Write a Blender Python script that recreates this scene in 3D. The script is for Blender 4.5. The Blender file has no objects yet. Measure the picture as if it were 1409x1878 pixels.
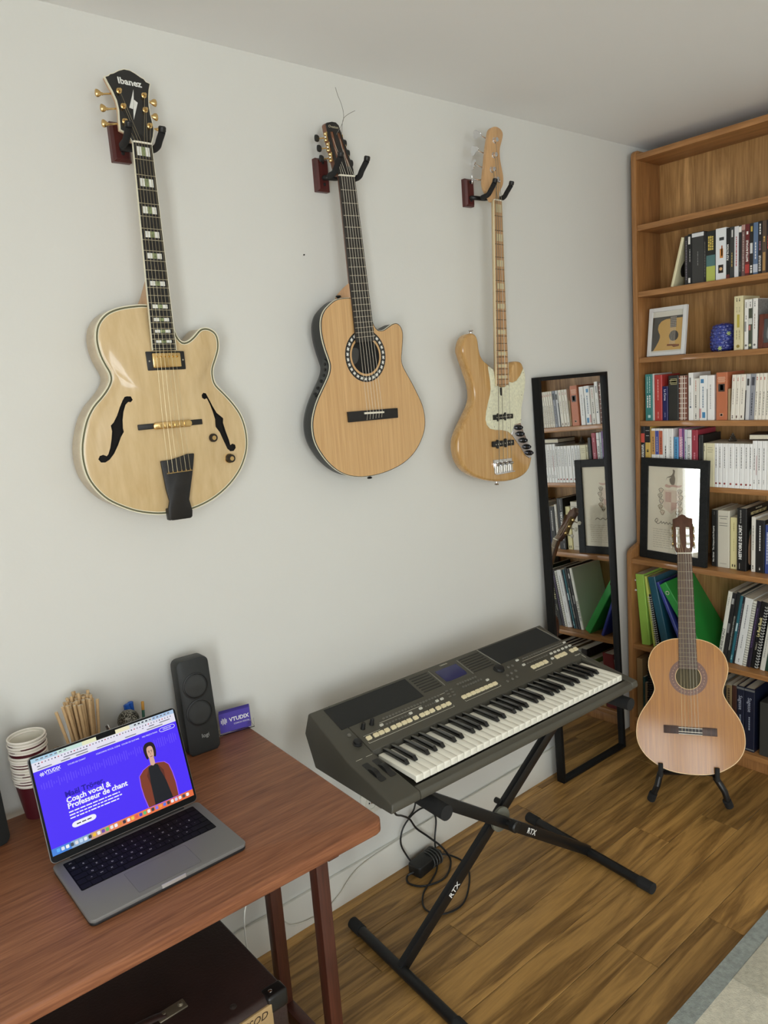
import bpy, bmesh, math, random
from mathutils import Vector, Matrix
random.seed(7)
S = bpy.context.scene
COL = S.collection
PI = math.pi
R = math.radians
# ---------------------------------------------------------------- camera
cam = bpy.data.cameras.new('camera'); cam_o = bpy.data.objects.new('camera', cam); COL.objects.link(cam_o)
cam.sensor_fit = 'HORIZONTAL'; cam.sensor_width = 36.0
cam.lens = 36.0 * 1375.0 / 1409.0
cam.clip_start = 0.02
def cam_matrix(loc, yaw, pitch, roll):
    d = Vector((math.sin(yaw) * math.cos(pitch), math.cos(yaw) * math.cos(pitch), math.sin(pitch)))
    r = Vector((math.cos(yaw), -math.sin(yaw), 0)); u = r.cross(d)
    r2 = math.cos(roll) * r + math.sin(roll) * u
    u2 = -math.sin(roll) * r + math.cos(roll) * u
    m = Matrix((r2, u2, -d)).transposed().to_4x4(); m.translation = loc
    return m
cam_o.matrix_world = cam_matrix(Vector((0, -1.81, 1.64)), R(39.4), R(-10.0), R(-4.3))
S.camera = cam_o
# ---------------------------------------------------------------- world, light, exposure
S.view_settings.view_transform = 'Standard'; S.view_settings.look = 'None'
S.view_settings.gamma = 1.0; S.view_settings.use_curve_mapping = False
S.view_settings.exposure = 0.0
W = bpy.data.worlds.new('sky'); S.world = W; W.use_nodes = True
W.node_tree.nodes['Background'].inputs[0].default_value = (0.80, 0.90, 1.0, 1)
W.node_tree.nodes['Background'].inputs[1].default_value = 3.0
def area(name, loc, rot, sx, sy, power, color):
    l = bpy.data.lights.new(name, 'AREA'); l.shape = 'RECTANGLE'; l.size = sx; l.size_y = sy
    l.energy = power; l.color = color
    o = bpy.data.objects.new(name, l); COL.objects.link(o); o.location = loc; o.rotation_euler = rot
    return o
# daylight by the left window; the one behind the viewer is added as fill
XL, YF, XR, H = -1.75, -4.6, 3.09, 2.5
W1 = (-3.80, -2.74, 0.06, 2.27)       # y0,y1,z0,z1 of the french window in the left wall
W2 = (-1.10, 0.60, 0.60, 2.25)         # x0,x1,z0,z1 of the added fill window in the front wall
area('daylight_left', (XL - 0.02, (W1[0] + W1[1]) / 2, (W1[2] + W1[3]) / 2), (0, R(-90), 0), W1[3] - W1[2], W1[1] - W1[0], 96, (0.94, 0.99, 1.0))
area('fill_front', ((W2[0] + W2[1]) / 2, YF - 0.02, (W2[2] + W2[3]) / 2), (R(90), 0, 0), W2[1] - W2[0], W2[3] - W2[2], 32, (0.94, 0.99, 1.0))
# ---------------------------------------------------------------- materials
def lin(c):
    c = c / 255.0
    return c / 12.92 if c <= 0.04045 else ((c + 0.055) / 1.055) ** 2.4
def rgb(r, g, b, k=1.0): return (lin(r) * k, lin(g) * k, lin(b) * k, 1)
MATS = {}
def nodes(name):
    m = bpy.data.materials.new(name); m.use_nodes = True
    nt = m.node_tree; return m, nt, nt.nodes['Principled BSDF']
def mat(name, c, rough=0.5, metal=0.0, coat=0.0, spec=0.5, var=0.0, vscale=20.0, bump=0.0, bscale=200.0, ior=None):
    if name in MATS: return MATS[name]
    m, nt, p = nodes(name)
    col = rgb(*c)
    p.inputs['Base Color'].default_value = col
    p.inputs['Roughness'].default_value = rough; p.inputs['Metallic'].default_value = metal
    p.inputs['Coat Weight'].default_value = coat; p.inputs['Coat Roughness'].default_value = 0.12
    p.inputs['Specular IOR Level'].default_value = spec
    if var or bump:
        tc = nt.nodes.new('ShaderNodeTexCoord')
        if var:
            n = nt.nodes.new('ShaderNodeTexNoise'); n.inputs['Scale'].default_value = vscale; n.inputs['Detail'].default_value = 5
            nt.links.new(tc.outputs['Object'], n.inputs['Vector'])
            r = nt.nodes.new('ShaderNodeValToRGB')
            r.color_ramp.elements[0].position = 0.3; r.color_ramp.elements[1].position = 0.7
            r.color_ramp.elements[0].color = tuple(x * (1 - var) for x in col[:3]) + (1,)
            r.color_ramp.elements[1].color = tuple(min(1, x * (1 + var)) for x in col[:3]) + (1,)
            nt.links.new(n.outputs['Fac'], r.inputs['Fac']); nt.links.new(r.outputs['Color'], p.inputs['Base Color'])
        if bump:
            n = nt.nodes.new('ShaderNodeTexNoise'); n.inputs['Scale'].default_value = bscale; n.inputs['Detail'].default_value = 3
            nt.links.new(tc.outputs['Object'], n.inputs['Vector'])
            b = nt.nodes.new('ShaderNodeBump'); b.inputs['Strength'].default_value = bump; b.inputs['Distance'].default_value = 0.002
            nt.links.new(n.outputs['Fac'], b.inputs['Height']); nt.links.new(b.outputs['Normal'], p.inputs['Normal'])
    MATS[name] = m; return m
def emit(name, c, k=1.0):
    if name in MATS: return MATS[name]
    m = bpy.data.materials.new(name); m.use_nodes = True; nt = m.node_tree
    p = nt.nodes['Principled BSDF']
    p.inputs['Base Color'].default_value = (0.005, 0.005, 0.005, 1); p.inputs['Roughness'].default_value = 0.4; p.inputs['Specular IOR Level'].default_value = 0.15
    p.inputs['Emission Color'].default_value = rgb(*c); p.inputs['Emission Strength'].default_value = k
    MATS[name] = m; return m
def wood(name, dark, light, stretch=(18, 18, 1.2), scale=1.0, rough=0.45, coat=0.0, fine=0.35, rings=0.0, rand=False, ramp=(0.32, 0.68), mid=None, dist=0.6, rnd_amt=0.22, spec=0.5):
    if name in MATS: return MATS[name]
    m, nt, p = nodes(name); L = nt.links.new
    tc = nt.nodes.new('ShaderNodeTexCoord'); mp = nt.nodes.new('ShaderNodeMapping')
    mp.inputs['Scale'].default_value = [s * scale for s in stretch]
    src = tc.outputs['Object']
    oi = None
    if rand:
        oi = nt.nodes.new('ShaderNodeObjectInfo')
        mu = nt.nodes.new('ShaderNodeVectorMath'); mu.operation = 'SCALE'; mu.inputs[0].default_value = (7.3, 3.1, 5.7)
        L(oi.outputs['Random'], mu.inputs['Scale'])
        ad = nt.nodes.new('ShaderNodeVectorMath'); ad.operation = 'ADD'
        L(src, ad.inputs[0]); L(mu.outputs[0], ad.inputs[1]); src = ad.outputs[0]
    L(src, mp.inputs['Vector'])
    n = nt.nodes.new('ShaderNodeTexNoise'); n.inputs['Scale'].default_value = 1.0; n.inputs['Detail'].default_value = 6
    n.inputs['Roughness'].default_value = 0.6; n.inputs['Distortion'].default_value = dist
    L(mp.outputs[0], n.inputs['Vector'])
    fac = n.outputs['Fac']
    if rings:
        w = nt.nodes.new('ShaderNodeMath'); w.operation = 'MULTIPLY'; w.inputs[1].default_value = rings
        L(fac, w.inputs[0])
        fr = nt.nodes.new('ShaderNodeMath'); fr.operation = 'PINGPONG'; fr.inputs[1].default_value = 1.0
        L(w.outputs[0], fr.inputs[0]); 
        mx0 = nt.nodes.new('ShaderNodeMath'); mx0.operation = 'MULTIPLY_ADD'; mx0.inputs[1].default_value = 0.45
        L(fr.outputs[0], mx0.inputs[0])
        hf = nt.nodes.new('ShaderNodeMath'); hf.operation = 'MULTIPLY'; hf.inputs[1].default_value = 0.55
        L(n.outputs['Fac'], hf.inputs[0]); L(hf.outputs[0], mx0.inputs[2]); fac = mx0.outputs[0]
    n2 = nt.nodes.new('ShaderNodeTexNoise'); n2.inputs['Scale'].default_value = 6.0; n2.inputs['Detail'].default_value = 3
    L(mp.outputs[0], n2.inputs['Vector'])
    mx = nt.nodes.new('ShaderNodeMix'); mx.data_type = 'FLOAT'; mx.inputs[0].default_value = fine
    L(fac, mx.inputs[2]); L(n2.outputs['Fac'], mx.inputs[3])
    r = nt.nodes.new('ShaderNodeValToRGB'); e = r.color_ramp.elements
    e[0].position = ramp[0]; e[1].position = ramp[1]; e[0].color = rgb(*dark); e[1].color = rgb(*light)
    L(mx.outputs[0], r.inputs['Fac'])
    out = r.outputs['Color']
    if rand:
        hs = nt.nodes.new('ShaderNodeHueSaturation')
        ma = nt.nodes.new('ShaderNodeMath'); ma.operation = 'MULTIPLY_ADD'; ma.inputs[1].default_value = 2 * rnd_amt; ma.inputs[2].default_value = 1 - rnd_amt
        L(oi.outputs['Random'], ma.inputs[0]); L(ma.outputs[0], hs.inputs['Value']); L(out, hs.inputs['Color']); out = hs.outputs['Color']
    L(out, p.inputs['Base Color'])
    p.inputs['Roughness'].default_value = rough; p.inputs['Coat Weight'].default_value = coat; p.inputs['Coat Roughness'].default_value = 0.1; p.inputs['Specular IOR Level'].default_value = spec
    MATS[name] = m; return m
BLACK = mat('black_plastic', (24, 24, 23), 0.45)
MATTE_BLACK = mat('matte_black', (20, 20, 20), 0.7)
STEEL = mat('black_steel', (20, 20, 21), 0.38, spec=0.5)
CHROME = mat('chrome', (225, 225, 228), 0.12, 1.0)
GOLD = mat('gold_plate', (222, 188, 128), 0.22, 1.0)
CREAM = mat('cream_binding', (232, 226, 200), 0.35)
EBONY = mat('ebony', (24, 22, 21), 0.42, var=0.3, vscale=60)
ROSEWOOD = wood('rosewood', (44, 27, 20), (84, 56, 42), (60, 60, 4), rough=0.5)
PEARL = mat('pearl', (226, 226, 218), 0.25, var=0.12, vscale=90)
NICKEL = mat('nickel_wire', (205, 200, 185), 0.3, 1.0)
BONE = mat('bone', (236, 230, 212), 0.4)
WHITE_P = mat('white_print', (236, 235, 230), 0.6)
FOAM = mat('black_foam', (26, 26, 26), 0.85, bump=0.3, bscale=400)
# ---------------------------------------------------------------- mesh helpers
def smooth_closed(pts, per=4):
    n = len(pts); out = []
    for i in range(n):
        p0, p1, p2, p3 = [Vector(pts[(i + k) % n]) for k in (-1, 0, 1, 2)]
        for j in range(per):
            t = j / per
            out.append(0.5 * ((2 * p1) + (p2 - p0) * t + (2 * p0 - 5 * p1 + 4 * p2 - p3) * t * t + (3 * p1 - p0 - 3 * p2 + p3) * t ** 3))
    return [(v.x, v.y) for v in out]
def smooth_open(pts, per=4):
    n = len(pts); out = []
    for i in range(n - 1):
        p0, p1, p2, p3 = [Vector(pts[min(max(i + k, 0), n - 1)]) for k in (-1, 0, 1, 2)]
        for j in range(per):
            t = j / per
            out.append(0.5 * ((2 * p1) + (p2 - p0) * t + (2 * p0 - 5 * p1 + 4 * p2 - p3) * t * t + (3 * p1 - p0 - 3 * p2 + p3) * t ** 3))
    out.append(Vector(pts[-1])); return [tuple(v) for v in out]
def area2(pts): return 0.5 * sum(pts[i][0] * pts[(i + 1) % len(pts)][1] - pts[(i + 1) % len(pts)][0] * pts[i][1] for i in range(len(pts)))
def offset(pts, d):
    """move a closed outline inwards by d"""
    n = len(pts); s = 1 if area2(pts) > 0 else -1; out = []
    for i in range(n):
        a, b, c = Vector(pts[i - 1]), Vector(pts[i]), Vector(pts[(i + 1) % n])
        t1 = (b - a).normalized() if (b - a).length > 1e-9 else Vector((1, 0)); t2 = (c - b).normalized() if (c - b).length > 1e-9 else t1
        n1 = Vector((-t1.y, t1.x)) * s; n2 = Vector((-t2.y, t2.x)) * s
        nn = n1 + n2; nn = nn.normalized() if nn.length > 1e-6 else n1
        k = max(0.5, nn.dot(n1)); q = b + nn * d / k
        out.append((q.x, q.y))
    return out
def mm(pts): return [(a / 1000.0, b / 1000.0) for a, b in pts]
AX = {'xz': lambda a, b, d: (a, d, b), 'xy': lambda a, b, d: (a, b, d), 'yz': lambda a, b, d: (d, a, b)}
class MB:
    def __init__(s): s.v = []; s.f = []; s.m = []; s.cur = 0
    def add(s, vs, fs):
        k = len(s.v); s.v += [tuple(v) for v in vs]
        for f in fs: s.f.append([i + k for i in f]); s.m.append(s.cur)
        return s
    def box(s, x0, x1, y0, y1, z0, z1, M=None):
        vs = [(x, y, z) for x in (x0, x1) for y in (y0, y1) for z in (z0, z1)]
        if M: vs = [M @ Vector(v) for v in vs]
        return s.add(vs, [(0, 1, 3, 2), (4, 6, 7, 5), (0, 4, 5, 1), (2, 3, 7, 6), (0, 2, 6, 4), (1, 5, 7, 3)])
    def prism(s, pts, d0, d1, ax='xz', M=None):
        A = AX[ax] if isinstance(ax, str) else ax
        n = len(pts); vs = [A(a, b, d0) for a, b in pts] + [A(a, b, d1) for a, b in pts]
        if M: vs = [M @ Vector(v) for v in vs]
        return s.add(vs, [list(range(n))[::-1], list(range(n, 2 * n))] + [(i, (i + 1) % n, n + (i + 1) % n, n + i) for i in range(n)])
    def rings(s, loops, ax='xz', cap0=True, cap1=True):
        """loops: list of (outline, depth), same point count"""
        A = AX[ax] if isinstance(ax, str) else ax
        n = len(loops[0][0]); vs = []
        for pts, d in loops: vs += [A(a, b, d) for a, b in pts]
        fs = []
        for k in range(len(loops) - 1):
            fs += [(k * n + i, k * n + (i + 1) % n, (k + 1) * n + (i + 1) % n, (k + 1) * n + i) for i in range(n)]
        if cap0: fs.append(list(range(n))[::-1])
        if cap1: fs.append(list(range((len(loops) - 1) * n, len(loops) * n)))
        return s.add(vs, fs)
    def band(s, out, inn, d0, d1, ax='xz'):
        """flat ring with thickness between two outlines"""
        A = AX[ax] if isinstance(ax, str) else ax
        n = len(out); vs = [A(a, b, d0) for a, b in out] + [A(a, b, d0) for a, b in inn] + [A(a, b, d1) for a, b in out] + [A(a, b, d1) for a, b in inn]
        fs = []
        for i in range(n):
            j = (i + 1) % n
            fs += [(i, j, n + j, n + i), (2 * n + i, 3 * n + i, 3 * n + j, 2 * n + j), (i, 2 * n + i, 2 * n + j, j), (n + i, n + j, 3 * n + j, 3 * n + i)]
        return s.add(vs, fs)
    def tube(s, path, r, n=8, closed=False, caps=True, flat=None):
        P = [Vector(p) for p in path]; N = len(P); vs = []; fs = []
        up = Vector((0, 0, 1)); prev = None
        for i, p in enumerate(P):
            if closed: t = (P[(i + 1) % N] - P[i - 1])
            else: t = P[min(i + 1, N - 1)] - P[max(i - 1, 0)]
            t = t.normalized() if t.length > 1e-9 else Vector((0, 0, 1))
            if prev is None:
                a = t.cross(up)
                if a.length < 1e-3: a = t.cross(Vector((1, 0, 0)))
                a.normalize()
            else:
                a = prev - t * prev.dot(t)
                a = a.normalized() if a.length > 1e-6 else t.orthogonal().normalized()
            prev = a; b = t.cross(a)
            rr = r[i] if isinstance(r, (list, tuple)) else r
            rb = rr * (flat or 1.0)
            for k in range(n):
                w = 2 * PI * k / n; vs.append(p + a * math.cos(w) * rr + b * math.sin(w) * rb)
        m = N if closed else N - 1
        for i in range(m):
            for k in range(n):
                j = (i + 1) % N; fs.append((i * n + k, i * n + (k + 1) % n, j * n + (k + 1) % n, j * n + k))
        if caps and not closed:
            fs.append(list(range(n))[::-1]); fs.append([(N - 1) * n + k for k in range(n)])
        return s.add(vs, fs)
    def lathe(s, prof, n=20, M=None, cap=True):
        vs = []; fs = []
        for r, h in prof:
            for k in range(n):
                w = 2 * PI * k / n; vs.append(Vector((r * math.cos(w), r * math.sin(w), h)))
        if M: vs = [M @ v for v in vs]
        for i in range(len(prof) - 1):
            for k in range(n): fs.append((i * n + k, i * n + (k + 1) % n, (i + 1) * n + (k + 1) % n, (i + 1) * n + k))
        if cap:
            fs.append(list(range(n))[::-1]); fs.append([(len(prof) - 1) * n + k for k in range(n)])
        return s.add(vs, fs)
    def mesh(s, name, mats, bevel=0, seg=2, ang=38, smooth=True, weld=False):
        me = bpy.data.meshes.new(name); bm = bmesh.new()
        vs = [bm.verts.new(v) for v in s.v]
        for f, mi in zip(s.f, s.m):
            try:
                fc = bm.faces.new([vs[i] for i in f]); fc.material_index = mi
            except ValueError: pass
        if weld: bmesh.ops.remove_doubles(bm, verts=bm.verts, dist=1e-5)
        bmesh.ops.recalc_face_normals(bm, faces=bm.faces)
        if bevel:
            ed = [e for e in bm.edges if len(e.link_faces) == 2 and e.calc_face_angle(0) > R(30)]
            bmesh.ops.bevel(bm, geom=ed, offset=bevel, segments=seg, affect='EDGES', profile=0.5, clamp_overlap=True)
        if smooth:
            for f in bm.faces: f.smooth = True
        bm.to_mesh(me); bm.free()
        if smooth: me.set_sharp_from_angle(angle=R(ang))
        for m in (mats if isinstance(mats, (list, tuple)) else [mats]): me.materials.append(m)
        return me
    def build(s, name, mats, parent=None, **k):
        o = bpy.data.objects.new(name, s.mesh(name, mats, **k)); COL.objects.link(o)
        if parent: o.parent = parent
        return o
def tag(o, label, cat, group=None):
    o['label'] = label; o['category'] = cat
    if group: o['group'] = group
    return o
def thing(name, label, cat, loc=(0, 0, 0), rz=0.0, group=None, M=None):
    o = bpy.data.objects.new(name, None); COL.objects.link(o); o.empty_display_size = 0.05
    if M is not None: o.matrix_world = M
    else: o.location = loc; o.rotation_euler = (0, 0, rz)
    return tag(o, label, cat, group)
def struct(o): o['kind'] = 'structure'; return o
def inst(name, me, parent=None, loc=(0, 0, 0), rot=None, scale=None):
    o = bpy.data.objects.new(name, me); COL.objects.link(o)
    if parent: o.parent = parent
    o.location = loc
    if rot: o.rotation_euler = rot
    if scale: o.scale = scale
    return o
def T(x, y, z): return Matrix.Translation((x, y, z))
def RX(a): return Matrix.Rotation(a, 4, 'X')
def RY(a): return Matrix.Rotation(a, 4, 'Y')
def RZ(a): return Matrix.Rotation(a, 4, 'Z')
def text_mesh(s, size, m, depth=0.0002, align='CENTER', bold=0.0, shear=0.0, spacing=1.0):
    cu = bpy.data.curves.new('lettering', 'FONT'); cu.body = s; cu.size = size; cu.extrude = depth; cu.resolution_u = 2
    cu.align_x = align; cu.align_y = 'CENTER'; cu.offset = bold; cu.shear = shear; cu.space_character = spacing
    o = bpy.data.objects.new('lettering', cu); COL.objects.link(o)
    dg = bpy.context.evaluated_depsgraph_get(); dg.update()
    me = bpy.data.meshes.new_from_object(o.evaluated_get(dg))
    bpy.data.objects.remove(o); bpy.data.curves.remove(cu)
    me.materials.clear(); me.materials.append(m); return me
def lettering(s, size, m, parent, M, name='lettering', **k):
    o = bpy.data.objects.new(name, text_mesh(s, size, m, **k)); COL.objects.link(o); o.parent = parent
    o.matrix_local = M; return o
def cut(o, cutter_mb, m):
    """carve a pocket out of a mesh object; the pocket gets material m"""
    co = cutter_mb.build('cutter', m, None, smooth=False)
    md = o.modifiers.new('cut', 'BOOLEAN'); md.operation = 'DIFFERENCE'; md.object = co; md.solver = 'EXACT'
    md.material_mode = 'TRANSFER'
    co.matrix_world = o.matrix_world
    if o.parent: co.parent = o.parent
    dg = bpy.context.evaluated_depsgraph_get(); dg.update()
    me = bpy.data.meshes.new_from_object(o.evaluated_get(dg))
    o.modifiers.clear(); old = o.data; o.data = me; bpy.data.meshes.remove(old)
    cm = co.data; bpy.data.objects.remove(co); bpy.data.meshes.remove(cm)
    for p in me.polygons: p.use_smooth = True
    me.set_sharp_from_angle(angle=R(38))
    return o
def circle(cx, cy, r, n=32, ry=None): return [(cx + r * math.cos(2 * PI * i / n), cy + (ry or r) * math.sin(2 * PI * i / n)) for i in range(n)]
def rrect(x0, x1, y0, y1, r, k=4):
    out = []
    for cx, cy, a in ((x1 - r, y1 - r, 0), (x0 + r, y1 - r, 90), (x0 + r, y0 + r, 180), (x1 - r, y0 + r, 270)):
        for i in range(k + 1): w = R(a + 90.0 * i / k); out.append((cx + r * math.cos(w), cy + r * math.sin(w)))
    return out
# ================================================================ the room
WALL = mat('wall_paint', (218, 217, 210), 0.75, var=0.015, vscale=1.5, bump=0.12, bscale=140)
CEIL = mat('ceiling_paint', (242, 243, 242), 0.85, var=0.012, vscale=1.2)
BASE = mat('baseboard_paint', (228, 226, 216), 0.5, var=0.02, vscale=6)
SUB = mat('subfloor', (60, 45, 30), 0.9)
OAK = wood('oak_floor', (100, 69, 30), (192, 147, 82), (1.7, 22, 22), rough=0.42, fine=0.3, rings=5.0, rand=True, ramp=(0.2, 0.75), dist=1.1, rnd_amt=0.2)
struct(MB().box(XL, XR, YF, 0, -0.04, -0.012).build('floor', SUB)); FLOOR = bpy.data.objects['floor']
PW = 0.132
ends = {0: 2.0, 1: 2.6, 2: 1.365, 3: 2.176, 4: 0.9, 5: 1.65, 6: 1.925}
yy = -0.045; row = 0; bounds = [0.0]
while yy > YF: bounds.append(yy); yy -= PW
bounds.append(YF)
for i in range(len(bounds) - 1):
    y1, y0 = bounds[i], bounds[i + 1]
    e = ends.get(i - 1, random.uniform(0.2, 1.6)); xs = [XL]
    x = e - 1.5 * math.ceil((e - XL) / 1.5) + 1.5
    while x < XR - 0.05:
        if x > XL + 0.05: xs.append(x)
        x += 1.5
    xs.append(XR)
    for a, b in zip(xs[:-1], xs[1:]):
        cx, cy = (a + b) / 2, (y0 + y1) / 2; g = 0.0007
        o = MB().box(a + g - cx, b - g - cx, y0 + g - cy, y1 - g - cy, -0.012, 0).build('plank', OAK, FLOOR, bevel=0.0008, seg=1, smooth=False)
        o.location = (cx, cy, 0)
struct(MB().box(XL - 0.1, XR + 0.1, 0, 0.1, 0, H).build('wall_back', WALL))
struct(MB().box(XR, XR + 0.1, YF - 0.1, 0, 0, H).build('wall_right', WALL))
struct(MB().box(XL - 0.1, XR + 0.1, YF - 0.1, 0.1, H, H + 0.08).build('ceiling', CEIL))
m = MB(); y0, y1, z0, z1 = W1
m.box(XL - 0.1, XL, YF - 0.1, y0, 0, H).box(XL - 0.1, XL, y1, 0, 0, H).box(XL - 0.1, XL, y0, y1, 0, z0).box(XL - 0.1, XL, y0, y1, z1, H)
struct(m.build('wall_left', WALL))
m = MB(); x0, x1, z0, z1 = W2
m.box(XL, x0, YF - 0.1, YF, 0, H).box(x1, XR, YF - 0.1, YF, 0, H).box(x0, x1, YF - 0.1, YF, 0, z0).box(x0, x1, YF - 0.1, YF, z1, H)
struct(m.build('wall_front', WALL))
WF = mat('window_frame_paint', (225, 225, 222), 0.5)
def window(name, horizontal, a0, a1, z0, z1, at):
    w = struct(bpy.data.objects.new(name, None)); COL.objects.link(w)
    def bar(nm, p0, p1, q0, q1):
        if horizontal: MB().box(p0, p1, at - 0.02, at + 0.03, q0, q1).build(nm, WF, w, bevel=0.003)
        else: MB().box(at - 0.02, at + 0.03, p0, p1, q0, q1).build(nm, WF, w, bevel=0.003)
    t = 0.05
    bar('window_frame', a0, a0 + t, z0, z1); bar('window_frame', a1 - t, a1, z0, z1)
    bar('window_frame', a0 + t, a1 - t, z0, z0 + t); bar('window_frame', a0 + t, a1 - t, z1 - t, z1)
    c = (a0 + a1) / 2; bar('window_post', c - 0.04, c + 0.04, z0 + t, z1 - t)
window('window_1', False, W1[0], W1[1], W1[2], W1[3], XL)
window('fill_window', True, W2[0], W2[1], W2[2], W2[3], YF)  # unseen window added to carry the frontal fill light
def baseboard(name, pts):   # profile extruded
    return struct(pts.build(name, BASE, bevel=0.002))
baseboard('baseboard_back', MB().box(XL, 2.99, -0.012, 0, 0, 0.113))
# thin white cable clipped to the wall, wall socket
path = smooth_open([(2.2, -0.014, 0.118), (1.9, -0.015, 0.117), (1.6, -0.014, 0.118), (1.5, -0.015, 0.115), (1.40, -0.016, 0.113), (1.30, -0.017, 0.108), (1.24, -0.018, 0.095), (1.20, -0.018, 0.07), (1.165, -0.018, 0.045), (1.10, -0.018, 0.025), (1.0, -0.018, 0.04), (0.95, -0.018, 0.09), (0.88, -0.017, 0.118), (0.5, -0.016, 0.118)], 6)
tag(MB().tube(path, 0.002, 6).build('telephone_cable', mat('cable_white', (215, 212, 200), 0.5)), 'thin white cable sagging along the top of the white baseboard', 'cable')
t = thing('wall_socket', 'round white wall socket low on the wall behind the electronic keyboard', 'socket', (1.335, 0, 0.292))
MB().prism(rrect(-0.04, 0.04, -0.04, 0.04, 0.012), -0.009, 0).build('face_plate', mat('socket_plastic', (222, 220, 208), 0.4), t, bevel=0.002)
MB().band(circle(0, 0, 0.026), circle(0, 0, 0.021), -0.013, -0.009).build('rim', mat('socket_plastic', (222, 220, 208)), t)
MB().prism(circle(0, 0, 0.004, 10), -0.012, -0.009).build('ground_pin', CHROME, t)
for s in (-1, 1): MB().prism(circle(s * 0.009, 0, 0.0028, 10), -0.0098, -0.009).build('pin_hole', MATTE_BLACK, t)
t = thing('wall_nail', 'tiny dark nail head in the wall between the archtop and the bowl-back guitar', 'nail', (1.265, 0, 2.0))
MB().lathe([(0.0012, 0), (0.0012, 0.003), (0.0022, 0.003), (0.0020, 0.0042)], 10, RX(R(90))).build('nail_head', mat('nail_dark', (50, 46, 42), 0.5, 0.5), t)
# rug
RUG_B = mat('rug_border', (152, 158, 152), 0.95, var=0.18, vscale=70, bump=0.9, bscale=260)
RUG_A = mat('rug_field', (212, 206, 186), 0.95, var=0.12, vscale=70, bump=0.9, bscale=260)
RUG_C = mat('rug_grey', (190, 185, 166), 0.95, var=0.14, vscale=70, bump=0.9, bscale=260)
t = thing('rug', 'pale beige woven rug with a grey green border on the oak floor', 'rug', (1.3, -1.85, 0))
rx0, rx1, ry0, ry1 = -1.0, 1.2, -0.85, 0.9
def pile(m, x0, x1, y0, y1, z):
    nx = max(2, int((x1 - x0) / 0.02)); ny = max(2, int((y1 - y0) / 0.02)); vs = []
    for i in range(nx + 1):
        for j in range(ny + 1):
            edge = i in (0, nx) or j in (0, ny)
            vs.append((x0 + (x1 - x0) * i / nx, y0 + (y1 - y0) * j / ny, z + (0 if edge else random.uniform(-0.0012, 0.0012))))
    fs = [(i * (ny + 1) + j, (i + 1) * (ny + 1) + j, (i + 1) * (ny + 1) + j + 1, i * (ny + 1) + j + 1) for i in range(nx) for j in range(ny)]
    m.add(vs, fs)
    m.box(x0, x1, y0, y1, 0.0004, z - 0.0005)
b = 0.047
m = MB(); pile(m, rx0, rx1, ry1 - b, ry1, 0.009); pile(m, rx0, rx1, ry0, ry0 + b, 0.009); pile(m, rx0, rx0 + b, ry0 + b, ry1 - b, 0.009); pile(m, rx1 - b, rx1, ry0 + b, ry1 - b, 0.009)
m.build('border', RUG_B, t)
m = MB(); pile(m, rx0 + b, rx1 - b, ry0 + b, ry1 - b, 0.0085); m.build('field', RUG_A, t)
for k in range(9):
    for j in range(4):
        if (k + j) % 2: continue
        xa = -0.952 + 0.2325 * k; ya = ry1 - b - 0.21 * (j + 1)
        MB().box(xa, xa + 0.2325, ya, ya + 0.21, 0.0086, 0.0106).build('woven_block', RUG_C, t, bevel=0.0008, seg=1)
# ================================================================ bookcase
BW = wood('bookcase_oak', (128, 86, 46), (180, 128, 76), (26, 26, 2.0), rough=0.45, fine=0.4, coat=0.15)
BWS = wood('bookcase_oak_shelf', (134, 90, 48), (190, 136, 82), (26, 2.0, 26), rough=0.4, fine=0.4, coat=0.25)
BWB = wood('bookcase_oak_back', (150, 110, 62), (212, 165, 106), (20, 20, 1.3), rough=0.5, fine=0.35, rings=4.0, dist=0.9, coat=0.2)
YL, YE = -0.03, -0.80            # left end, right end
XU, XLO, XB = 2.88, 2.80, 3.062   # upper front, lower front, back panel
TS = 0.022
t = thing('bookcase', 'tall oak bookcase with deeper lower shelves filled with books against the right wall', 'bookcase', (XU, YL, 0))
def loc_box(n, x0, x1, y0, y1, z0, z1, m, bev=0.002): return MB().box(x0 - XU, x1 - XU, y0 - YL, y1 - YL, z0, z1).build(n, m, t, bevel=bev)
for ya in (YL, YE + TS):
    top = [(XB + 0.016 - XU, 0.0), (XLO - XU, 0.0), (XLO - XU, 0.818), (XLO - XU + 0.006, 0.832), (XLO - XU + 0.022, 0.842), (0.0, 0.858), (0.0, 2.445), (0.004, 2.458), (0.016, 2.466), (XB + 0.016 - XU, 2.466)]
    MB().prism(top, ya - YL, ya - TS - YL, 'xz').build('side_panel', BW, t, bevel=0.003)
loc_box('back_panel', XB, XB + 0.012, YE + TS, YL - TS, 0.0, 2.45, BWB, 0)
YI0, YI1 = YE + TS, YL - TS
SH = [2.178, 1.917, 1.650, 1.386, 1.122]
loc_box('top_shelf', XU + 0.002, XB, YI0, YI1, 2.427, 2.449, BWS)
for z in SH: loc_box('shelf', XU + 0.004, XB, YI0, YI1, z - TS, z, BWS)
for z in (0.802, 0.416, 0.072): loc_box('shelf', XLO + 0.004, XB, YI0, YI1, z - TS, z, BWS)
loc_box('kick_board', XLO + 0.02, XLO + 0.036, YI0, YI1, 0.0, 0.05, BW)
for z in (0.70, 0.655): MB().lathe([(0.004, 0), (0.004, 0.006), (0.002, 0.008)], 10, T(XLO + 0.03 - XU, YI1 - YL, z) @ RX(R(90))).build('shelf_peg_cap', mat('white_peg', (230, 230, 225), 0.4), t)
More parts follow.
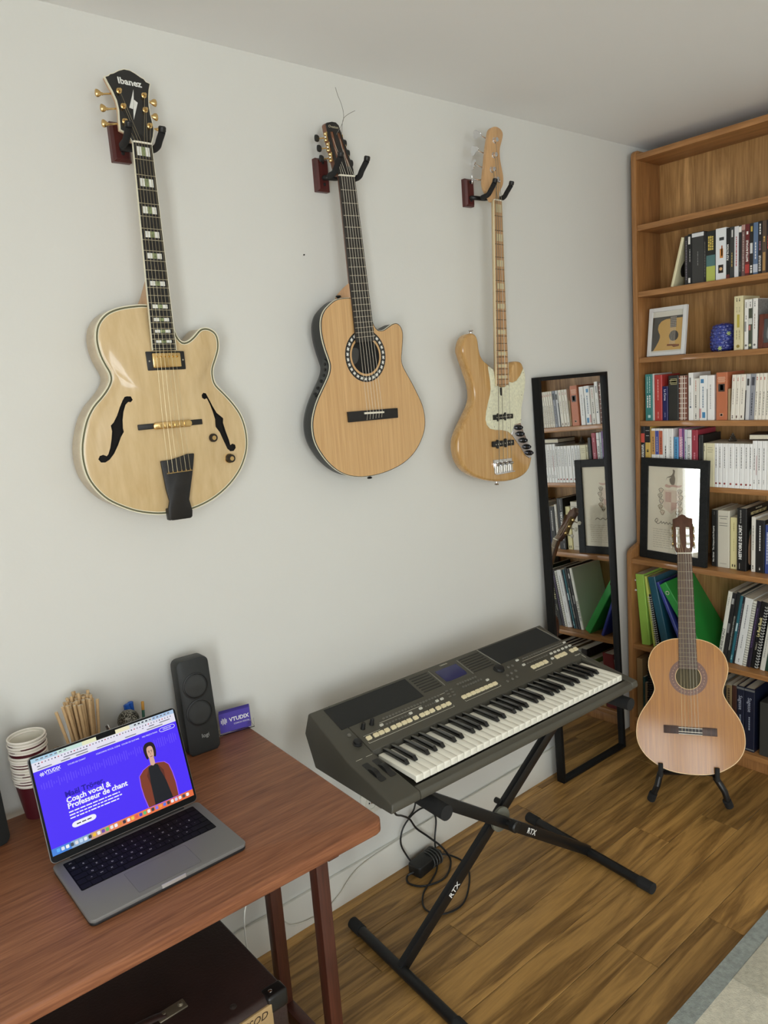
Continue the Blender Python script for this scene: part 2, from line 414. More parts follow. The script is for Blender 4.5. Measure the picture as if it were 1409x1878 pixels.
# ================================================================ floor mirror
fb = Vector((2.236, -0.0893, 0.0)); FRB = Vector((2.645, -0.1012, 0.0))
ux = (FRB - fb).normalized(); wm = 0.422; hm = 1.605
top_y = -0.036                                     # front face at the top, back edge touches the wall
fwd = Vector((ux.y, -ux.x, 0))                      # towards the room
lean = math.asin((0.0893 - 0.036) / hm)
uz = (Vector((0, 0, 1)) * math.cos(lean) - fwd * math.sin(lean)); uy = uz.cross(ux)
MM = Matrix((ux, uy, uz)).transposed().to_4x4(); MM.translation = fb + Vector((0, 0, 0.0015))
t = thing('floor_mirror', 'tall narrow floor mirror in a deep black frame leaning on the wall', 'mirror', M=MM)
BF = mat('mirror_frame_black', (20, 20, 20), 0.55, spec=0.22, bump=0.1, bscale=80)
fw, fd = 0.014, 0.034
MB().box(0, fw, 0, fd, 0, hm).build('frame_stile', BF, t, bevel=0.001)
MB().box(wm - fw, wm, 0, fd, 0, hm).build('frame_stile', BF, t, bevel=0.001)
MB().box(fw, wm - fw, 0, fd, 0, fw).build('frame_rail', BF, t, bevel=0.001)
MB().box(fw, wm - fw, 0, fd, hm - fw, hm).build('frame_rail', BF, t, bevel=0.001)
MB().box(fw, wm - fw, fd - 0.006, fd - 0.001, fw, hm - fw).build('backing_board', mat('hardboard', (90, 65, 45), 0.8), t)
MB().box(fw, wm - fw, 0.014, 0.018, fw, hm - fw).build('mirror_glass', mat('mirror_silver', (226, 228, 228), 0.015, 1.0), t)
# ================================================================ desk
MAHO = wood('mahogany_desk', (104, 60, 38), (164, 108, 74), (2.0, 34, 34), rough=0.5, fine=0.5, coat=0.0, dist=0.4, spec=0.35)
MAHL = wood('mahogany_leg', (60, 28, 19), (92, 48, 33), (34, 34, 2.0), rough=0.42, fine=0.5, coat=0.15)
t = thing('desk', 'reddish brown mahogany desk with slim square legs against the wall', 'desk', (0.2, -0.35, 0))
DZ = 0.735
def dp(x, y): return (x - 0.2, y + 0.35)
crn = [(0.904, -0.053), (-0.62, -0.04), (-0.62, -0.632), (0.855, -0.668), (0.868, -0.664), (0.877, -0.652)]
m = MB(); m.prism([dp(*c) for c in crn], DZ - 0.030, DZ, 'xy'); m.build('desktop', MAHO, t, bevel=0.006, seg=3)
for xa in (0.762, -0.45):
    for ya in (-0.565, -0.345):
        MB().box(xa - 0.2, xa - 0.2 + 0.031, ya + 0.35, ya + 0.35 + 0.031, 0, DZ - 0.03).build('leg', MAHL, t, bevel=0.002)
    MB().box(xa - 0.196, xa - 0.168, -0.155 - 0.02, 0.02, 0.10, 0.135).build('stretcher', MAHL, t, bevel=0.002)
    MB().box(xa - 0.196, xa - 0.168, -0.26, 0.2, DZ - 0.075, DZ - 0.03).build('rail', MAHL, t, bevel=0.002)
MB().box(-0.65, 0.55, -0.16, -0.14, DZ - 0.075, DZ - 0.03).build('rail', MAHL, t, bevel=0.002)
# ================================================================ guitars
# local frame of every guitar: x to its right (seen from the front), z along the neck, -y towards the player's view
MAPLE = wood('maple_top', (194, 164, 114), (222, 196, 150), (14, 14, 3.0), rough=0.3, coat=0.7, fine=0.25, rings=3.0, dist=1.2)
MAPLE_S = wood('maple_side', (196, 172, 132), (226, 206, 170), (5, 5, 14), rough=0.35, coat=0.5)
MAPLE_N = wood('maple_neck', (182, 140, 100), (212, 172, 128), (30, 30, 3), rough=0.4, coat=0.3)
CEDAR = wood('spruce_top', (190, 146, 92), (218, 177, 122), (95, 95, 1.5), rough=0.32, coat=0.5, fine=0.5, dist=0.15)
ASH = wood('ash_body', (178, 132, 72), (222, 184, 122), (42, 42, 1.6), rough=0.25, coat=0.8, fine=0.25, rings=3.5, dist=0.5)
HONEY = wood('honey_cedar_top', (148, 92, 28), (188, 128, 48), (90, 90, 1.5), rough=0.4, coat=0.35, spec=0.3, fine=0.5, dist=0.15)
MAHOG = wood('mahogany_neck', (96, 58, 38), (136, 88, 60), (40, 40, 3), rough=0.45, coat=0.2)
DARKHOLE = mat('soundbox_inside', (40, 30, 22), 0.9)
FHOLE_SHADE = mat('fhole_shade', (18, 15, 12), 0.9)  # near-black puts the shade of the hollow body into the colour
FRETWIRE = mat('fret_wire', (208, 202, 184), 0.28, 1.0)
STRING = mat('string_wire', (196, 184, 150), 0.35, 1.0)
NYLON = mat('nylon_string', (226, 220, 200), 0.35)
OLIVE = mat('olive_purfling', (96, 94, 66), 0.5)
ABALONE = mat('abalone', (128, 140, 100), 0.25, var=0.45, vscale=160)
def lerp(a, b, t): return a + (b - a) * t
class Neck:
    """geometry of one fingerboard: N nut centre, B bridge centre (x,z in mm), half widths, depth of its face"""
    def __init__(s, N, B, scale, hw0, hw1, zend, y):
        s.N = Vector(N); s.B = Vector(B); s.ax = (s.B - s.N).normalized(); s.pr = Vector((-s.ax.y, s.ax.x)) * 1.0
        if s.pr.x < 0: s.pr = -s.pr
        s.scale = scale; s.hw0 = hw0; s.hw1 = hw1; s.y = y
        s.len = (s.N.y - zend) / -s.ax.y
    def at(s, d, w=0.0):           # distance from nut in mm, across in -1..1 of half width
        q = s.N + s.ax * d + s.pr * (lerp(s.hw0, s.hw1, d / s.len) * w); return (q.x / 1000, q.y / 1000)
    def atmm(s, d, off):
        q = s.N + s.ax * d + s.pr * off; return (q.x / 1000, q.y / 1000)
    def quad(s, d0, d1, w0, w1): return [s.at(d0, w0), s.at(d0, w1), s.at(d1, w1), s.at(d1, w0)]
def build_neck(root, nk, board_m, neck_m, nfrets, join, fret_m=FRETWIRE, thick=0.006, depth=0.02, binding=None, nut_m=BONE, fret_dark=None, round_end=False):
    pts = nk.quad(0, nk.len, -1, 1)
    if round_end:
        pts = [nk.at(0, -1), nk.at(0, 1), nk.at(nk.len - 8, 1)] + [nk.at(nk.len - 8 + 10 * math.cos(a), math.sin(a)) for a in [R(60), R(30), 0, R(-30), R(-60)]] + [nk.at(nk.len - 8, -1)]
    fb = MB().prism(pts, nk.y, nk.y + thick).build('fretboard', board_m, root, bevel=0.0006, seg=1)
    # half-round neck shaft behind the board
    loops = []; m = MB(); n = 9; vs = []; fs = []
    ds = [0, 20, join * 0.5, join]
    for d in ds:
        a, b = Vector(nk.at(d, -1)), Vector(nk.at(d, 1)); k = 1.0 + 0.15 * d / join
        for i in range(n):
            w = PI * i / (n - 1); c = (a + b) / 2 + (b - a) / 2 * -math.cos(w) * 0.98
            vs.append((c.x, nk.y + thick + 0.0 + math.sin(w) * depth * k, c.y))
    for q in range(len(ds) - 1):
        for i in range(n - 1): fs.append((q * n + i, q * n + i + 1, (q + 1) * n + i + 1, (q + 1) * n + i))
        fs.append((q * n, (q + 1) * n, (q + 1) * n + n - 1, q * n + n - 1))
    fs.append(list(range(n))); fs.append([(len(ds) - 1) * n + i for i in range(n)])
    m.add(vs, fs); m.build('neck', neck_m, root, ang=50)
    for i in range(1, nfrets + 1):
        d = nk.scale * (1 - 2 ** (-i / 12.0))
        if d > nk.len - 1.5: break
        a, b = nk.at(d, -0.985), nk.at(d, 0.985)
        MB().tube([(a[0], nk.y - 0.0004, a[1]), (b[0], nk.y - 0.0004, b[1])], 0.0009, 6).build('fret', fret_m, fb)
    q = nk.quad(-3.0, 1.0, -1, 1); MB().prism(q, nk.y - 0.0022, nk.y + 0.006).build('nut', nut_m, root, bevel=0.0005, seg=1)
    if binding:
        for w0, w1 in ((-1.05, -1.0), (1.0, 1.05)): MB().prism(nk.quad(0, nk.len, w0, w1), nk.y, nk.y + thick).build('neck_binding', binding, root)
    return fb
def fret_d(nk, i): return nk.scale * (1 - 2 ** (-i / 12.0))
def strings(root, nk, offs0, offs1, posts, y_b, tail, mats, r):
    """offs0/offs1: offsets (mm) at the nut and the bridge; posts: (x,y,z) ends on the head; tail: points after the bridge"""
    n = len(offs0)
    for i in range(n):
        a = nk.atmm(0, offs0[i]); b = nk.atmm(nk.scale, offs1[i])
        path = []
        if posts[i]: path.append(posts[i])
        path += [(a[0], nk.y - 0.0028, a[1]), (b[0], y_b, b[1])]
        if tail: path.append(tail(i, b))
        MB().tube(path, r[i] if isinstance(r, list) else r, 6).build('string', mats[i] if isinstance(mats, list) else mats, root)
def dome_body(outline, cy, d_edge, rise, rings=((1, 0), (.97, .10), (.92, .10), (.85, .25), (.72, .58), (.55, .85), (.35, .97), (.15, 1.0))):
    """carved top: outline scaled towards a centre, lifted towards -y"""
    loops = []
    for s, h in rings: loops.append(([(cy[0] + (x - cy[0]) * s, cy[1] + (z - cy[1]) * s) for x, z in outline], d_edge - rise * h))
    return loops
def hanger(label, x, z, block, hook_x, hook_z, y_tip, half, up=0.05):
    """wooden block on the wall with a padded black yoke; block=(x0,x1,z0,z1)"""
    t = thing('guitar_hanger', label, 'hanger', (x, 0, z), group='wooden guitar hangers on the wall')
    cherry = wood('cherry_block', (62, 22, 20), (92, 36, 32), (40, 40, 4), rough=0.45, coat=0.2)
    bx0, bx1, bz0, bz1 = [v - (x if i < 2 else z) for i, v in enumerate(block)]
    bl = MB(); ch = 0.006
    loops = [(rrect(bx0, bx1, bz0, bz1, 0.001, 1), 0.0), (rrect(bx0, bx1, bz0, bz1, 0.001, 1), -0.014), (rrect(bx0 + ch, bx1 - ch, bz0 + ch, bz1 - ch, 0.001, 1), -0.021)]
    bl.rings(loops); b = bl.build('wood_block', cherry, t, ang=20)
    for zz in (bz0 + 0.018, bz1 - 0.012):
        MB().lathe([(0.0045, 0), (0.0045, 0.001), (0.003, 0.0022)], 12, T((bx0 + bx1) / 2, -0.0208, zz) @ RX(R(90))).build('screw', MATTE_BLACK, b)
    hx, hz = hook_x - x, hook_z - z; cx = (bx0 + bx1) / 2
    MB().tube(smooth_open([(cx, -0.018, hz + 0.004), (cx, -0.03, hz + 0.003), (hx, -0.045, hz), (hx, -0.06, hz)], 4), 0.007, 10).build('stem', STEEL, t)
    for s in (-1, 1):
        p = smooth_open([(hx, -0.058, hz), (hx + s * half * 0.75, -0.062, hz - 0.002), (hx + s * half * 1.02, -0.075, hz - 0.004), (hx + s * half * 1.05, -0.095, hz - 0.002), (hx + s * half * 1.05, -0.108, hz + up * 0.35), (hx + s * half * 1.08, y_tip, hz + up)], 5)
        MB().tube(p, 0.0078, 12).build('prong', FOAM, t)
        e = Vector(p[-1]); MB().lathe([(0.0078, 0), (0.0085, 0.002), (0.0085, 0.010), (0.006, 0.0125)], 12, T(*e) @ RX(R(20))).build('end_cap', BLACK, t)
    return t
def button_tuner(root, post, yface, side, tip, mat_b, mat_p, name='tuner', r=0.0055, kidney=False):
    """post bush on the face plus a knob sticking out at the side; tip=(x,y,z)"""
    g = MB().lathe([(0.0062, 0), (0.0062, 0.0015), (0.0045, 0.0025), (0.003, 0.0025), (0.003, 0.008), (0.0035, 0.0085), (0.0035, 0.010)], 14, T(post[0], yface, post[1]) @ RX(R(90))).build(name, mat_p, root)
    tx, ty, tz = tip; d = 1 if side > 0 else -1
    MB().tube([(post[0] + d * 0.012, ty, post[1] * 0.5 + tz * 0.5), (tx - d * 0.006, ty, tz)], 0.0022, 8).build('shaft', mat_p, g)
    prof = [(0.001, -0.007), (0.0035, -0.006), (0.003, -0.003), (0.0065, 0.001), (0.0085, 0.005), (0.0085, 0.0085), (0.006, 0.0105)]
    b = MB().lathe(prof, 14, T(tx, ty, tz) @ RY(R(90 * d)) @ Matrix.Diagonal((1, 0.55, 1, 1)))
    b.build('knob', mat_b, g)
    return g
# ---------------------------------------------------------------- archtop
root = thing('archtop_guitar', 'blonde maple hollow-body archtop guitar with f-holes and gold hardware hung on the wall', 'guitar', (0.776, -0.082, 1.5716))
body = mm([(-27, 281), (-55, 280), (-89, 275), (-116, 266), (-135, 252), (-148, 234), (-154, 213), (-155, 192), (-151, 167), (-143, 145), (-136, 129), (-135, 114), (-144, 97), (-160, 79), (-182, 58), (-200, 31), (-213, -2), (-221, -35), (-222, -69), (-216, -102), (-200, -133), (-178, -159), (-148, -180), (-113, -198), (-74, -210), (-43, -215), (-10, -217), (20, -216), (58, -209), (99, -194), (141, -168), (176, -133), (197, -94), (204, -60), (202, -23), (192, 10), (173, 40), (151, 66), (132, 87), (127, 106), (129, 126), (140, 149), (150, 173), (152, 197), (146, 214), (132, 224), (117, 227), (102, 223), (85, 208), (69, 197), (54, 195), (42, 210), (34, 240), (15, 275)])
ol = smooth_closed(body, 3)
MB().rings([(offset(ol, 0.0012), 0.0), (offset(ol, 0.0012), 0.060), (offset(ol, 0.006), 0.066)], cap0=False).build('sides', MAPLE_S, root, ang=50)
MB().band(ol, offset(ol, 0.0022), -0.001, 0.006).build('binding', CREAM, root)
MB().band(offset(ol, 0.0022), offset(ol, 0.0062), -0.001, 0.002).build('purfling', OLIVE, root)
MB().band(offset(ol, 0.0062), offset(ol, 0.0078), -0.0011, 0.002).build('purfling', CREAM, root)
inn = offset(ol, 0.0078)
m = MB(); m.rings([(inn, 0.004)] + dome_body(inn, (-0.005, 0.03), -0.0008, 0.013))
topo = m.build('carved_top', MAPLE, root, ang=60)
fl = mm([(-103, 74), (-94, 73), (-91, 65), (-96, 60), (-102, 61), (-109, 55), (-116, 40), (-121, 21), (-123, 2), (-122, -6), (-130, -17), (-139, -35), (-150, -53), (-162, -66), (-172, -71), (-181, -70), (-186, -62), (-182, -55), (-174, -53), (-167, -57), (-163, -53), (-157, -39), (-152, -21), (-148, -2), (-149, 11), (-142, 17), (-132, 32), (-123, 50), (-114, 65), (-108, 73)])
fr = mm([(90, 69), (97, 67), (103, 52), (110, 35), (119, 17), (133, 5), (136, 2), (134, -9), (139, -31), (146, -53), (149, -67), (156, -64), (164, -68), (165, -76), (158, -83), (148, -83), (139, -75), (130, -54), (121, -31), (111, -17), (111, -10), (112, 2), (108, 21), (103, 40), (97, 55), (90, 53), (84, 57), (84, 64)])
c = MB(); c.prism(fl, -0.05, 0.0035); c.prism(fr, -0.05, 0.0035); cut(topo, c, FHOLE_SHADE)
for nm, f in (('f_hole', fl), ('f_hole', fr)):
    MB().prism(offset(f, -0.0015), 0.0042, 0.0052).build('f_hole_shade_sheet', FHOLE_SHADE, root)  # dark sheet close under the top, in place of shaded depth
nk = Neck((4, 631), (-6, 0), 630, 21.5, 28.5, 174, -0.022)
fb = build_neck(root, nk, EBONY, MAPLE_N, 22, 352, binding=CREAM, depth=0.019)
MB().rings([([(-0.026, 0.282), (0.020, 0.282), (0.020, 0.260), (-0.026, 0.260)], 0.06), ([(-0.026, 0.300), (0.020, 0.300), (0.020, 0.26), (-0.026, 0.26)], 0.03), ([(-0.024, 0.335), (0.022, 0.335), (0.022, 0.27), (-0.024, 0.27)], -0.005), ([(-0.024, 0.36), (0.024, 0.36), (0.022, 0.27), (-0.024, 0.27)], -0.016)]).build('heel', MAPLE_N, root, bevel=0.003)
for i in (1, 3, 5, 7, 9, 12, 15, 17, 19, 21):
    d0, d1 = fret_d(nk, i - 1), fret_d(nk, i); dm = (d0 + d1) / 2; h = (d1 - d0) * 0.27
    a = MB().prism(nk.quad(dm - h, dm + h, -0.68, 0.68), nk.y - 0.0004, nk.y + 0.001).build('inlay', PEARL, fb)
    MB().prism(nk.quad(dm - h, dm + h, -0.22, 0.22), nk.y - 0.0006, nk.y).build('inlay_center', ABALONE, fb)
head = mm([(-17, 632), (-21, 641), (-28, 651), (-40, 656), (-37, 679), (-33, 701), (-33, 723), (-38, 744), (-44, 760), (-48, 774), (-39, 778), (-34, 783), (-26, 786), (-12, 795), (2, 801), (16, 801), (28, 796), (40, 789), (46, 787), (50, 781), (60, 778), (53, 761), (48, 744), (44, 724), (43, 704), (43, 685), (43, 669), (37, 652), (27, 632)])
def tilt(y0, z0, k): return lambda a, b, d: (a, y0 + d + k * (b - z0), b)
HT = tilt(-0.017, 0.631, 0.25)
MB().prism(offset(head, 0.0008), 0.0012, 0.014, HT).build('headstock', MAPLE_N, root, bevel=0.001)
MB().band(head, offset(head, 0.0018), -0.0004, 0.006, HT).build('head_binding', CREAM, root)
hp = MB().prism(offset(head, 0.0018), -0.0006, 0.0014, HT).build('head_veneer', mat('gloss_black', (14, 14, 14), 0.2, coat=0.6), root)
lean = math.atan(0.25)
def on_head(x, z, d=-0.0012): return T(x, -0.017 + 0.25 * (z - 0.631) + d, z) @ RX(R(90) - lean)
lettering('Ibanez', 0.0215, PEARL, hp, on_head(0.008, 0.7705), bold=0.0006)
for pts in ([(14, 756), (-6, 711), (2, 709), (9, 732)], [(9.5, 732), (17, 726), (-2, 684), (2.6, 708)]):
    MB().prism(mm(pts), -0.0011, -0.0003, HT).build('head_inlay', PEARL, hp)
MB().prism(circle(0.005, 0.645, 0.006, 12, 0.008), -0.002, -0.0003, HT).build('truss_rod_cover', EBONY, hp)
posts = [(-25, 677), (-20, 712), (-22, 746), (36, 746), (31, 712), (33, 676)]
tips = [(-62, 670), (-57, 705), (-61, 738), (60, 739), (55, 705), (60, 675)]
pp = []
for i, (p, q) in enumerate(zip(posts, tips)):
    yf = -0.017 + 0.25 * (p[1] / 1000 - 0.631) - 0.0006
    button_tuner(root, (p[0] / 1000, p[1] / 1000), yf, 1 if i > 2 else -1, (q[0] / 1000, yf + 0.012, q[1] / 1000), GOLD, GOLD)
    pp.append((p[0] / 1000, yf - 0.005, p[1] / 1000))
# pickup, bridge, tailpiece, knobs
pk = thing  # alias not used for parts
pu = MB().prism(mm([(-47, 173), (49, 171), (49, 128), (-47, 129)]), -0.0145, 0.0).build('pickup_ring', BLACK, root, bevel=0.002)
MB().prism(mm([(-34, 169), (37, 168), (37, 134), (-34, 134)]), -0.0185, -0.012).build('pickup_cover', GOLD, pu, bevel=0.0025)
for k in range(6): MB().lathe([(0.0024, 0), (0.0024, 0.001), (0.0012, 0.0014)], 10, T(-0.024 + k * 0.0102, -0.0184, 0.160 - k * 0.0002) @ RX(R(90))).build('pole_screw', mat('brass', (190, 140, 60), 0.3, 1.0), pu)
for sx in (-0.041, 0.043): MB().lathe([(0.002, 0), (0.002, 0.001)], 8, T(sx, -0.0144, 0.1505) @ RX(R(90))).build('ring_screw', NICKEL, pu)
br = MB().prism(mm([(-89, -6), (74, -7), (74, 6), (-89, 7)]), -0.018, -0.010).build('bridge_base', EBONY, root, bevel=0.0015)
MB().prism(mm([(-49, -8), (37, -9), (43, -4), (43, 3), (37, 8), (-49, 8), (-54, 3), (-54, -4)]), -0.0245, -0.016).build('bridge_saddle_bar', GOLD, br, bevel=0.001)
for k in range(6): MB().box(-0.040 + k * 0.0125, -0.033 + k * 0.0125, -0.0258, -0.024, -0.006, 0.005).build('saddle', GOLD, br, bevel=0.0005)
tp = mm([(-47, -83), (-22, -83), (1, -79), (23, -74), (41, -75), (36, -100), (30, -125), (21, -158), (14, -185), (19, -213), (17, -228), (12, -231), (-36, -229), (-42, -224), (-43, -200), (-37, -182), (-42, -153), (-45, -112)])
tl = MB().prism(tp, -0.0215, -0.015).build('tailpiece', EBONY, root, bevel=0.002)
MB().prism(mm([(-42, -200), (17, -200), (17, -228), (-41, -229)]), -0.016, 0.001).build('tailpiece_hinge', EBONY, tl, bevel=0.002)
MB().box(-0.036, 0.030, -0.0222, -0.021, -0.1155, -0.114).build('string_bar', GOLD, tl)
for k in range(6): MB().lathe([(0.0016, 0), (0.0016, 0.0012)], 8, T(-0.031 + 0.0112 * k, -0.0215, -0.112) @ RX(R(90))).build('string_ferrule', GOLD, tl)
for x, z in ((99, -43), (142, -100)):
    kb = MB().lathe([(0.0125, 0), (0.0125, 0.004), (0.0105, 0.006), (0.0105, 0.015), (0.0095, 0.0165)], 22, T(x / 1000, -0.004, z / 1000) @ RX(R(90))).build('volume_knob', mat('amber_black', (36, 26, 18), 0.25), root)
    MB().band(circle(x / 1000, z / 1000, 0.0125), circle(x / 1000, z / 1000, 0.0108), -0.009, -0.005).build('knob_skirt', GOLD, kb)
    MB().prism(circle(x / 1000, z / 1000, 0.0055, 16), -0.0212, -0.0203).build('knob_cap', GOLD, kb)
strings(root, nk, [-17 + 6.8 * k for k in range(6)], [-26 + 10.4 * k for k in range(6)], [pp[0], pp[1], pp[2], pp[3], pp[4], pp[5]], -0.0264, lambda i, b: (-0.031 + 0.0112 * i, -0.0222, -0.113), STRING, 0.00036)
hanger('reddish wooden hanger block holding the blonde archtop guitar by its head', 0.755, 2.25, (0.745, 0.789, 2.183, 2.270), 0.782, 2.206, -0.124, 0.036, 0.020)
# ---------------------------------------------------------------- roundback electro-acoustic
root = thing('roundback_guitar', 'natural top cutaway guitar with black bowl back and patterned rosette hung on the wall', 'guitar', (1.4066, -0.088, 1.5477))
body = mm([(-53, 325), (-88, 323), (-112, 317), (-136, 302), (-153, 286), (-163, 265), (-166, 241), (-164, 215), (-158, 188), (-149, 160), (-145, 141), (-150, 121), (-162, 101), (-179, 77), (-197, 51), (-212, 22), (-222, -10), (-223, -44), (-216, -72), (-202, -98), (-182, -125), (-154, -151), (-120, -170), (-80, -181), (-39, -185), (3, -184), (47, -178), (93, -166), (131, -148), (161, -124), (185, -93), (199, -60), (200, -25), (192, 9), (176, 41), (156, 76), (136, 107), (123, 130), (120, 150), (125, 176), (130, 202), (132, 227), (125, 244), (112, 253), (97, 252), (79, 244), (61, 235), (46, 233), (32, 237), (20, 255), (10, 290), (-15, 322)])
ol = smooth_closed(body, 3)
BOWL = mat('bowl_black', (34, 36, 35), 0.42, bump=0.08, bscale=120)
lp = []
for d, k in ((0.003, 0.0), (0.040, 0.0012), (0.056, 0.006), (0.067, 0.018), (0.074, 0.04), (0.078, 0.075)): lp.append((offset(ol, 0.0015) if k == 0 else [(-0.011 + (x + 0.011) * (1 - k * 5.5), 0.03 + (z - 0.03) * (1 - k * 4)) for x, z in ol], d))
MB().rings(lp, cap0=False).build('bowl_back', BOWL, root, ang=60)
MB().band(ol, offset(ol, 0.0016), -0.0006, 0.0045).build('binding', mat('gloss_black', (14, 14, 14)), root)
MB().band(offset(ol, -0.0012), offset(ol, 0.0002), 0.0022, 0.0058).build('binding', CREAM, root)
topo = MB().prism(offset(ol, 0.0016), -0.0004, 0.004).build('soundboard', CEDAR, root)
hc = (-0.017, 0.163); c = MB(); c.prism(circle(*hc, 0.051, 48), -0.02, 0.0036); cut(topo, c, mat('dark_inside', (22, 20, 18), 0.9))
MB().prism(circle(*hc, 0.053, 40), 0.0042, 0.005).build('soundhole_floor', mat('dark_inside', (22, 20, 18)), root)
MB().prism(smooth_closed([(-0.062, 0.185), (-0.04, 0.182), (-0.045, 0.15), (-0.066, 0.14), (-0.07, 0.16)], 4), 0.0024, 0.0034).build('inside_plate', mat('grey_plate', (58, 58, 56), 0.5), root)
MB().band(circle(*hc, 0.0745, 64), circle(*hc, 0.0575, 64), -0.0008, 0.001).build('rosette', mat('rosette_black', (22, 22, 22), 0.4), root)
ros = bpy.data.objects['rosette']
LF = 0.85
leaf = MB().prism([(a * LF, b * LF) for a, b in [(-0.0075, -0.003), (-0.003, 0.001), (-0.006, 0.005), (0.0, 0.0035), (0.003, 0.006), (0.004, 0.002), (0.0078, 0.003), (0.004, -0.002), (0.006, -0.005), (0.0, -0.0035), (-0.004, -0.006), (-0.0035, -0.002)]], -0.0011, -0.0007).mesh('rosette_inlay', PEARL, smooth=False)
for k in range(28):
    a = 2 * PI * k / 28 + 0.12
    if abs(((a - PI / 2 + PI) % (2 * PI)) - PI) < 0.5: continue
    inst('rosette_inlay', leaf, ros, (hc[0] + 0.066 * math.cos(a), 0, hc[1] + 0.066 * math.sin(a)), (0, -a - PI / 2, 0))
nk = Neck((-40, 649), (-9, 0), 650, 27, 34.5, 203, -0.0085)
fb = build_neck(root, nk, mat('fretboard_dark', (46, 42, 38), 0.5, var=0.2, vscale=80), MAHOG, 20, 320, depth=0.018)
MB().rings([([(-0.075, 0.335), (-0.012, 0.335), (-0.012, 0.300), (-0.075, 0.300)], 0.05), ([(-0.068, 0.355), (-0.012, 0.355), (-0.012, 0.3), (-0.068, 0.3)], 0.02), ([(-0.057, 0.37), (0.0, 0.37), (0.0, 0.3), (-0.057, 0.3)], -0.002)]).build('heel', wood('heel_wood', (170, 128, 92), (200, 160, 120), (30, 30, 4)), root, bevel=0.006)
head = mm([(-67, 649), (-69, 659), (-72, 739), (-70, 789), (-66, 794), (-46, 800), (-32, 800), (-24, 793), (-20, 767), (-14, 724), (-8, 672), (-11, 653)])
HT = tilt(-0.004, 0.649, 0.25)
hb = MB().prism(head, 0.0015, 0.020, HT).build('headstock', MAHOG, root, bevel=0.003)
hv = MB().prism(offset(head, 0.0006), -0.0005, 0.0016, HT).build('head_veneer', mat('head_black', (28, 25, 23), 0.4), root)
sl = [mm([(-60, 770), (-50, 772), (-49, 690), (-60, 688)]), mm([(-37, 770), (-27, 772), (-17, 680), (-27, 678)])]
c = MB()
for s_ in sl: c.prism(s_, -0.05, 0.012, HT)
cut(hv, c, ROSEWOOD)
c = MB()
for s_ in sl: c.prism(offset(s_, -0.0003), -0.05, 0.014, HT)
cut(hb, c, mat('slot_wood', (122, 84, 64), 0.6))
lean = math.atan(0.25)
lettering('Ovation', 0.0105, mat('gold_print', (200, 190, 160), 0.4), hv, T(-0.046, -0.004 + 0.25 * (0.785 - 0.649) - 0.0007, 0.785) @ RX(R(90) - lean), shear=0.3)
pp = []
for i, zz in enumerate((700, 728, 756)):
    for s in (-1, 1):
        sx = (-0.0545 if s < 0 else lerp(-0.021, -0.031, (zz - 690) / 80.0)); ys = -0.004 + 0.25 * (zz / 1000 - 0.649) + 0.006
        rl = MB().tube([(sx - 0.006, ys, zz / 1000), (sx + 0.006, ys, zz / 1000)], 0.0045, 10).build('roller', mat('black_roller', (30, 28, 28), 0.35), hb)
        ex = -0.072 if s < 0 else -0.011 - (zz - 690) * 0.00011
        gp = MB().box(min(ex, ex - 0.002), max(ex, ex - 0.002) + 0.001, ys - 0.004, ys + 0.010, zz / 1000 - 0.012, zz / 1000 + 0.012).build('tuner_plate', GOLD, hb, bevel=0.0008)
        for dz in (-0.008, 0.0, 0.008): MB().lathe([(0.004, -0.002), (0.0045, 0), (0.002, 0.003)], 10, T(ex + s * 0.002, ys + 0.004, zz / 1000 + dz) @ RY(R(90 * s))).build('gear', GOLD if dz else NICKEL, gp)
        sh = MB().tube([(ex, ys + 0.012, zz / 1000), (ex + s * 0.016, ys + 0.018, zz / 1000 - 0.002)], 0.002, 8).build('tuner_shaft', GOLD, hb)
        MB().lathe([(0.002, -0.001), (0.0065, 0.001), (0.0085, 0.006), (0.0075, 0.012), (0.003, 0.014)], 14, T(ex + s * 0.014, ys + 0.017, zz / 1000 - 0.002) @ RY(R(90 * s)) @ Matrix.Diagonal((1.15, 0.6, 1, 1))).build('tuner_button', BLACK, hb)
        pp.append((s, (sx, ys - 0.004, zz / 1000)))
lo = [p for s, p in pp if s < 0]; hi = [p for s, p in pp if s > 0]
MB().prism(mm([(-103, 9), (85, 5), (84, -24), (-102, -21)]), -0.0085, -0.0004).build('bridge', EBONY, root, bevel=0.0012)
bo = bpy.data.objects['bridge']
MB().prism(mm([(-46, 3), (28, 0), (28, -5), (-46, -2.5)]), -0.0122, -0.0075).build('saddle', BONE, bo, bevel=0.0006)
strings(root, nk, [-21.5 + 8.6 * k for k in range(6)], [-28 + 11.3 * k for k in range(6)], [lo[0], lo[1], lo[2], hi[2], hi[1], hi[0]], -0.0130, lambda i, b: (b[0], -0.0085, b[1] - 0.018), NYLON, 0.00045)
# two untrimmed string ends curling above the head
for pts in ([(-45, 0.020, 755), (-30, -0.004, 790), (-23, -0.004, 816), (-25, 0.0, 842), (-32, 0.004, 865), (-36, 0.006, 884)], [(-22, 0.012, 770), (-25, -0.002, 800), (-8, -0.002, 816), (22, 0.0, 832)]):
    MB().tube(smooth_open([(a / 1000, b + 0.012, c_ / 1000) for a, b, c_ in pts], 5), 0.0006, 5).build('string_end', mat('string_end_grey', (110, 105, 95), 0.4, 0.6), root)
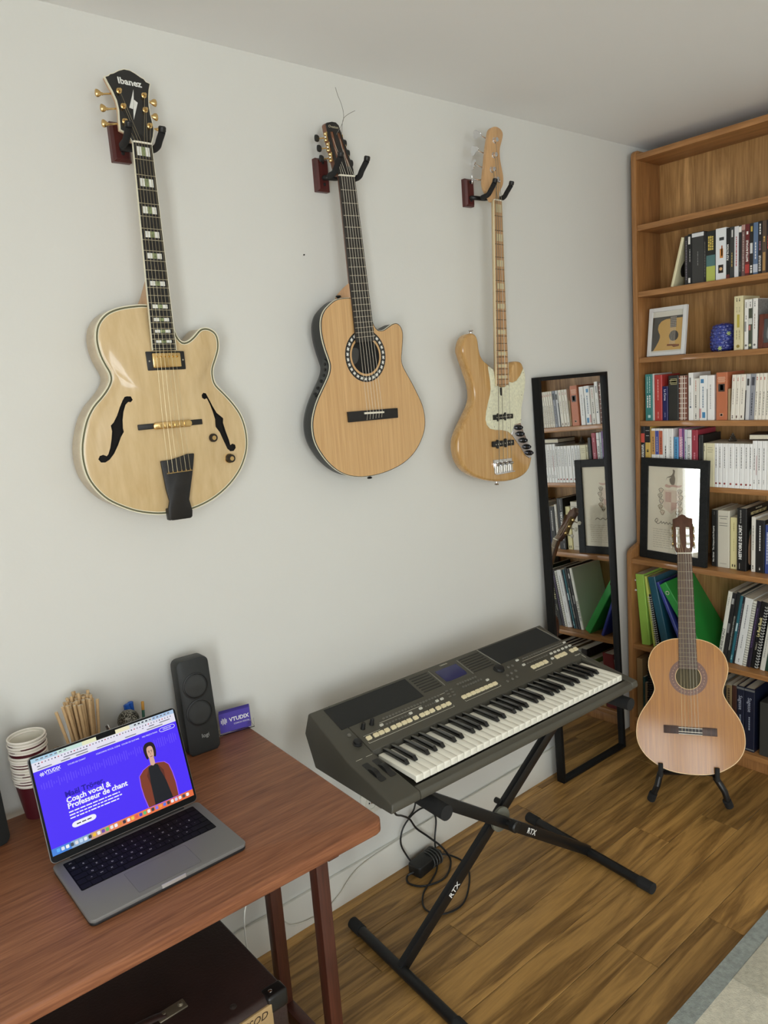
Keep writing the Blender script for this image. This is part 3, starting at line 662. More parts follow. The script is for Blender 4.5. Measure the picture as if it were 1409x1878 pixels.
# preamp on the bowl, strap buttons
edge = smooth_open(mm([(-149, 160), (-145, 141), (-150, 121), (-162, 101), (-179, 77), (-191, 60)]), 4); ne = len(edge)
pr = MB(); vs = []; fs = []
for i, (ex, ez) in enumerate(edge):
    f_ = i / (ne - 1.0); hw_ = 0.0125 * math.sqrt(max(0.0, 1 - abs(2 * f_ - 1) ** 6)) + 0.0002; yc_ = 0.0215
    for xo in (0.001, -0.0028):
        for yo in (-hw_, hw_): vs.append((ex + xo, yc_ + yo, ez))
for i in range(ne - 1):
    q = i * 4
    for a0, b0 in ((0, 1), (1, 3), (3, 2), (2, 0)): fs.append((q + a0, q + b0, q + 4 + b0, q + 4 + a0))
fs += [(0, 1, 3, 2), (ne * 4 - 4, ne * 4 - 2, ne * 4 - 1, ne * 4 - 3)]
pa = pr.add(vs, fs).build('preamp_panel', mat('preamp_grey', (52, 54, 53), 0.35), root, ang=50)
for k in range(6):
    ex, ez = edge[3 + k * 3]; MB().lathe([(0.0038, -0.001), (0.0042, 0.003), (0.0030, 0.0065 if k > 2 else 0.004)], 10, T(ex - 0.0026, 0.021, ez) @ RY(R(-90))).build('preamp_slider', BLACK, pa)
for a, b, rx in ((-0.080, 0.322, 0), (-0.018, -0.184, 180)):
    MB().lathe([(0.004, -0.002), (0.0035, 0.006), (0.008, 0.009), (0.007, 0.012), (0.003, 0.013)], 14, T(a, 0.024, b) @ RX(R(rx))).build('strap_button', BLACK, root)
hanger('reddish wooden hanger block holding the black bowl-back guitar by its slotted head', 1.35, 2.22, (1.3215, 1.3650, 2.172, 2.2600), 1.367, 2.203, -0.130, 0.042, 0.030)
# ---------------------------------------------------------------- bass
root = thing('bass_guitar', 'natural ash four-string bass guitar with pearly scratchplate hung on the wall', 'bass guitar', (1.963, -0.085, 1.3157))
body = mm([(-22, 330), (-50, 352), (-66, 362), (-80, 379), (-86, 400), (-89, 424), (-95, 441), (-106, 450), (-119, 452), (-137, 448), (-153, 436), (-164, 417), (-168, 397), (-162, 376), (-151, 349), (-138, 318), (-127, 288), (-122, 262), (-124, 239), (-135, 218), (-155, 193), (-177, 167), (-196, 142), (-209, 119), (-214, 95), (-213, 68), (-204, 39), (-184, 12), (-151, -12), (-106, -32), (-61, -45), (-13, -54), (35, -58), (81, -56), (117, -47), (141, -32), (155, -10), (162, 16), (156, 43), (140, 72), (121, 103), (111, 137), (108, 170), (115, 202), (127, 233), (137, 265), (140, 297), (138, 323), (129, 343), (117, 351), (97, 353), (82, 349), (73, 338), (66, 320), (53, 305), (36, 292), (10, 290)])
ol = smooth_closed(body, 3)
lp = []
for k, d in ((0.010, 0.0), (0.005, 0.0013), (0.0018, 0.005), (0.0, 0.011), (0.0, 0.030), (0.003, 0.037), (0.010, 0.041)): lp.append((offset(ol, k), d))
MB().rings(lp).build('body', ASH, root, ang=65)
PG = mat('pearl_scratchplate', (222, 220, 192), 0.3, var=0.14, vscale=130)
gd = mm([(-52, 342), (-30, 331), (-24, 322), (-20, 290), (-14, 276), (9, 268), (33, 270), (46, 280), (46, 285), (68, 281), (90, 286), (112, 304), (129, 326), (136, 307), (136, 281), (129, 249), (119, 218), (110, 193), (106, 167), (105, 139), (68, 136), (49, 104), (32, 116), (4, 123), (-29, 127), (-57, 134), (-72, 148), (-77, 167), (-71, 195), (-60, 222), (-49, 246), (-44, 267), (-45, 298), (-50, 323)])
g = MB().prism(gd, -0.0028, -0.0002).build('scratchplate', PG, root, bevel=0.0006, seg=1)
for x, z in ((-47, 333), (-40, 258), (-56, 205), (-54, 163), (-36, 138), (36, 128), (104, 150), (112, 235), (127, 312), (48, 272)): MB().lathe([(0.0022, 0), (0.0022, 0.0008), (0.001, 0.0014)], 8, T(x / 1000, -0.0028, z / 1000) @ RX(R(90))).build('screw', NICKEL, g)
ct = MB().prism(mm([(68, 135), (103, 137), (118, 103), (137, 72), (153, 43), (158, 18), (144, 9), (121, 21), (93, 57), (51, 104)]), -0.0024, -0.0002).build('control_plate', CHROME, root, bevel=0.0006, seg=1)
KN = mat('knob_dark_chrome', (60, 60, 62), 0.15, 0.9)
for k, (x, z) in enumerate([(88, 124), (95, 101), (110, 77), (128, 52), (140, 29)]):
    w = MB().lathe([(0.0095, 0), (0.0095, 0.004), (0.0085, 0.011), (0.0075, 0.0122), (0.005, 0.0124), (0.005, 0.018), (0.004, 0.0188)], 18, T(x / 1000, -0.0024, z / 1000) @ RX(R(90))).build('control_knob', KN, ct)
for nm, q in (('pickup', [(-42, 179), (57, 175), (56, 159), (-42, 162)]), ('pickup', [(-53, 90), (56, 85), (55, 66), (-53, 71)])):
    p_ = MB().prism(mm(q), -0.0095, -0.0005).build(nm, BLACK, root, bevel=0.0015)
    cx = [q[0][0] * 0.75 + q[1][0] * 0.25, q[0][0] * 0.37 + q[1][0] * 0.63]; zt, zb = (q[0][1] + q[1][1]) / 2, (q[2][1] + q[3][1]) / 2
    for c_ in cx:
        for zz, s in ((zt, 1), (zb, -1)): MB().prism(circle(c_ / 1000, zz / 1000, 0.0055, 14), -0.006, -0.001).build('pickup_ear', BLACK, p_)
    for k in range(8):
        x = lerp(q[0][0] + 14, q[1][0] - 14, k / 7.0) / 1000; MB().lathe([(0.0024, 0), (0.0024, 0.0006)], 8, T(x, -0.0095, (zt + zb) / 2000) @ RX(R(90))).build('pole_piece', NICKEL, p_)
bp = MB().prism(mm([(-50, 26), (48, 22), (50, -26), (-45, -25)]), -0.0025, -0.0003).build('bridge_plate', CHROME, root, bevel=0.0005, seg=1)
MB().prism(mm([(-46, -21), (49, -22), (49, -26), (-46, -25)]), -0.013, -0.002).build('bridge_wall', CHROME, bp, bevel=0.0006, seg=1)
for k in range(4):
    x = -0.034 + k * 0.0225
    sd = MB().tube([(x - 0.009, -0.008, 0.009 - 0.0006 * k), (x + 0.009, -0.008, 0.009 - 0.0006 * k)], 0.0052, 12).build('bridge_saddle', CHROME, bp)
    MB().tube([(x, -0.007, 0.004), (x, -0.007, -0.022)], 0.0014, 6).build('saddle_screw', NICKEL, sd)
nk = Neck((24, 871), (-2, 5), 866, 18.5, 30.5, 274, -0.0125)
MAPF = wood('maple_fretboard', (170, 128, 88), (198, 156, 112), (30, 30, 3), rough=0.35, coat=0.3)
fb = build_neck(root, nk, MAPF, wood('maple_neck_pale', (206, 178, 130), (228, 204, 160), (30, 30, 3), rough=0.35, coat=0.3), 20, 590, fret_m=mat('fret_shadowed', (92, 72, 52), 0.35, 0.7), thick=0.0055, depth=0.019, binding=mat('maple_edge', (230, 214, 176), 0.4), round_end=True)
for i in (1, 3, 5, 7, 9, 12, 15, 17, 19):
    d0, d1 = fret_d(nk, i - 1), fret_d(nk, i); dm = (d0 + d1) / 2; h = (d1 - d0) * 0.26
    MB().prism(nk.quad(dm - h, dm + h, -0.75, 0.75), nk.y - 0.0003, nk.y + 0.001).build('inlay', mat('pearl_aged', (206, 190, 150), 0.3), fb)
MB().prism(mm([(1, 268), (9, 267), (9, 244), (5, 240), (1, 244)]), -0.0045, -0.002).build('truss_wheel_slot', MATTE_BLACK, root)
head = mm([(7, 869), (-8, 888), (-22, 905), (-26, 925), (-22, 950), (-14, 985), (-4, 1030), (7, 1066), (14, 1087), (26, 1098), (44, 1103), (60, 1101), (73, 1094), (77, 1082), (69, 1060), (59, 1037), (58, 1008), (64, 978), (70, 954), (67, 928), (50, 904), (43, 884), (41, 870)])
hs = smooth_open(head, 3)
MB().prism(hs, 0.0, 0.014).build('headstock', wood('maple_head', (190, 146, 98), (214, 172, 122), (30, 30, 3), rough=0.35, coat=0.4), root, bevel=0.0015)
pp = []
for (px, pz), (kx, kz), rot in zip([(29, 938), (13, 967), (26, 1013), (33, 1059)], [(-62, 936), (-52, 981), (-44, 1025), (-28, 1074)], (0, 25, 60, 85)):
    g = MB().lathe([(0.009, 0), (0.009, 0.001), (0.0068, 0.002), (0.006, 0.008), (0.007, 0.0125), (0.0045, 0.013)], 16, T(px / 1000, 0.0, pz / 1000) @ RX(R(90))).build('tuner', CHROME, root)
    MB().tube([(px / 1000 - 0.02, 0.019, lerp(pz, kz, 0.6) / 1000), (kx / 1000 + 0.008, 0.019, kz / 1000)], 0.0026, 8).build('shaft', CHROME, g)
    clover = []
    for a in range(28):
        w = 2 * PI * a / 28; clover.append((0.0125 * (1 + 0.22 * math.cos(3 * w)) * math.cos(w), 0.0155 * (1 + 0.16 * math.cos(3 * w)) * math.sin(w)))
    MB().prism(clover, -0.0015, 0.0015, 'yz', T(kx / 1000, 0.019, kz / 1000) @ RX(R(rot)) @ RZ(R(rot - 45)) ).build('clover_key', CHROME, g, bevel=0.0005, seg=1)
    MB().box(px / 1000 - 0.012, px / 1000 + 0.012, 0.014, 0.020, pz / 1000 - 0.012, pz / 1000 + 0.012).build('tuner_gear', CHROME, g, bevel=0.002)
    pp.append((px / 1000, -0.006, pz / 1000))
MB().lathe([(0.006, 0), (0.006, 0.002), (0.003, 0.006)], 12, T(0.045, 0, 0.935) @ RX(R(90))).build('string_tree', CHROME, root)
strings(root, nk, [-13.5 + 9 * k for k in range(4)], [-32 + 22 * k for k in range(4)], pp, -0.0150, lambda i, b: (b[0], -0.008, -0.021), mat('bass_string', (150, 145, 130), 0.35, 0.9), [0.0012, 0.001, 0.0008, 0.0007])
for a, b, rx in ((-0.104, 0.450, 0), (-0.014, -0.053, 180)):
    MB().lathe([(0.003, -0.002), (0.003, 0.007), (0.0085, 0.010), (0.0075, 0.0125), (0.003, 0.0135)], 14, T(a, 0.020, b) @ RX(R(rx))).build('strap_button', CHROME, root)
hanger('reddish wooden hanger block holding the natural ash bass by its head', 1.94, 2.22, (1.9210, 1.9620, 2.1815, 2.2680), 1.981, 2.203, -0.126, 0.037, 0.028)
# ---------------------------------------------------------------- classical guitar on its stand
cx_, cz_ = Vector((0.5241, -0.8516, 0.0025)), Vector((0.3399, 0.2118, 0.9163)); cx_.normalize(); cz_ = (cz_ - cx_ * cz_.dot(cx_)).normalized(); cy_ = cz_.cross(cx_)
CM = Matrix((cx_, cy_, cz_)).transposed().to_4x4(); CM.translation = (2.4461, -0.5056, 0.2979)
root = thing('classical_guitar', 'honey coloured classical guitar leaning in a floor stand before the bookcase', 'guitar', M=CM)
half = [(33, 326), (61, 321), (89, 310), (113, 291), (129, 268), (138, 240), (139, 214), (133, 186), (123, 158), (119, 133), (129, 107), (147, 79), (167, 48), (181, 14), (186, -20), (184, -52), (173, -82), (152, -110), (125, -131), (94, -148), (58, -158), (20, -162)]
body = mm([(-a - 2, b) for a, b in half] + [(a - 2, b) for a, b in reversed(half)])
ol = smooth_closed(body, 3)
SIDE = wood('rosewood_side', (66, 34, 22), (104, 58, 36), (6, 6, 30), rough=0.35, coat=0.5)
MB().rings([(offset(ol, 0.0012), 0.0), (offset(ol, 0.0012), 0.094), (offset(ol, 0.006), 0.098)], cap0=False).build('sides', SIDE, root, ang=50)
MB().band(ol, offset(ol, 0.0025), -0.0006, 0.004).build('binding', mat('pale_binding', (226, 190, 130), 0.35), root)
topo = MB().prism(offset(ol, 0.0025), -0.0004, 0.004).build('soundboard', HONEY, root)
hc = (-0.001, 0.184); c = MB(); c.prism(circle(*hc, 0.0435, 48), -0.02, 0.0038); cut(topo, c, mat('label_inside', (84, 76, 56), 0.9))
MB().prism(circle(*hc, 0.047, 40), 0.0045, 0.0055).build('soundhole_floor', mat('label_inside', (84, 76, 56)), root)
ros = MB().band(circle(*hc, 0.0665, 64), circle(*hc, 0.0455, 64), -0.0007, 0.001).build('rosette', mat('rosette_rose', (112, 72, 52), 0.35, var=0.2, vscale=200), root)
MB().band(circle(*hc, 0.0455, 64), circle(*hc, 0.0435, 64), -0.0008, 0.001).build('rosette_ring', mat('pale_binding', (226, 190, 130)), ros)
dia = MB().prism([(-0.002, 0), (0, 0.003), (0.002, 0), (0, -0.003)], -0.0009, -0.0006).mesh('rosette_tile', mat('rosette_tile', (168, 124, 92), 0.4), smooth=False)
for k in range(32):
    a = 2 * PI * k / 32
    if abs(((a - PI / 2 + PI) % (2 * PI)) - PI) < 0.5: continue
    inst('rosette_tile', dia, ros, (hc[0] + 0.056 * math.cos(a), 0, hc[1] + 0.056 * math.sin(a)), (0, -a, 0))
nk = Neck((-1, 650), (0, 0), 650, 26, 32.5, 212, -0.0075)
build_neck(root, nk, wood('rosewood_board', (70, 52, 42), (104, 82, 66), (60, 60, 4), rough=0.5), MAHOG, 19, 325, depth=0.019)
MB().rings([([(-0.03, 0.335), (0.03, 0.335), (0.03, 0.31), (-0.03, 0.31)], 0.09), ([(-0.03, 0.36), (0.03, 0.36), (0.03, 0.31), (-0.03, 0.31)], 0.03), ([(-0.03, 0.39), (0.03, 0.39), (0.03, 0.31), (-0.03, 0.31)], -0.002)]).build('heel', MAHOG, root, bevel=0.005)
head = mm([(-26, 650), (-33, 668), (-37, 688), (-38, 742), (-39, 793), (-30, 796), (-22, 800), (-14, 808), (-4, 813), (6, 809), (13, 801), (22, 797), (33, 795), (33, 741), (32, 686), (28, 666), (25, 650)])
HT = tilt(-0.003, 0.65, 0.20)
hb = MB().prism(head, 0.0, 0.02, HT).build('headstock', wood('walnut_head', (70, 42, 28), (104, 66, 46), (40, 40, 3), rough=0.45, coat=0.2), root, bevel=0.0015)
sl = [rrect(-0.0285, -0.0145, 0.672, 0.764, 0.006), rrect(0.0075, 0.0215, 0.672, 0.763, 0.006)]
c = MB()
for s_ in sl: c.prism(s_, -0.08, 0.09, HT)
cut(hb, c, mat('slot_inside', (120, 84, 62), 0.6))
pp = []
for s, x0 in ((-1, -0.0215), (1, 0.0145)):
    MB().box(s * 0.0375 - 0.0025 if s < 0 else 0.0325, s * 0.0375 if s < 0 else 0.0345, 0.012, 0.030, 0.682, 0.770).build('tuner_plate', mat('dull_brass', (112, 90, 56), 0.5, 0.8), hb, bevel=0.0005)
    for zz in (0.692, 0.725, 0.757):
        ys = -0.003 + 0.20 * (zz - 0.65) + 0.010; ex = -0.0395 if s < 0 else 0.034
        MB().tube([(x0 - 0.009, ys, zz), (x0 + 0.009, ys, zz)], 0.0042, 10).build('roller', BONE, hb)
        MB().lathe([(0.0062, -0.003), (0.0068, 0), (0.003, 0.002)], 12, T(ex + s * 0.003, ys, zz) @ RY(R(90 * s))).build('gear', GOLD, hb)
        MB().tube([(ex, ys + 0.008, zz - 0.005), (ex + s * 0.004, ys + 0.026, zz - 0.005)], 0.0025, 8).build('tuner_shaft', NICKEL, hb)
        MB().lathe([(0.003, -0.001), (0.0068, 0.002), (0.0088, 0.008), (0.006, 0.014)], 12, T(ex + s * 0.004, ys + 0.024, zz - 0.005) @ RX(R(-90)) @ Matrix.Diagonal((0.6, 1.1, 1, 1))).build('tuner_button', BONE, hb)
        pp.append((s, (x0, ys - 0.004, zz)))
lo = [p for s, p in pp if s < 0]; hi = [p for s, p in pp if s > 0]
bo = MB().prism(mm([(-91, 6), (-40, 6), (-40, 4), (42, 4), (42, 6), (91, 6), (91, -22), (-91, -22)]), -0.0075, -0.0004).build('bridge', ROSEWOOD, root, bevel=0.0012)
for z0, z1 in ((2, 0), (-12, -14), (-20, -21.5)): MB().prism(mm([(-40, z0), (41, z0), (41, z1), (-40, z1)]), -0.0095, -0.007).build('saddle', BONE, bo)
for z0, z1 in ((-1, -11), (-15, -19)): MB().prism(mm([(-39, z0), (40, z0), (40, z1), (-39, z1)]), -0.0079, -0.007).build('tie_block', mat('tie_block_dark', (34, 22, 18), 0.5), bo)
strings(root, nk, [-21.5 + 8.6 * k for k in range(6)], [-28 + 11.4 * k for k in range(6)], [lo[0], lo[1], lo[2], hi[2], hi[1], hi[0]], -0.0105, lambda i, b: (b[0], -0.0088, b[1] - 0.016), [mat('wound_string', (205, 190, 150), 0.35, 0.6)] * 3 + [NYLON] * 3, 0.00045)
# stand: two folding A legs with padded arms under the body
t = thing('guitar_stand', 'black folding guitar stand under the honey coloured classical guitar', 'stand', (2.47, -0.48, 0))
tl = Vector((2.47, -0.48, 0))
for s, foot, px in ((-1, Vector((2.351, -0.402, 0.016)), -0.105), (1, Vector((2.497, -0.628, 0.016)), 0.085)):
    cr = CM @ Vector((px, 0.0, -0.158)); crb = CM @ Vector((px, 0.10, -0.158)); tipf = CM @ Vector((px, -0.017, -0.152)); tipt = CM @ Vector((px, -0.019, -0.130))
    sd = cr - CM.to_3x3() @ Vector((0, 0, 0.012)); sb = crb - CM.to_3x3() @ Vector((0, 0, 0.012)); sf = CM @ Vector((px, -0.016, -0.172))
    top = Vector((2.545, -0.475 - s * 0.012, 0.43))
    back = Vector((2.655, -0.455 if s < 0 else -0.50, 0.013))
    L = lambda v: tuple(v - tl)
    MB().tube([L(foot), L(foot + (sd - foot) * 0.5 + Vector((0.01, 0, 0))), L(sb * 0.6 + sd * 0.4)], 0.0115, 12).build('front_leg', STEEL, t)
    MB().tube([L(foot + (sd - foot).normalized() * -0.003), L(foot + (sd - foot).normalized() * 0.03)], 0.015, 14).build('rubber_foot', FOAM, t)
    MB().tube([L(sb), L(sd), L(sf), L(tipf + (sf - tipf) * 0.3), L(tipt)], 0.0085, 10).build('cradle_arm', FOAM, t)
    MB().tube([L(sb * 0.6 + sd * 0.4), L(back)], 0.0085, 10).build('rear_leg', STEEL, t)
    MB().tube([L(back), L(back + (sb - back).normalized() * 0.03)], 0.0115, 12).build('rubber_foot', FOAM, t)
a_, b_ = CM @ Vector((-0.105, 0.125, -0.165)), CM @ Vector((0.085, 0.125, -0.165))
MB().tube([tuple(a_ - tl), tuple(b_ - tl)], 0.008, 10).build('cross_bar', STEEL, t)
# ================================================================ arranger keyboard
KA = R(-2.194)
KM = T(1.0956, -0.5223, 0) @ RZ(KA)
root = thing('arranger_keyboard', 'dark grey electronic keyboard with cream buttons on the black X stand', 'keyboard', M=KM)
KB = mat('keyboard_shell', (74, 71, 61), 0.5, bump=0.05, bscale=500)
KD = mat('keyboard_dark', (24, 24, 23), 0.5)
KGR = mat('speaker_grille', (30, 31, 29), 0.75, bump=0.4, bscale=900)
IVORY = mat('key_ivory', (238, 234, 218), 0.3, coat=0.3)
KBLK = mat('key_black', (16, 16, 16), 0.25, coat=0.3)
BTN = mat('button_cream', (236, 222, 182), 0.45)
BTW = mat('button_white', (205, 202, 188), 0.45)
BTD = mat('button_grey', (104, 101, 92), 0.5)
U0, U1 = -0.105, 0.882
# shell: end cheeks + back + panel; profile in (v,z)
prof = [(-0.030, 0.638), (-0.032, 0.648), (-0.028, 0.660), (-0.006, 0.664), (-0.004, 0.646), (0.158, 0.650), (0.160, 0.694), (0.355, 0.757), (0.362, 0.752), (0.366, 0.700), (0.300, 0.628), (0.150, 0.632)]
MB().prism(prof, -0.012, 0.852, 'yz').build('shell', KB, root, bevel=0.0015)
cheek = [(-0.030, 0.638), (-0.032, 0.648), (-0.028, 0.661), (0.02, 0.669), (0.160, 0.694), (0.355, 0.757), (0.362, 0.752), (0.366, 0.700), (0.300, 0.628), (0.150, 0.632)]
def cheek_mesh(ua, ub, taper):
    m = MB(); n = len(cheek); vs = [(ua, v, z) for v, z in cheek] + [(ub + taper * max(0, (z - 0.64)) / 0.117, v, z) for v, z in cheek]
    return m.add(vs, [list(range(n))[::-1], list(range(n, 2 * n))] + [(i, (i + 1) % n, n + (i + 1) % n, n + i) for i in range(n)])
cheek_mesh(-0.0125, U0, 0.030).build('left_cheek', KB, root, bevel=0.004, seg=3)
cheek_mesh(0.8525, U1, -0.004).build('right_cheek', KB, root, bevel=0.004, seg=3)
MB().prism([(0.02, 0.6325), (0.15, 0.6265), (0.296, 0.6225), (0.290, 0.618), (0.03, 0.622)], -0.09, 0.87, 'yz').build('underside', KD, root)
# keys
KL = 0.1520; WW = 0.8427 / 36
wk = MB(); wk.prism([(0.0, 0.664), (0.0, 0.680), (0.0015, 0.682), (KL, 0.682), (KL, 0.672), (0.01, 0.668)], 0.0005, WW - 0.0005, 'yz')
wme = wk.mesh('white_key', IVORY, bevel=0.0007, seg=1)
bk = MB(); w2 = 0.0115
bk.prism([(0.055, 0.683), (0.055, 0.6855), (0.064, 0.6945), (KL, 0.6945), (KL, 0.683)], -w2 / 2, w2 / 2, 'yz')
bme = bk.mesh('black_key', KBLK, bevel=0.0015, seg=2)
for i in range(36):
    inst('white_key', wme, root, (i * WW, 0, 0))
    if i < 35 and i % 7 in (0, 1, 3, 4, 5): inst('black_key', bme, root, ((i + 1) * WW + {0: -0.002, 1: 0.002, 3: -0.003, 4: 0, 5: 0.003}[i % 7], 0, 0))
# panel frame: u along, w up the slope
pl = Vector((0.19, 0.06)); pln = pl.normalized(); pa = math.atan2(0.06, 0.19)
PM = T(0, 0.165, 0.6965) @ RX(pa)
PMI = PM
def panel(m, name, mt, parent=root, **k):
    o = m.build(name, mt, parent, **k); o.matrix_local = PMI if parent is root else Matrix(); return o
def pbox(u0, u1, w0, w1, h, name, mt, bev=0.0006, h0=-0.003):
    o = MB().prism(rrect(u0, u1, w0, w1, min(0.0012, (w1 - w0) * 0.3), 2), h0, h, 'xy').build(name, mt, root, bevel=bev, seg=1); o.matrix_local = PMI; return o
def pquad(pts, h, name, mt, h0=-0.003):
    o = MB().prism(pts, h0, h, 'xy').build(name, mt, root); o.matrix_local = PMI; return o
gl = pquad([(-0.034, 0.192), (-0.036, 0.100), (0.256, 0.100), (0.258, 0.192)], 0.0008, 'speaker_grille', KGR)
gr = pquad([(0.566, 0.194), (0.578, 0.102), (0.866, 0.100), (0.852, 0.192)], 0.0008, 'speaker_grille', KGR)
LINE = mat('panel_line', (132, 130, 120), 0.5)
pquad([(0.563, 0.196), (0.566, 0.196), (0.579, 0.1), (0.576, 0.1)], 0.0016, 'grille_trim', LINE)
pquad([(0.8525, 0.193), (0.856, 0.193), (0.870, 0.0995), (0.8665, 0.0995)], 0.0016, 'grille_trim', LINE)
LCD = mat('lcd_blue', (38, 42, 92), 0.15, coat=0.5)
pquad([(0.352, 0.182), (0.358, 0.112), (0.452, 0.110), (0.458, 0.180)], 0.0008, 'screen_bezel', mat('bezel_grey', (74, 72, 65), 0.45))
pquad([(0.362, 0.173), (0.362, 0.119), (0.378, 0.116), (0.445, 0.117), (0.450, 0.125), (0.450, 0.173)], 0.0014, 'screen', LCD)
for k in range(7):
    for x0, x1 in ((0.268, 0.338), (0.472, 0.560)):
        w = 0.112 + 0.0115 * k; pbox(x0 + 0.0 * k, x1 - (0.0 if x0 < 0.3 else 0), w, w + 0.0035, 0.0016, 'panel_rib', mat('rib_dark', (48, 47, 42), 0.5), 0)
for x in (0.345, 0.464): pbox(x, x + 0.0022, 0.108, 0.186, 0.0014, 'panel_rib', LINE, 0)
for u in [0.009, 0.033, 0.051, 0.070, 0.093, 0.112, 0.131, 0.149, 0.172, 0.196, 0.214, 0.233, 0.257, 0.277, 0.296]: pbox(u - 0.0076, u + 0.0076, 0.0315, 0.0435, 0.0042, 'button', BTN)
for k in range(8): u = 0.359 + 0.01843 * k; pbox(u - 0.0078, u + 0.0078, 0.0315, 0.0435, 0.0042, 'button', BTN)
for u in (0.664, 0.683, 0.701, 0.721, 0.779, 0.798, 0.816, 0.854, 0.873): pbox(u - 0.0076, u + 0.0076, 0.0305, 0.0445, 0.0042, 'button', BTN)
for u, w in ((0.07, 0.062), (0.172, 0.060), (0.211, 0.062), (0.275, 0.064), (0.294, 0.064), (0.481, 0.063), (0.643, 0.090), (0.644, 0.062), (0.776, 0.061), (0.795, 0.061), (0.814, 0.061), (0.834, 0.061), (0.853, 0.061), (0.871, 0.061), (0.869, 0.083), (0.758, 0.040)): pbox(u - 0.0055, u + 0.0055, w - 0.0035, w + 0.0035, 0.0032, 'button', BTW)
for k in range(8): pbox(0.082 + 0.011 * k, 0.089 + 0.011 * k, 0.056, 0.0605, 0.002, 'button', BTD, 0)
for k in range(19): pbox(0.088 + 0.0112 * k, 0.0955 + 0.0112 * k, 0.078, 0.083, 0.002, 'button', BTD, 0)
for k in range(5): pbox(0.228 + 0.0088 * k, 0.2335 + 0.0088 * k, 0.060, 0.064, 0.002, 'button', BTD, 0)
for k in range(18): pbox(0.664 + 0.0112 * k, 0.6715 + 0.0112 * k, 0.085, 0.090, 0.002, 'button', BTD, 0)
for k in range(9): pbox(0.660 + 0.0115 * k, 0.667 + 0.0115 * k, 0.060, 0.064, 0.002, 'button', BTD, 0)
for r_ in range(2):
    for k in range(8): u = 0.384 + 0.0105 * k + 0.006 * (1 - r_); pbox(u - 0.0034, u + 0.0034, 0.0715 + 0.018 * r_, 0.0775 + 0.018 * r_, 0.0026, 'button', BTD, 0)
for k in range(3):
    for j in range(2): pbox(0.318 + 0.017 * j + 0.004 * k, 0.328 + 0.017 * j + 0.004 * k, 0.058 + 0.012 * k, 0.0625 + 0.012 * k, 0.002, 'button', BTD, 0)
for u, w in ((0.590, 0.078), (0.608, 0.077), (0.555, 0.049), (0.575, 0.051), (0.597, 0.053), (0.533, 0.028), (0.556, 0.028), (0.577, 0.029)):
    o = MB().lathe([(0.0045, -0.002), (0.0045, 0.002), (0.0036, 0.0028)], 12, T(u, w, 0)).build('round_button', BTD, root); o.matrix_local = PMI
def knob(u, w, r, h, nm, mt):
    o = MB().lathe([(r, -0.002), (r, h * 0.2), (r * 0.88, h * 0.3), (r * 0.8, h * 0.9), (r * 0.66, h)], 20, T(u, w, 0)).build(nm, mt, root); o.matrix_local = PMI; return o
knob(0.555, 0.086, 0.0185, 0.009, 'data_dial', KD); knob(-0.029, 0.037, 0.0135, 0.010, 'volume_dial', KD)
knob(0.018, 0.077, 0.0068, 0.019, 'control_knob', BLACK); knob(0.049, 0.079, 0.0068, 0.019, 'control_knob', BLACK); knob(-0.030, 0.074, 0.006, 0.003, 'power_button', BTD)
WL = mat('panel_print', (196, 192, 176), 0.6)
def pline(u0, w0, u1, w1, t=0.0011):
    d = Vector((u1 - u0, w1 - w0)).normalized(); nrm = Vector((-d.y, d.x)) * t / 2
    o = MB().prism([(u0 + nrm.x, w0 + nrm.y), (u1 + nrm.x, w1 + nrm.y), (u1 - nrm.x, w1 - nrm.y), (u0 - nrm.x, w0 - nrm.y)], 0.0, 0.0004, 'xy').build('panel_line', WL, root, smooth=False); o.matrix_local = PMI
for a in ((-0.001, 0.021, 0.305, 0.021), (0.305, 0.021, 0.305, 0.027), (-0.001, 0.021, -0.001, 0.026), (0.351, 0.021, 0.498, 0.021), (0.498, 0.021, 0.498, 0.027), (0.351, 0.021, 0.351, 0.026), (0.655, 0.021, 0.735, 0.021), (0.735, 0.021, 0.74, 0.030), (0.07, 0.0715, 0.222, 0.0715), (0.655, 0.0775, 0.86, 0.0775), (0.0, 0.050, 0.056, 0.050), (0.302, 0.082, 0.322, 0.082), (0.866, -0.012, 0.866, 0.006)): pline(*a, t=0.0022 if a[0] == 0.866 else 0.0011)
lettering('YAMAHA', 0.0075, WL, root, PM @ T(0.412, 0.189, 0.0007))
lettering('PSR-S670', 0.0068, WL, root, PM @ T(0.853, 0.012, 0.0007))
# pitch and modulation wheels in a recess beside the keys
for u in (-0.060, -0.028):
    rc = MB().prism(rrect(u - 0.0095, u + 0.0095, 0.052, 0.132, 0.003, 2), 0, 0.0006, 'xy').build('wheel_slot', KD, root); rc.matrix_local = T(0, 0, 0.669) @ T(0, 0.02, 0) @ RX(R(9.5)) @ T(0, -0.02, 0.0008)
    wh = MB().tube([(u - 0.007, 0.092, 0), (u + 0.007, 0.092, 0)], 0.030, 28).build('pitch_wheel', mat('wheel_black', (22, 22, 21), 0.6), root); wh.matrix_local = T(0, 0, 0.6595)
for u, v in ((-0.072, 0.149), (-0.040, 0.149)):
    o = MB().box(0, 0.02, 0, 0.0012, 0, 0.0004).build('panel_line', WL, root); o.matrix_local = T(u, v, 0.669 + (v - 0.02) * 0.178 + 0.0006) @ RX(R(10))
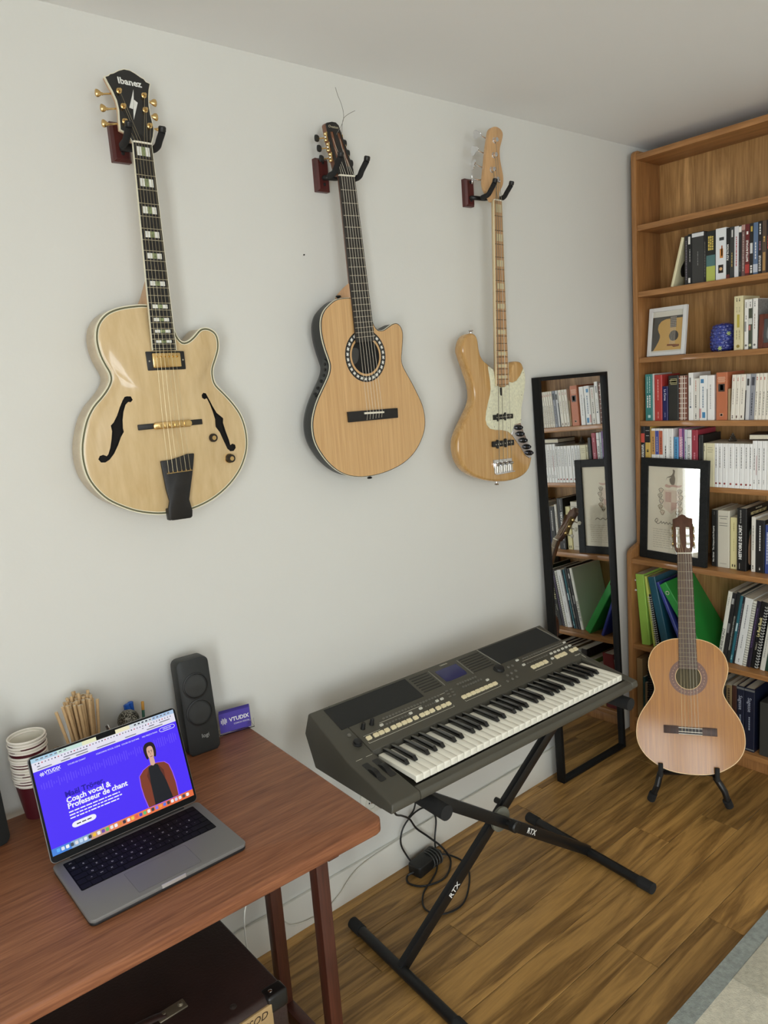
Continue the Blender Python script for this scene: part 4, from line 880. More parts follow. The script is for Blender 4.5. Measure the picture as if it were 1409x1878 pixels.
# ================================================================ X stand
t = thing('keyboard_stand', 'black steel single X stand carrying the electronic keyboard', 'stand', (1.53, -0.38, 0))
o_ = Vector((1.53, -0.38, 0)); L = lambda *v: tuple(Vector(v) - o_)
for x0, y0, x1, y1 in ((1.148, -0.118, 1.112, -0.632), (1.944, -0.150, 1.904, -0.668)):
    MB().tube([L(x0, y0, 0.018), L(x1, y1, 0.018)], 0.0155, 16).build('foot_tube', STEEL, t)
    d = (Vector((x0, y0, 0)) - Vector((x1, y1, 0))).normalized()
    for (x, y), s in (((x0, y0), 1), ((x1, y1), -1)):
        e = Vector((x, y, 0.018)); MB().tube([tuple(e - o_ - d * s * 0.045), tuple(e - o_ + d * s * 0.004)], 0.0178, 16).build('rubber_end', FOAM, t)
AL, AR = Vector((1.135, 0, 0.598)), Vector((1.935, 0, 0.598))
for a, sx in ((AL, -1), (AR, 1)):
    MB().tube([L(a.x + 0.012, -0.215, 0.598), L(a.x - 0.006, -0.565, 0.598)], 0.0135, 16).build('support_arm', STEEL, t)
    MB().tube([L(a.x - 0.002, -0.475, 0.598), L(a.x - 0.007, -0.590, 0.598)], 0.0195, 18).build('foam_sleeve', FOAM, t)
    MB().tube([L(a.x + 0.013, -0.205, 0.598), L(a.x + 0.008, -0.31, 0.598)], 0.0195, 18).build('foam_sleeve', FOAM, t)
def bar(p, q, w, h, yoff, name):
    p = Vector(p); q = Vector(q); d = (q - p).normalized(); s = Vector((0, 1, 0)); s = (s - d * s.dot(d)).normalized(); n = d.cross(s)
    vs = []
    for e in (p, q):
        for a, b in ((-1, -1), (1, -1), (1, 1), (-1, 1)): vs.append(e + s * (a * h / 2 + yoff) + n * b * w / 2 - o_)
    return MB().add(vs, [(0, 3, 2, 1), (4, 5, 6, 7), (0, 1, 5, 4), (1, 2, 6, 5), (2, 3, 7, 6), (3, 0, 4, 7)]).build(name, STEEL, t, bevel=0.002)
b1 = bar((1.131, -0.372, 0.022), (1.937, -0.395, 0.590), 0.034, 0.02, 0.013, 'cross_bar')
b2 = bar((1.923, -0.405, 0.022), (1.133, -0.385, 0.590), 0.034, 0.02, -0.013, 'cross_bar')
MB().lathe([(0.034, -0.006), (0.038, -0.004), (0.038, 0.004), (0.033, 0.007)], 28, T(*L(1.533, -0.388, 0.306)) @ RX(R(90))).build('lock_disc', mat('grey_lock', (112, 112, 100), 0.55), t)
MB().lathe([(0.010, 0), (0.010, 0.028), (0.018, 0.03), (0.018, 0.046), (0.014, 0.05)], 16, T(*L(1.533, -0.405, 0.306)) @ RX(R(90))).build('lock_knob', BLACK, t)
MB().lathe([(0.009, 0), (0.009, 0.020), (0.006, 0.022)], 14, T(*L(1.555, -0.372, 0.345)) @ RX(R(-90))).build('lock_pin', BLACK, t)
d2 = (Vector((1.923, -0.405, 0.022)) - Vector((1.133, -0.385, 0.590))).normalized()
sl = Vector((1.62, -0.3985, 0.241)); MB().tube([tuple(sl - o_ - d2 * 0.036), tuple(sl - o_ + d2 * 0.036)], 0.025, 4).build('joint_sleeve', BLACK, t, smooth=False) if False else None
def bar_text(parent, p, ang, flip=0):
    lettering('RTX', 0.024, WHITE_P, parent, T(*L(*p)) @ RY(ang) @ RX(R(90)), bold=0.0004, spacing=1.05)
bar_text(b2, (1.635, -0.4215, 0.229), math.atan2(0.568, 0.79))
bar_text(b1, (1.335, -0.3775, 0.166), -math.atan2(0.568, 0.806))
# ================================================================ power adapter and its cables
t = thing('power_adapter', 'black power adapter brick with coiled cable lying by the baseboard under the keyboard', 'adapter', (1.50, -0.065, 0))
MB().prism(rrect(-0.062, 0.062, -0.028, 0.028, 0.010), 0.001, 0.040, 'xy', RZ(R(8))).build('brick', BLACK, t, bevel=0.005, seg=3)
CAB = mat('cable_black', (18, 18, 18), 0.5)
for k in range(4): MB().tube([(0.012 + 0.012 * k + 0.031 * math.sin(a) * 0.1, 0.034 * math.cos(a), 0.021 + 0.0235 * math.sin(a)) for a in [2 * PI * i / 16 for i in range(16)]], 0.0022, 6, closed=True).build('cable_wrap', mat('cable_grey', (70, 70, 68), 0.5), t)
def lc(pts): return smooth_open([(x - 1.50, y + 0.065, z) for x, y, z in pts], 6)
MB().tube(lc([(1.445, -0.075, 0.018), (1.42, -0.06, 0.006), (1.40, -0.09, 0.005), (1.425, -0.135, 0.005), (1.50, -0.155, 0.005), (1.575, -0.11, 0.007), (1.585, -0.06, 0.03), (1.55, -0.03, 0.075), (1.50, -0.03, 0.13), (1.46, -0.045, 0.19), (1.40, -0.08, 0.245), (1.30, -0.17, 0.34), (1.235, -0.235, 0.47), (1.21, -0.24, 0.58), (1.21, -0.238, 0.614)]), 0.0034, 8).build('cable', CAB, t)
MB().tube(lc([(1.56, -0.06, 0.018), (1.60, -0.09, 0.005), (1.60, -0.16, 0.005), (1.54, -0.23, 0.005), (1.45, -0.285, 0.005), (1.375, -0.27, 0.005), (1.355, -0.215, 0.005), (1.40, -0.16, 0.005), (1.47, -0.13, 0.006), (1.52, -0.10, 0.010), (1.575, -0.035, 0.05), (1.60, -0.020, 0.12), (1.56, -0.018, 0.175), (1.50, -0.02, 0.18), (1.45, -0.02, 0.15), (1.435, -0.02, 0.10), (1.45, -0.03, 0.05), (1.455, -0.05, 0.03)]), 0.003, 8).build('cable', CAB, t)
MB().tube(lc([(1.47, -0.03, 0.185), (1.50, -0.025, 0.20), (1.512, -0.022, 0.24), (1.49, -0.02, 0.30), (1.42, -0.016, 0.30), (1.337, -0.016, 0.292)]), 0.003, 8).build('cable', CAB, t)
# ================================================================ things on the desk
# ---------------------------------------------------------------- laptop
ALU = mat('space_grey_aluminium', (124, 122, 119), 0.5, 0.15, spec=0.3)
root = thing('laptop', 'open grey laptop showing a violet web page on its screen', 'laptop', (0.306, -0.549, DZ))
LW, LD = 0.3126, 0.2212
MB().prism(rrect(0, LW, 0, LD, 0.012, 5), 0.0075, 0.0145, 'xy').build('base', ALU, root, bevel=0.0015, seg=2)
MB().prism(offset(rrect(0, LW, 0, LD, 0.012, 5), 0.0008), 0.0012, 0.0080, 'xy').build('bottom_case', mat('bottom_case_dark', (28, 28, 29), 0.5), root, bevel=0.002, seg=2)
for x in (0.025, LW - 0.025):
    for y in (0.025, LD - 0.025): MB().lathe([(0.007, 0.0), (0.007, 0.002)], 12, T(x, y, 0)).build('rubber_foot', MATTE_BLACK, root)
kw = MB().prism(rrect(0.0175, 0.2950, 0.0965, 0.2085, 0.003, 2), 0.0140, 0.0147, 'xy').build('key_well', mat('key_well_black', (9, 9, 10), 0.6, spec=0.1), root)
KEY = mat('laptop_key', (16, 16, 17), 0.6, spec=0.15)
LEG = mat('key_legend', (190, 190, 190), 0.5)
rows = [(0.1985, 0.0140, [1.0] * 14, ['esc'] + [''] * 13), (0.1800, 0.0160, [1.0] * 13 + [1.0], list('@&é"(§è!çà)-') + ['', '']), (0.1615, 0.0160, [1.0] + [1.0] * 12 + [1.0], [''] + list('AZERTYUIOP^$') + ['']), (0.1430, 0.0160, [1.25] + [1.0] * 12 + [0.75], [''] + list('QSDFGHJKLMù`') + ['']), (0.1245, 0.0160, [0.85] + [1.0] * 11 + [2.15], [''] + list('<WXCVBN,;:=') + ['']), (0.1060, 0.0160, [1, 1, 1, 1.2, 5.0, 1.2, 1, 0.87, 0.87, 0.86], [''] * 10)]
cache = {}
for yc, hh, ws, legs in rows:
    tot = sum(ws); x = 0.0190; W_ = 0.2745
    for w, lg in zip(ws, legs):
        ww = W_ * w / tot; k = (round(ww, 5), hh)
        if k not in cache: cache[k] = MB().prism(rrect(-ww / 2 + 0.0009, ww / 2 - 0.0009, -hh / 2, hh / 2, 0.0015, 2), 0.0147, 0.0155, 'xy').mesh('key', KEY, bevel=0.0003, seg=1)
        o = inst('key', cache[k], kw, (x + ww / 2, yc, 0))
        if lg: 
            lo_ = lettering(lg, 0.0058 if len(lg) == 1 else 0.004, LEG, root, T(x + ww / 2, yc, 0.0156), depth=0.00008, name='key_legend')
        x += ww
MB().band(rrect(0.0935, 0.2190, 0.0120, 0.0880, 0.003, 2), rrect(0.0940, 0.2185, 0.0125, 0.0875, 0.003, 2), 0.0145, 0.01455, 'xy').build('trackpad_edge', mat('trackpad_line', (70, 68, 66), 0.5), root)
MB().prism(rrect(0.0945, 0.2180, 0.0130, 0.0870, 0.003, 2), 0.0144, 0.0147, 'xy').build('trackpad', mat('trackpad_grey', (118, 116, 113), 0.45, 0.1, spec=0.3), root)
MB().prism(rrect(0.132, 0.180, -0.0004, 0.0022, 0.001, 2), 0.0085, 0.0150, 'xy').build('opening_notch', mat('notch_light', (205, 203, 198), 0.3, 0.5), root)
MB().tube([(0.035, LD - 0.004, 0.0125), (LW - 0.035, LD - 0.004, 0.0125)], 0.0042, 10).build('hinge', mat('hinge_black', (20, 20, 20), 0.5), root)
SM = T(0, LD - 0.003, 0.0145) @ RX(R(-17.0))
SH_ = 0.2150
lid = MB().prism(rrect(0, LW, 0.002, SH_, 0.010, 5), 0.0, 0.0045).build('lid', ALU, root, bevel=0.0012); lid.matrix_local = SM
def scr(m, name, mt, parent=None, **k):
    o = m.build(name, mt, parent or root, **k); o.matrix_local = SM if not parent or parent is root else Matrix(); return o
bz = scr(MB().prism(rrect(0.0012, LW - 0.0012, 0.0035, SH_ - 0.0012, 0.009, 5), -0.0006, 0.0002), 'screen_bezel', mat('bezel_black', (10, 10, 11), 0.35, spec=0.15))
ax0, ax1, az0, az1 = 0.0055, LW - 0.0055, 0.0165, SH_ - 0.0048
def sp(a, b): return (ax0 + (ax1 - ax0) * a, az1 - (az1 - az0) * b)
def poly(pts, name, mt, layer=1): return scr(MB().prism([sp(*p) for p in pts], -0.0006 - 0.00006 * layer, -0.0005), name, mt, smooth=False)
def rect(a0, a1, b0, b1, name, mt, layer=1): return poly([(a0, b1), (a1, b1), (a1, b0), (a0, b0)], name, mt, layer)
VIO = emit('screen_violet', (76, 46, 246)); rect(0, 1, 0.135, 0.93, 'web_page', VIO, 1)
VIO2 = emit('screen_violet_light', (98, 72, 250))
for i, cc in enumerate([(170, 205, 225), (196, 222, 214), (226, 228, 190), (232, 226, 190), (206, 214, 220), (170, 196, 226)]): rect(i / 6.0, (i + 1) / 6.0, 0, 0.042, 'menu_bar', emit('menu_%d' % i, cc), 1)
rect(0, 1, 0.042, 0.135, 'browser_bar', emit('browser_white', (226, 224, 238)), 1)
rect(0.43, 0.565, -0.002, 0.040, 'camera_notch', mat('bezel_black', (10, 10, 11)), 2)
GD = emit('screen_grey', (120, 120, 135)); DK = emit('screen_dark', (40, 40, 60)); SWH = emit('screen_white', (240, 240, 250)); RDD = emit('screen_red', (190, 70, 80))
rnd = random.Random(5)
for k in range(46): rect(0.02 + 0.021 * k, 0.028 + 0.021 * k, 0.056, 0.068, 'tab_icon', (GD, DK, RDD, GD, GD)[k % 5], 2)
for k in range(7): rect(0.03 + 0.03 * k, 0.048 + 0.03 * k, 0.014, 0.026, 'menu_item', GD, 2)
for k in range(10): rect(0.70 + 0.028 * k, 0.715 + 0.028 * k, 0.013, 0.027, 'menu_item', DK if k < 4 else GD, 2)
for a0, a1, b in ((0.03, 0.05, 0.085), (0.20, 0.36, 0.085), (0.75, 0.76, 0.082), (0.80, 0.84, 0.084), (0.88, 0.96, 0.084), (0.03, 0.12, 0.112), (0.18, 0.24, 0.112), (0.28, 0.36, 0.112), (0.42, 0.55, 0.112), (0.62, 0.70, 0.112), (0.78, 0.90, 0.112)): rect(a0, a1, b, b + 0.010, 'toolbar_item', GD, 2)
def sline(s, a, b, size, mt, align='LEFT', bold=0.0, layer=3):
    x, z = sp(a, b); return lettering(s, size, mt, root, SM @ T(x, -0.0006 - 0.00006 * layer, z) @ RX(R(90)), align=align, bold=bold, depth=0.00003, name='screen_lettering')
def wave(mt, b, amp, a0, a1, n, seed):
    r = random.Random(seed)
    for k in range(n):
        a = lerp(a0, a1, k / (n - 1.0)); h = amp * r.uniform(0.2, 1.0); rect(a - 0.003, a + 0.003, b - h, b + h, 'sound_wave', mt, 2)
wave(VIO2, 0.30, 0.055, 0.03, 0.97, 60, 3)
for a, s in ((0.215, 'COURS DE CHANT'), (0.405, 'COACHING VOCAL SCÈNE'), (0.585, 'COURS DE GUITARE'), (0.735, 'MES PRESTATIONS')): sline(s, a, 0.178, 0.0042, SWH)
scr(MB().band([sp(*p) for p in rrect(0.865, 0.985, 0.152, 0.198, 0.022, 4)], [sp(*p) for p in rrect(0.868, 0.982, 0.157, 0.193, 0.018, 4)], -0.0008, -0.0006), 'page_button', SWH)
sline('RÉSERVER', 0.925, 0.175, 0.0044, SWH, 'CENTER')
def logo(a, b, k):
    for i, h in enumerate((0.4, 1.0, 0.7, 1.0, 0.5)): rect(a + 0.006 * i * k, a + (0.006 * i + 0.0035) * k, b - 0.02 * h * k, b + 0.02 * h * k, 'logo_bar', SWH, 3)
logo(0.035, 0.180, 1.0); sline('VTUDIX', 0.066, 0.173, 0.0085, SWH, bold=0.0002); sline('COACH VOCAL', 0.075, 0.196, 0.0036, SWH)
NAVY = emit('screen_navy', (30, 14, 160))
sline('Maël Tröger,', 0.155, 0.465, 0.0152, NAVY, bold=0.00045); sline('Coach vocal &', 0.155, 0.527, 0.0152, SWH, bold=0.00045); sline('Professeur de chant', 0.155, 0.587, 0.0152, SWH, bold=0.00045)
for b, e in ((0.645, 0.50), (0.677, 0.51), (0.709, 0.485)):
    a = 0.155
    while a < e: w = rnd.uniform(0.012, 0.04); rect(a, min(a + w, e), b - 0.005, b + 0.007, 'body_text', SWH, 2); a += w + 0.006
scr(MB().prism([sp(*p) for p in rrect(0.155, 0.315, 0.755, 0.815, 0.028, 5)], -0.00075, -0.0005), 'page_button', SWH)
for k in range(3): rect(0.185 + 0.035 * k, 0.213 + 0.035 * k, 0.780, 0.791, 'body_text', DK, 4)
# portrait on the page: dark wavy hair, brown leather jacket, black top
HAIR = emit('portrait_hair', (34, 20, 22)); SKIN = emit('portrait_skin', (214, 170, 150)); JACK = emit('portrait_jacket', (124, 58, 38)); JAC2 = emit('portrait_jacket_dark', (92, 42, 30)); TOP = emit('portrait_top', (24, 26, 32)); HALO = emit('portrait_edge', (150, 90, 240))
jk = [(0.668, 0.93), (0.655, 0.80), (0.650, 0.68), (0.655, 0.575), (0.690, 0.525), (0.735, 0.500), (0.795, 0.500), (0.845, 0.520), (0.872, 0.565), (0.885, 0.66), (0.892, 0.78), (0.890, 0.93)]
poly(offset(jk, -0.006), 'portrait_edge', HALO, 2); poly(jk, 'portrait_jacket', JACK, 3)
poly([(0.715, 0.93), (0.718, 0.70), (0.728, 0.52), (0.750, 0.505), (0.780, 0.505), (0.798, 0.52), (0.830, 0.72), (0.850, 0.93)], 'portrait_top', TOP, 4)
poly([(0.728, 0.52), (0.705, 0.60), (0.718, 0.72), (0.722, 0.60)], 'portrait_lapel', JAC2, 5); poly([(0.798, 0.52), (0.830, 0.60), (0.828, 0.70), (0.808, 0.60)], 'portrait_lapel', JAC2, 5)
poly([(0.748, 0.50), (0.748, 0.43), (0.782, 0.43), (0.782, 0.50), (0.765, 0.515)], 'portrait_neck', SKIN, 5)
scr(MB().prism([sp(*p) for p in smooth_closed([(0.765, 0.252), (0.735, 0.268), (0.722, 0.315), (0.724, 0.375), (0.734, 0.430), (0.752, 0.415), (0.780, 0.415), (0.797, 0.430), (0.808, 0.375), (0.808, 0.315), (0.795, 0.268)], 3)], -0.00088, -0.0005), 'portrait_hair', HAIR)
scr(MB().prism([sp(*p) for p in smooth_closed([(0.766, 0.296), (0.747, 0.310), (0.742, 0.360), (0.748, 0.420), (0.766, 0.452), (0.784, 0.420), (0.790, 0.360), (0.785, 0.310)], 3)], -0.00094, -0.0005), 'portrait_face', SKIN)
for a in (0.752, 0.771): rect(a, a + 0.010, 0.345, 0.352, 'portrait_brow', HAIR, 7); rect(a + 0.002, a + 0.008, 0.360, 0.367, 'portrait_eye', HAIR, 7)
rect(0.764, 0.769, 0.372, 0.392, 'portrait_nose', emit('portrait_shade', (176, 128, 110)), 7); rect(0.757, 0.776, 0.408, 0.416, 'portrait_mouth', emit('portrait_lips', (150, 88, 80)), 7)
# dock with coloured icons
for i, cc in enumerate([(70, 130, 215), (140, 170, 205), (196, 150, 130), (226, 130, 90), (232, 120, 78), (232, 116, 70), (230, 112, 66), (226, 108, 64)]): rect(i / 8.0, (i + 1) / 8.0, 0.93, 1.0, 'dock', emit('dock_%d' % i, cc), 1)
ic = [(90, 170, 240), (220, 225, 235), (240, 240, 240), (70, 80, 90), (220, 220, 225), (190, 215, 240), (240, 240, 245), (60, 60, 60), (240, 190, 60), (240, 240, 240), (110, 80, 170), (90, 190, 90), (230, 230, 230), (240, 240, 250), (220, 140, 60), (60, 50, 60), (235, 235, 235), (240, 200, 80), (230, 90, 80), (70, 70, 190), (90, 190, 120), (230, 230, 235), (60, 60, 70), (130, 120, 230), (240, 150, 70), (90, 120, 220), (70, 60, 60), (235, 235, 240), (200, 205, 240), (230, 230, 230), (70, 70, 80), (240, 240, 240)]
for k, cc in enumerate(ic): a = 0.03 + 0.0295 * k; scr(MB().prism([sp(*p) for p in rrect(a, a + 0.021, 0.945, 0.980, 0.006, 2)], -0.00075, -0.0005, ), 'dock_icon', emit('icon_%d' % k, cc))
# ---------------------------------------------------------------- loudspeakers
SPK = mat('speaker_charcoal', (34, 36, 35), 0.55, bump=0.06, bscale=600)
def desk_speaker(label, loc, rz, lean, letter):
    t = thing('desktop_speaker', label, 'speaker', loc, rz, group='pair of desktop loudspeakers')
    w, d, h = 0.084, 0.088, 0.248
    Q = RX(R(-lean))
    loops = []
    pr = rrect(-w / 2, w / 2, 0, h, 0.016, 5)
    pr2 = rrect(-w / 2 + 0.012, w / 2 - 0.012, 0.004, h - 0.022, 0.014, 5)
    m = MB(); m.rings([(offset(pr, 0.003), 0.0), (offset(pr, 0.0008), 0.0012), (pr, 0.004), (pr, 0.045), (pr2, d)])
    o = m.build('cabinet', SPK, t, ang=40); o.matrix_local = Q
    for zc, r in ((0.178, 0.0305), (0.108, 0.0315)):
        dr = MB().lathe([(r + 0.0035, 0.001), (r + 0.003, -0.0016), (r, -0.002), (r - 0.003, 0.002), (r - 0.006, 0.0022)], 36, T(0, 0, zc) @ RX(R(-90)), cap=False).build('driver_surround', mat('speaker_rubber', (26, 27, 27), 0.4), o)
        prof = [(r - 0.005, -0.0004), (0.018, -0.0007), (0.010, -0.0011), (0.001, -0.0014)]
        MB().lathe(prof, 32, T(0, 0, zc) @ RX(R(-90)), cap=True).build('driver_cone', mat('speaker_cone', (46, 48, 47), 0.45), o)
    if letter: lettering('logi', 0.0145, mat('speaker_print', (170, 172, 168), 0.4), o, T(0.006, -0.0002, 0.045) @ RX(R(90)))
    MB().box(-w / 2 + 0.008, w / 2 - 0.008, 0.004, d - 0.004, -0.0004, 0.003).build('foot_pad', MATTE_BLACK, t)
    return t
desk_speaker('charcoal two-driver desktop speaker beside the violet business cards', (0.7485, -0.110, DZ + 0.0008), R(-5.5), 5, True)
desk_speaker('charcoal desktop speaker standing left of the stacked paper cups', (0.2350, -0.160, DZ + 0.0008), R(14), 5, False)
# ---------------------------------------------------------------- business cards
t = thing('card_holder', 'small clear acrylic holder on the desk corner behind the speaker', 'card holder', (0.868, -0.052, DZ), R(-12))
ACR = bpy.data.materials.new('clear_acrylic'); ACR.use_nodes = True; MATS['acr'] = ACR
p = ACR.node_tree.nodes['Principled BSDF']; p.inputs['Base Color'].default_value = (0.95, 0.95, 0.93, 1); p.inputs['Roughness'].default_value = 0.05; p.inputs['Transmission Weight'].default_value = 1.0; p.inputs['IOR'].default_value = 1.15
MB().box(-0.048, 0.048, -0.014, 0.016, 0.0005, 0.0025).build('holder_base', ACR, t)
MB().prism([(-0.048, 0.0026), (0.048, 0.0026), (0.048, 0.052), (0.042, 0.062), (-0.048, 0.075)], 0.0142, 0.016).build('holder_back', ACR, t)
MB().prism([(-0.048, 0.0026), (0.048, 0.0026), (0.048, 0.026), (0.034, 0.020), (0.020, 0.006), (-0.048, 0.006)], -0.014, -0.0122).build('holder_lip', ACR, t)
VC = mat('card_violet', (74, 58, 158), 0.5)
for k in range(9):
    c = thing('business_card', 'front violet business card with white logo lettering in the clear holder' if k == 0 else 'violet business card stacked behind the lettered front card', 'card', (0, 0, 0), group='violet business cards in the holder')
    c.matrix_world = T(0.868, -0.052, DZ + 0.0028) @ RZ(R(-12)) @ T(-0.002 + 0.0007 * k, -0.008 + 0.0021 * k, 0) @ RX(R(-4))
    MB().box(-0.0425, 0.0425, 0, 0.0007, 0, 0.054 + 0.0006 * (k % 3)).build('card_stock', VC, c)
    if k == 0:
        lettering('VTUDIX', 0.0150, WHITE_P, c, T(0.012, -0.0002, 0.032) @ RX(R(90)), bold=0.0004, depth=0.0001)
        lettering('COACH VOCAL', 0.0062, WHITE_P, c, T(0.018, -0.0002, 0.019) @ RX(R(90)), depth=0.0001)
        for i, h in enumerate((0.5, 1.0, 0.75, 1.0, 0.6)): MB().box(-0.038 + 0.0035 * i, -0.0362 + 0.0035 * i, -0.0003, 0, 0.032 - 0.009 * h, 0.032 + 0.009 * h).build('logo_bar', WHITE_P, c)
# ---------------------------------------------------------------- stacked paper cups
CUPW = mat('cup_rim_white', (236, 228, 216), 0.55); CUPR = mat('cup_dark_red', (78, 18, 27), 0.45)
CUPI = mat('cup_inside', (226, 220, 204), 0.6)
H0, RT, RB = 0.086, 0.0385, 0.027
cup_body = MB().lathe([(RB - 0.001, 0.003), (RB, 0.0), (lerp(RB, RT, 0.93), H0 * 0.93)], 32, cap=False).mesh('cup_wall', CUPR)
cup_in = MB().lathe([(RB - 0.002, 0.004), (RT - 0.0008, H0 - 0.001)], 32, cap=False); cup_in.add([(RB * 0.98 * math.cos(2 * PI * k / 32), RB * 0.98 * math.sin(2 * PI * k / 32), 0.004) for k in range(32)], [list(range(32))])
cup_inm = cup_in.mesh('cup_lining', CUPI)
cup_rim = MB().tube([((RT) * math.cos(2 * PI * k / 36), (RT) * math.sin(2 * PI * k / 36), H0 - 0.001) for k in range(36)], 0.0021, 8, closed=True).mesh('rim', CUPW)
zs = [0.0065 * k for k in range(11)] + [0.0065 * 10 + 0.0108 + 0.0065 * k for k in range(5)]
for i, z in enumerate(zs):
    last = i == len(zs) - 1
    c = thing('paper_cup', 'topmost dark red paper cup with white rim in the tall stack' if last else ('bottom dark red paper cup of the tall stack, standing on the desk' if i == 0 else 'dark red paper cup with white rim nested inside the tall stack'), 'cup', (0.3505 + random.uniform(-0.0012, 0.0012), -0.076 + random.uniform(-0.001, 0.001), DZ + 0.0002 + z), group='stacked red and white paper cups')
    inst('cup_wall', cup_body, c); inst('cup_lining', cup_inm, c); inst('rim', cup_rim, c)
# ---------------------------------------------------------------- straws in their cup
t = thing('straw_cup', 'plain white cup holding the bundle of kraft paper straws', 'cup', (0.475, -0.066, DZ))
MB().lathe([(0.030, 0.0005), (0.034, 0.098), (0.0322, 0.098), (0.0290, 0.021), (0.002, 0.021)], 32).build('cup_wall', mat('straw_cup_white', (225, 222, 212), 0.5), t)
KRAFT = mat('kraft_paper', (206, 172, 126), 0.8, var=0.1, vscale=60)
KEND = mat('kraft_end', (228, 212, 184), 0.8)
sm_ = MB(); n = 12; ro, ri, hL = 0.0036, 0.0029, 0.198
sm_.lathe([(ri, 0), (ro, 0), (ro, hL)], n, cap=False); sm_.cur = 1; sm_.lathe([(ro, hL), (ri, hL), (ri, 0)], n, cap=False)
smesh = sm_.mesh('paper_straw', [KRAFT, KEND])
rs = random.Random(11); base = []
slots = []
for iy in range(-4, 5):
    for ix in range(-4, 5):
        x = ix * 0.0079 + (0.004 if iy % 2 else 0); y = iy * 0.0069
        if x * x + y * y < 0.0278 ** 2: slots.append((x, y))
slots.sort(key=lambda q: q[1])
for i, (x, y) in enumerate(slots):
    rr = math.hypot(x, y); fan = 1.0 + 0.55 * (rr / 0.028)
    bx, by = x * 0.80, y * 0.80; tx, ty = (x * 2.0 - 0.012 if y < -0.008 else x * 1.22), y * 1.25
    if i % 9 == 4 and y < 0: tx += rs.uniform(-0.012, 0.012)
    z0 = 0.022 + rs.uniform(0, 0.012) + (0.010 if y > 0 else -0.0) * rs.random() + (0.012 if i == len(slots) // 2 else 0)
    p0 = Vector((0.475 + bx, -0.066 + by, DZ + z0)); p1 = Vector((0.477 + tx, -0.062 + ty, DZ + z0 + 0.2))
    d = (p1 - p0).normalized()
    o = bpy.data.objects.new('paper_straw', smesh); COL.objects.link(o)
    o.matrix_world = T(*p0) @ d.to_track_quat('Z', 'Y').to_matrix().to_4x4()
    tag(o, 'kraft paper drinking straw in the bundle behind the laptop screen', 'straw', 'kraft paper straws in the white cup')
# dark spectacle arms hooked into the straw cup
t = thing('eyeglasses', 'thin dark spectacle arms sticking out beside the kraft straws', 'glasses', (0.44, -0.098, DZ + 0.09))
TM = mat('temple_brown', (44, 28, 22), 0.4)
MB().tube(smooth_open([(0.040, 0.0, 0.022), (0.012, -0.004, 0.042), (-0.012, -0.004, 0.050), (-0.030, -0.002, 0.052)], 5), 0.0022, 8).build('temple_arm', TM, t)
MB().tube(smooth_open([(0.045, -0.004, 0.018), (0.020, -0.010, 0.034), (-0.004, -0.012, 0.031)], 5), 0.0022, 8).build('temple_arm', TM, t)
for e in ((-0.030, -0.002, 0.052), (-0.004, -0.012, 0.031)): MB().lathe([(0.0022, 0), (0.0034, 0.001), (0.0034, 0.0055), (0.001, 0.007)], 10, T(*e) @ RY(R(-80))).build('temple_tip', MATTE_BLACK, t)
MB().tube([(-0.038 + 0.007 * math.cos(a), -0.002, 0.055 + 0.0035 * math.sin(a)) for a in [2 * PI * i / 20 for i in range(20)]], 0.0005, 5, closed=True).build('wire_loop', GOLD, t)
# ---------------------------------------------------------------- pen pot with microphone, markers, pencil
t = thing('pen_pot', 'black pen pot behind the laptop holding a microphone and markers', 'pen pot', (0.596, -0.052, DZ))
MB().lathe([(0.0405, 0.0004), (0.0415, 0.092), (0.0395, 0.092), (0.0385, 0.004), (0.002, 0.004)], 28).build('pot_wall', BLACK, t)
t = thing('microphone', 'hand microphone with round grey mesh head standing in the pen pot', 'microphone', (0, 0, 0))
t.matrix_world = T(0.5785, -0.055, DZ + 0.008) @ RY(R(3))
MB().lathe([(0.010, 0), (0.0115, 0.002), (0.0165, 0.095), (0.0185, 0.100)], 20).build('handle', mat('mic_handle', (40, 40, 41), 0.4), t)
MB().lathe([(0.0235, 0.100), (0.0255, 0.102), (0.0255, 0.108), (0.0235, 0.110)], 28).build('ring', mat('mic_ring', (150, 148, 142), 0.35, 0.8), t)
MESH = bpy.data.materials.new('mic_mesh'); MESH.use_nodes = True; nt = MESH.node_tree; p = nt.nodes['Principled BSDF']; p.inputs['Metallic'].default_value = 0.7; p.inputs['Roughness'].default_value = 0.45
tc = nt.nodes.new('ShaderNodeTexCoord'); ck = nt.nodes.new('ShaderNodeTexVoronoi'); ck.inputs['Scale'].default_value = 420; nt.links.new(tc.outputs['Object'], ck.inputs['Vector'])
rp = nt.nodes.new('ShaderNodeValToRGB'); rp.color_ramp.elements[0].color = rgb(175, 172, 160); rp.color_ramp.elements[1].color = rgb(40, 38, 34); rp.color_ramp.elements[0].position = 0.25; rp.color_ramp.elements[1].position = 0.6
nt.links.new(ck.outputs['Distance'], rp.inputs['Fac']); nt.links.new(rp.outputs['Color'], p.inputs['Base Color'])
gh = MB().lathe([(0.0235 if k == 0 else 0.0262 * math.cos(R(-25 + 115.0 * k / 12)), 0.124 + 0.0262 * math.sin(R(-25 + 115.0 * k / 12))) for k in range(12)] + [(0.001, 0.1502)], 28).build('grille_head', MESH, t, ang=80)
for k in range(7):
    a = 2 * PI * k / 7
def pen(name, label, p0, d, length, r, cols, group=None, flat=None):
    t = thing(name, label, 'pen', (0, 0, 0), group=group)
    t.matrix_world = T(*p0) @ Vector(d).normalized().to_track_quat('Z', 'Y').to_matrix().to_4x4()
    z = 0
    for nm, frac, c, rr in cols:
        MB().lathe([(r * rr * 0.9, z), (r * rr, z + 0.001), (r * rr, z + length * frac - 0.001), (r * rr * 0.85, z + length * frac)], 14).build(nm, c, t); z += length * frac
    return t
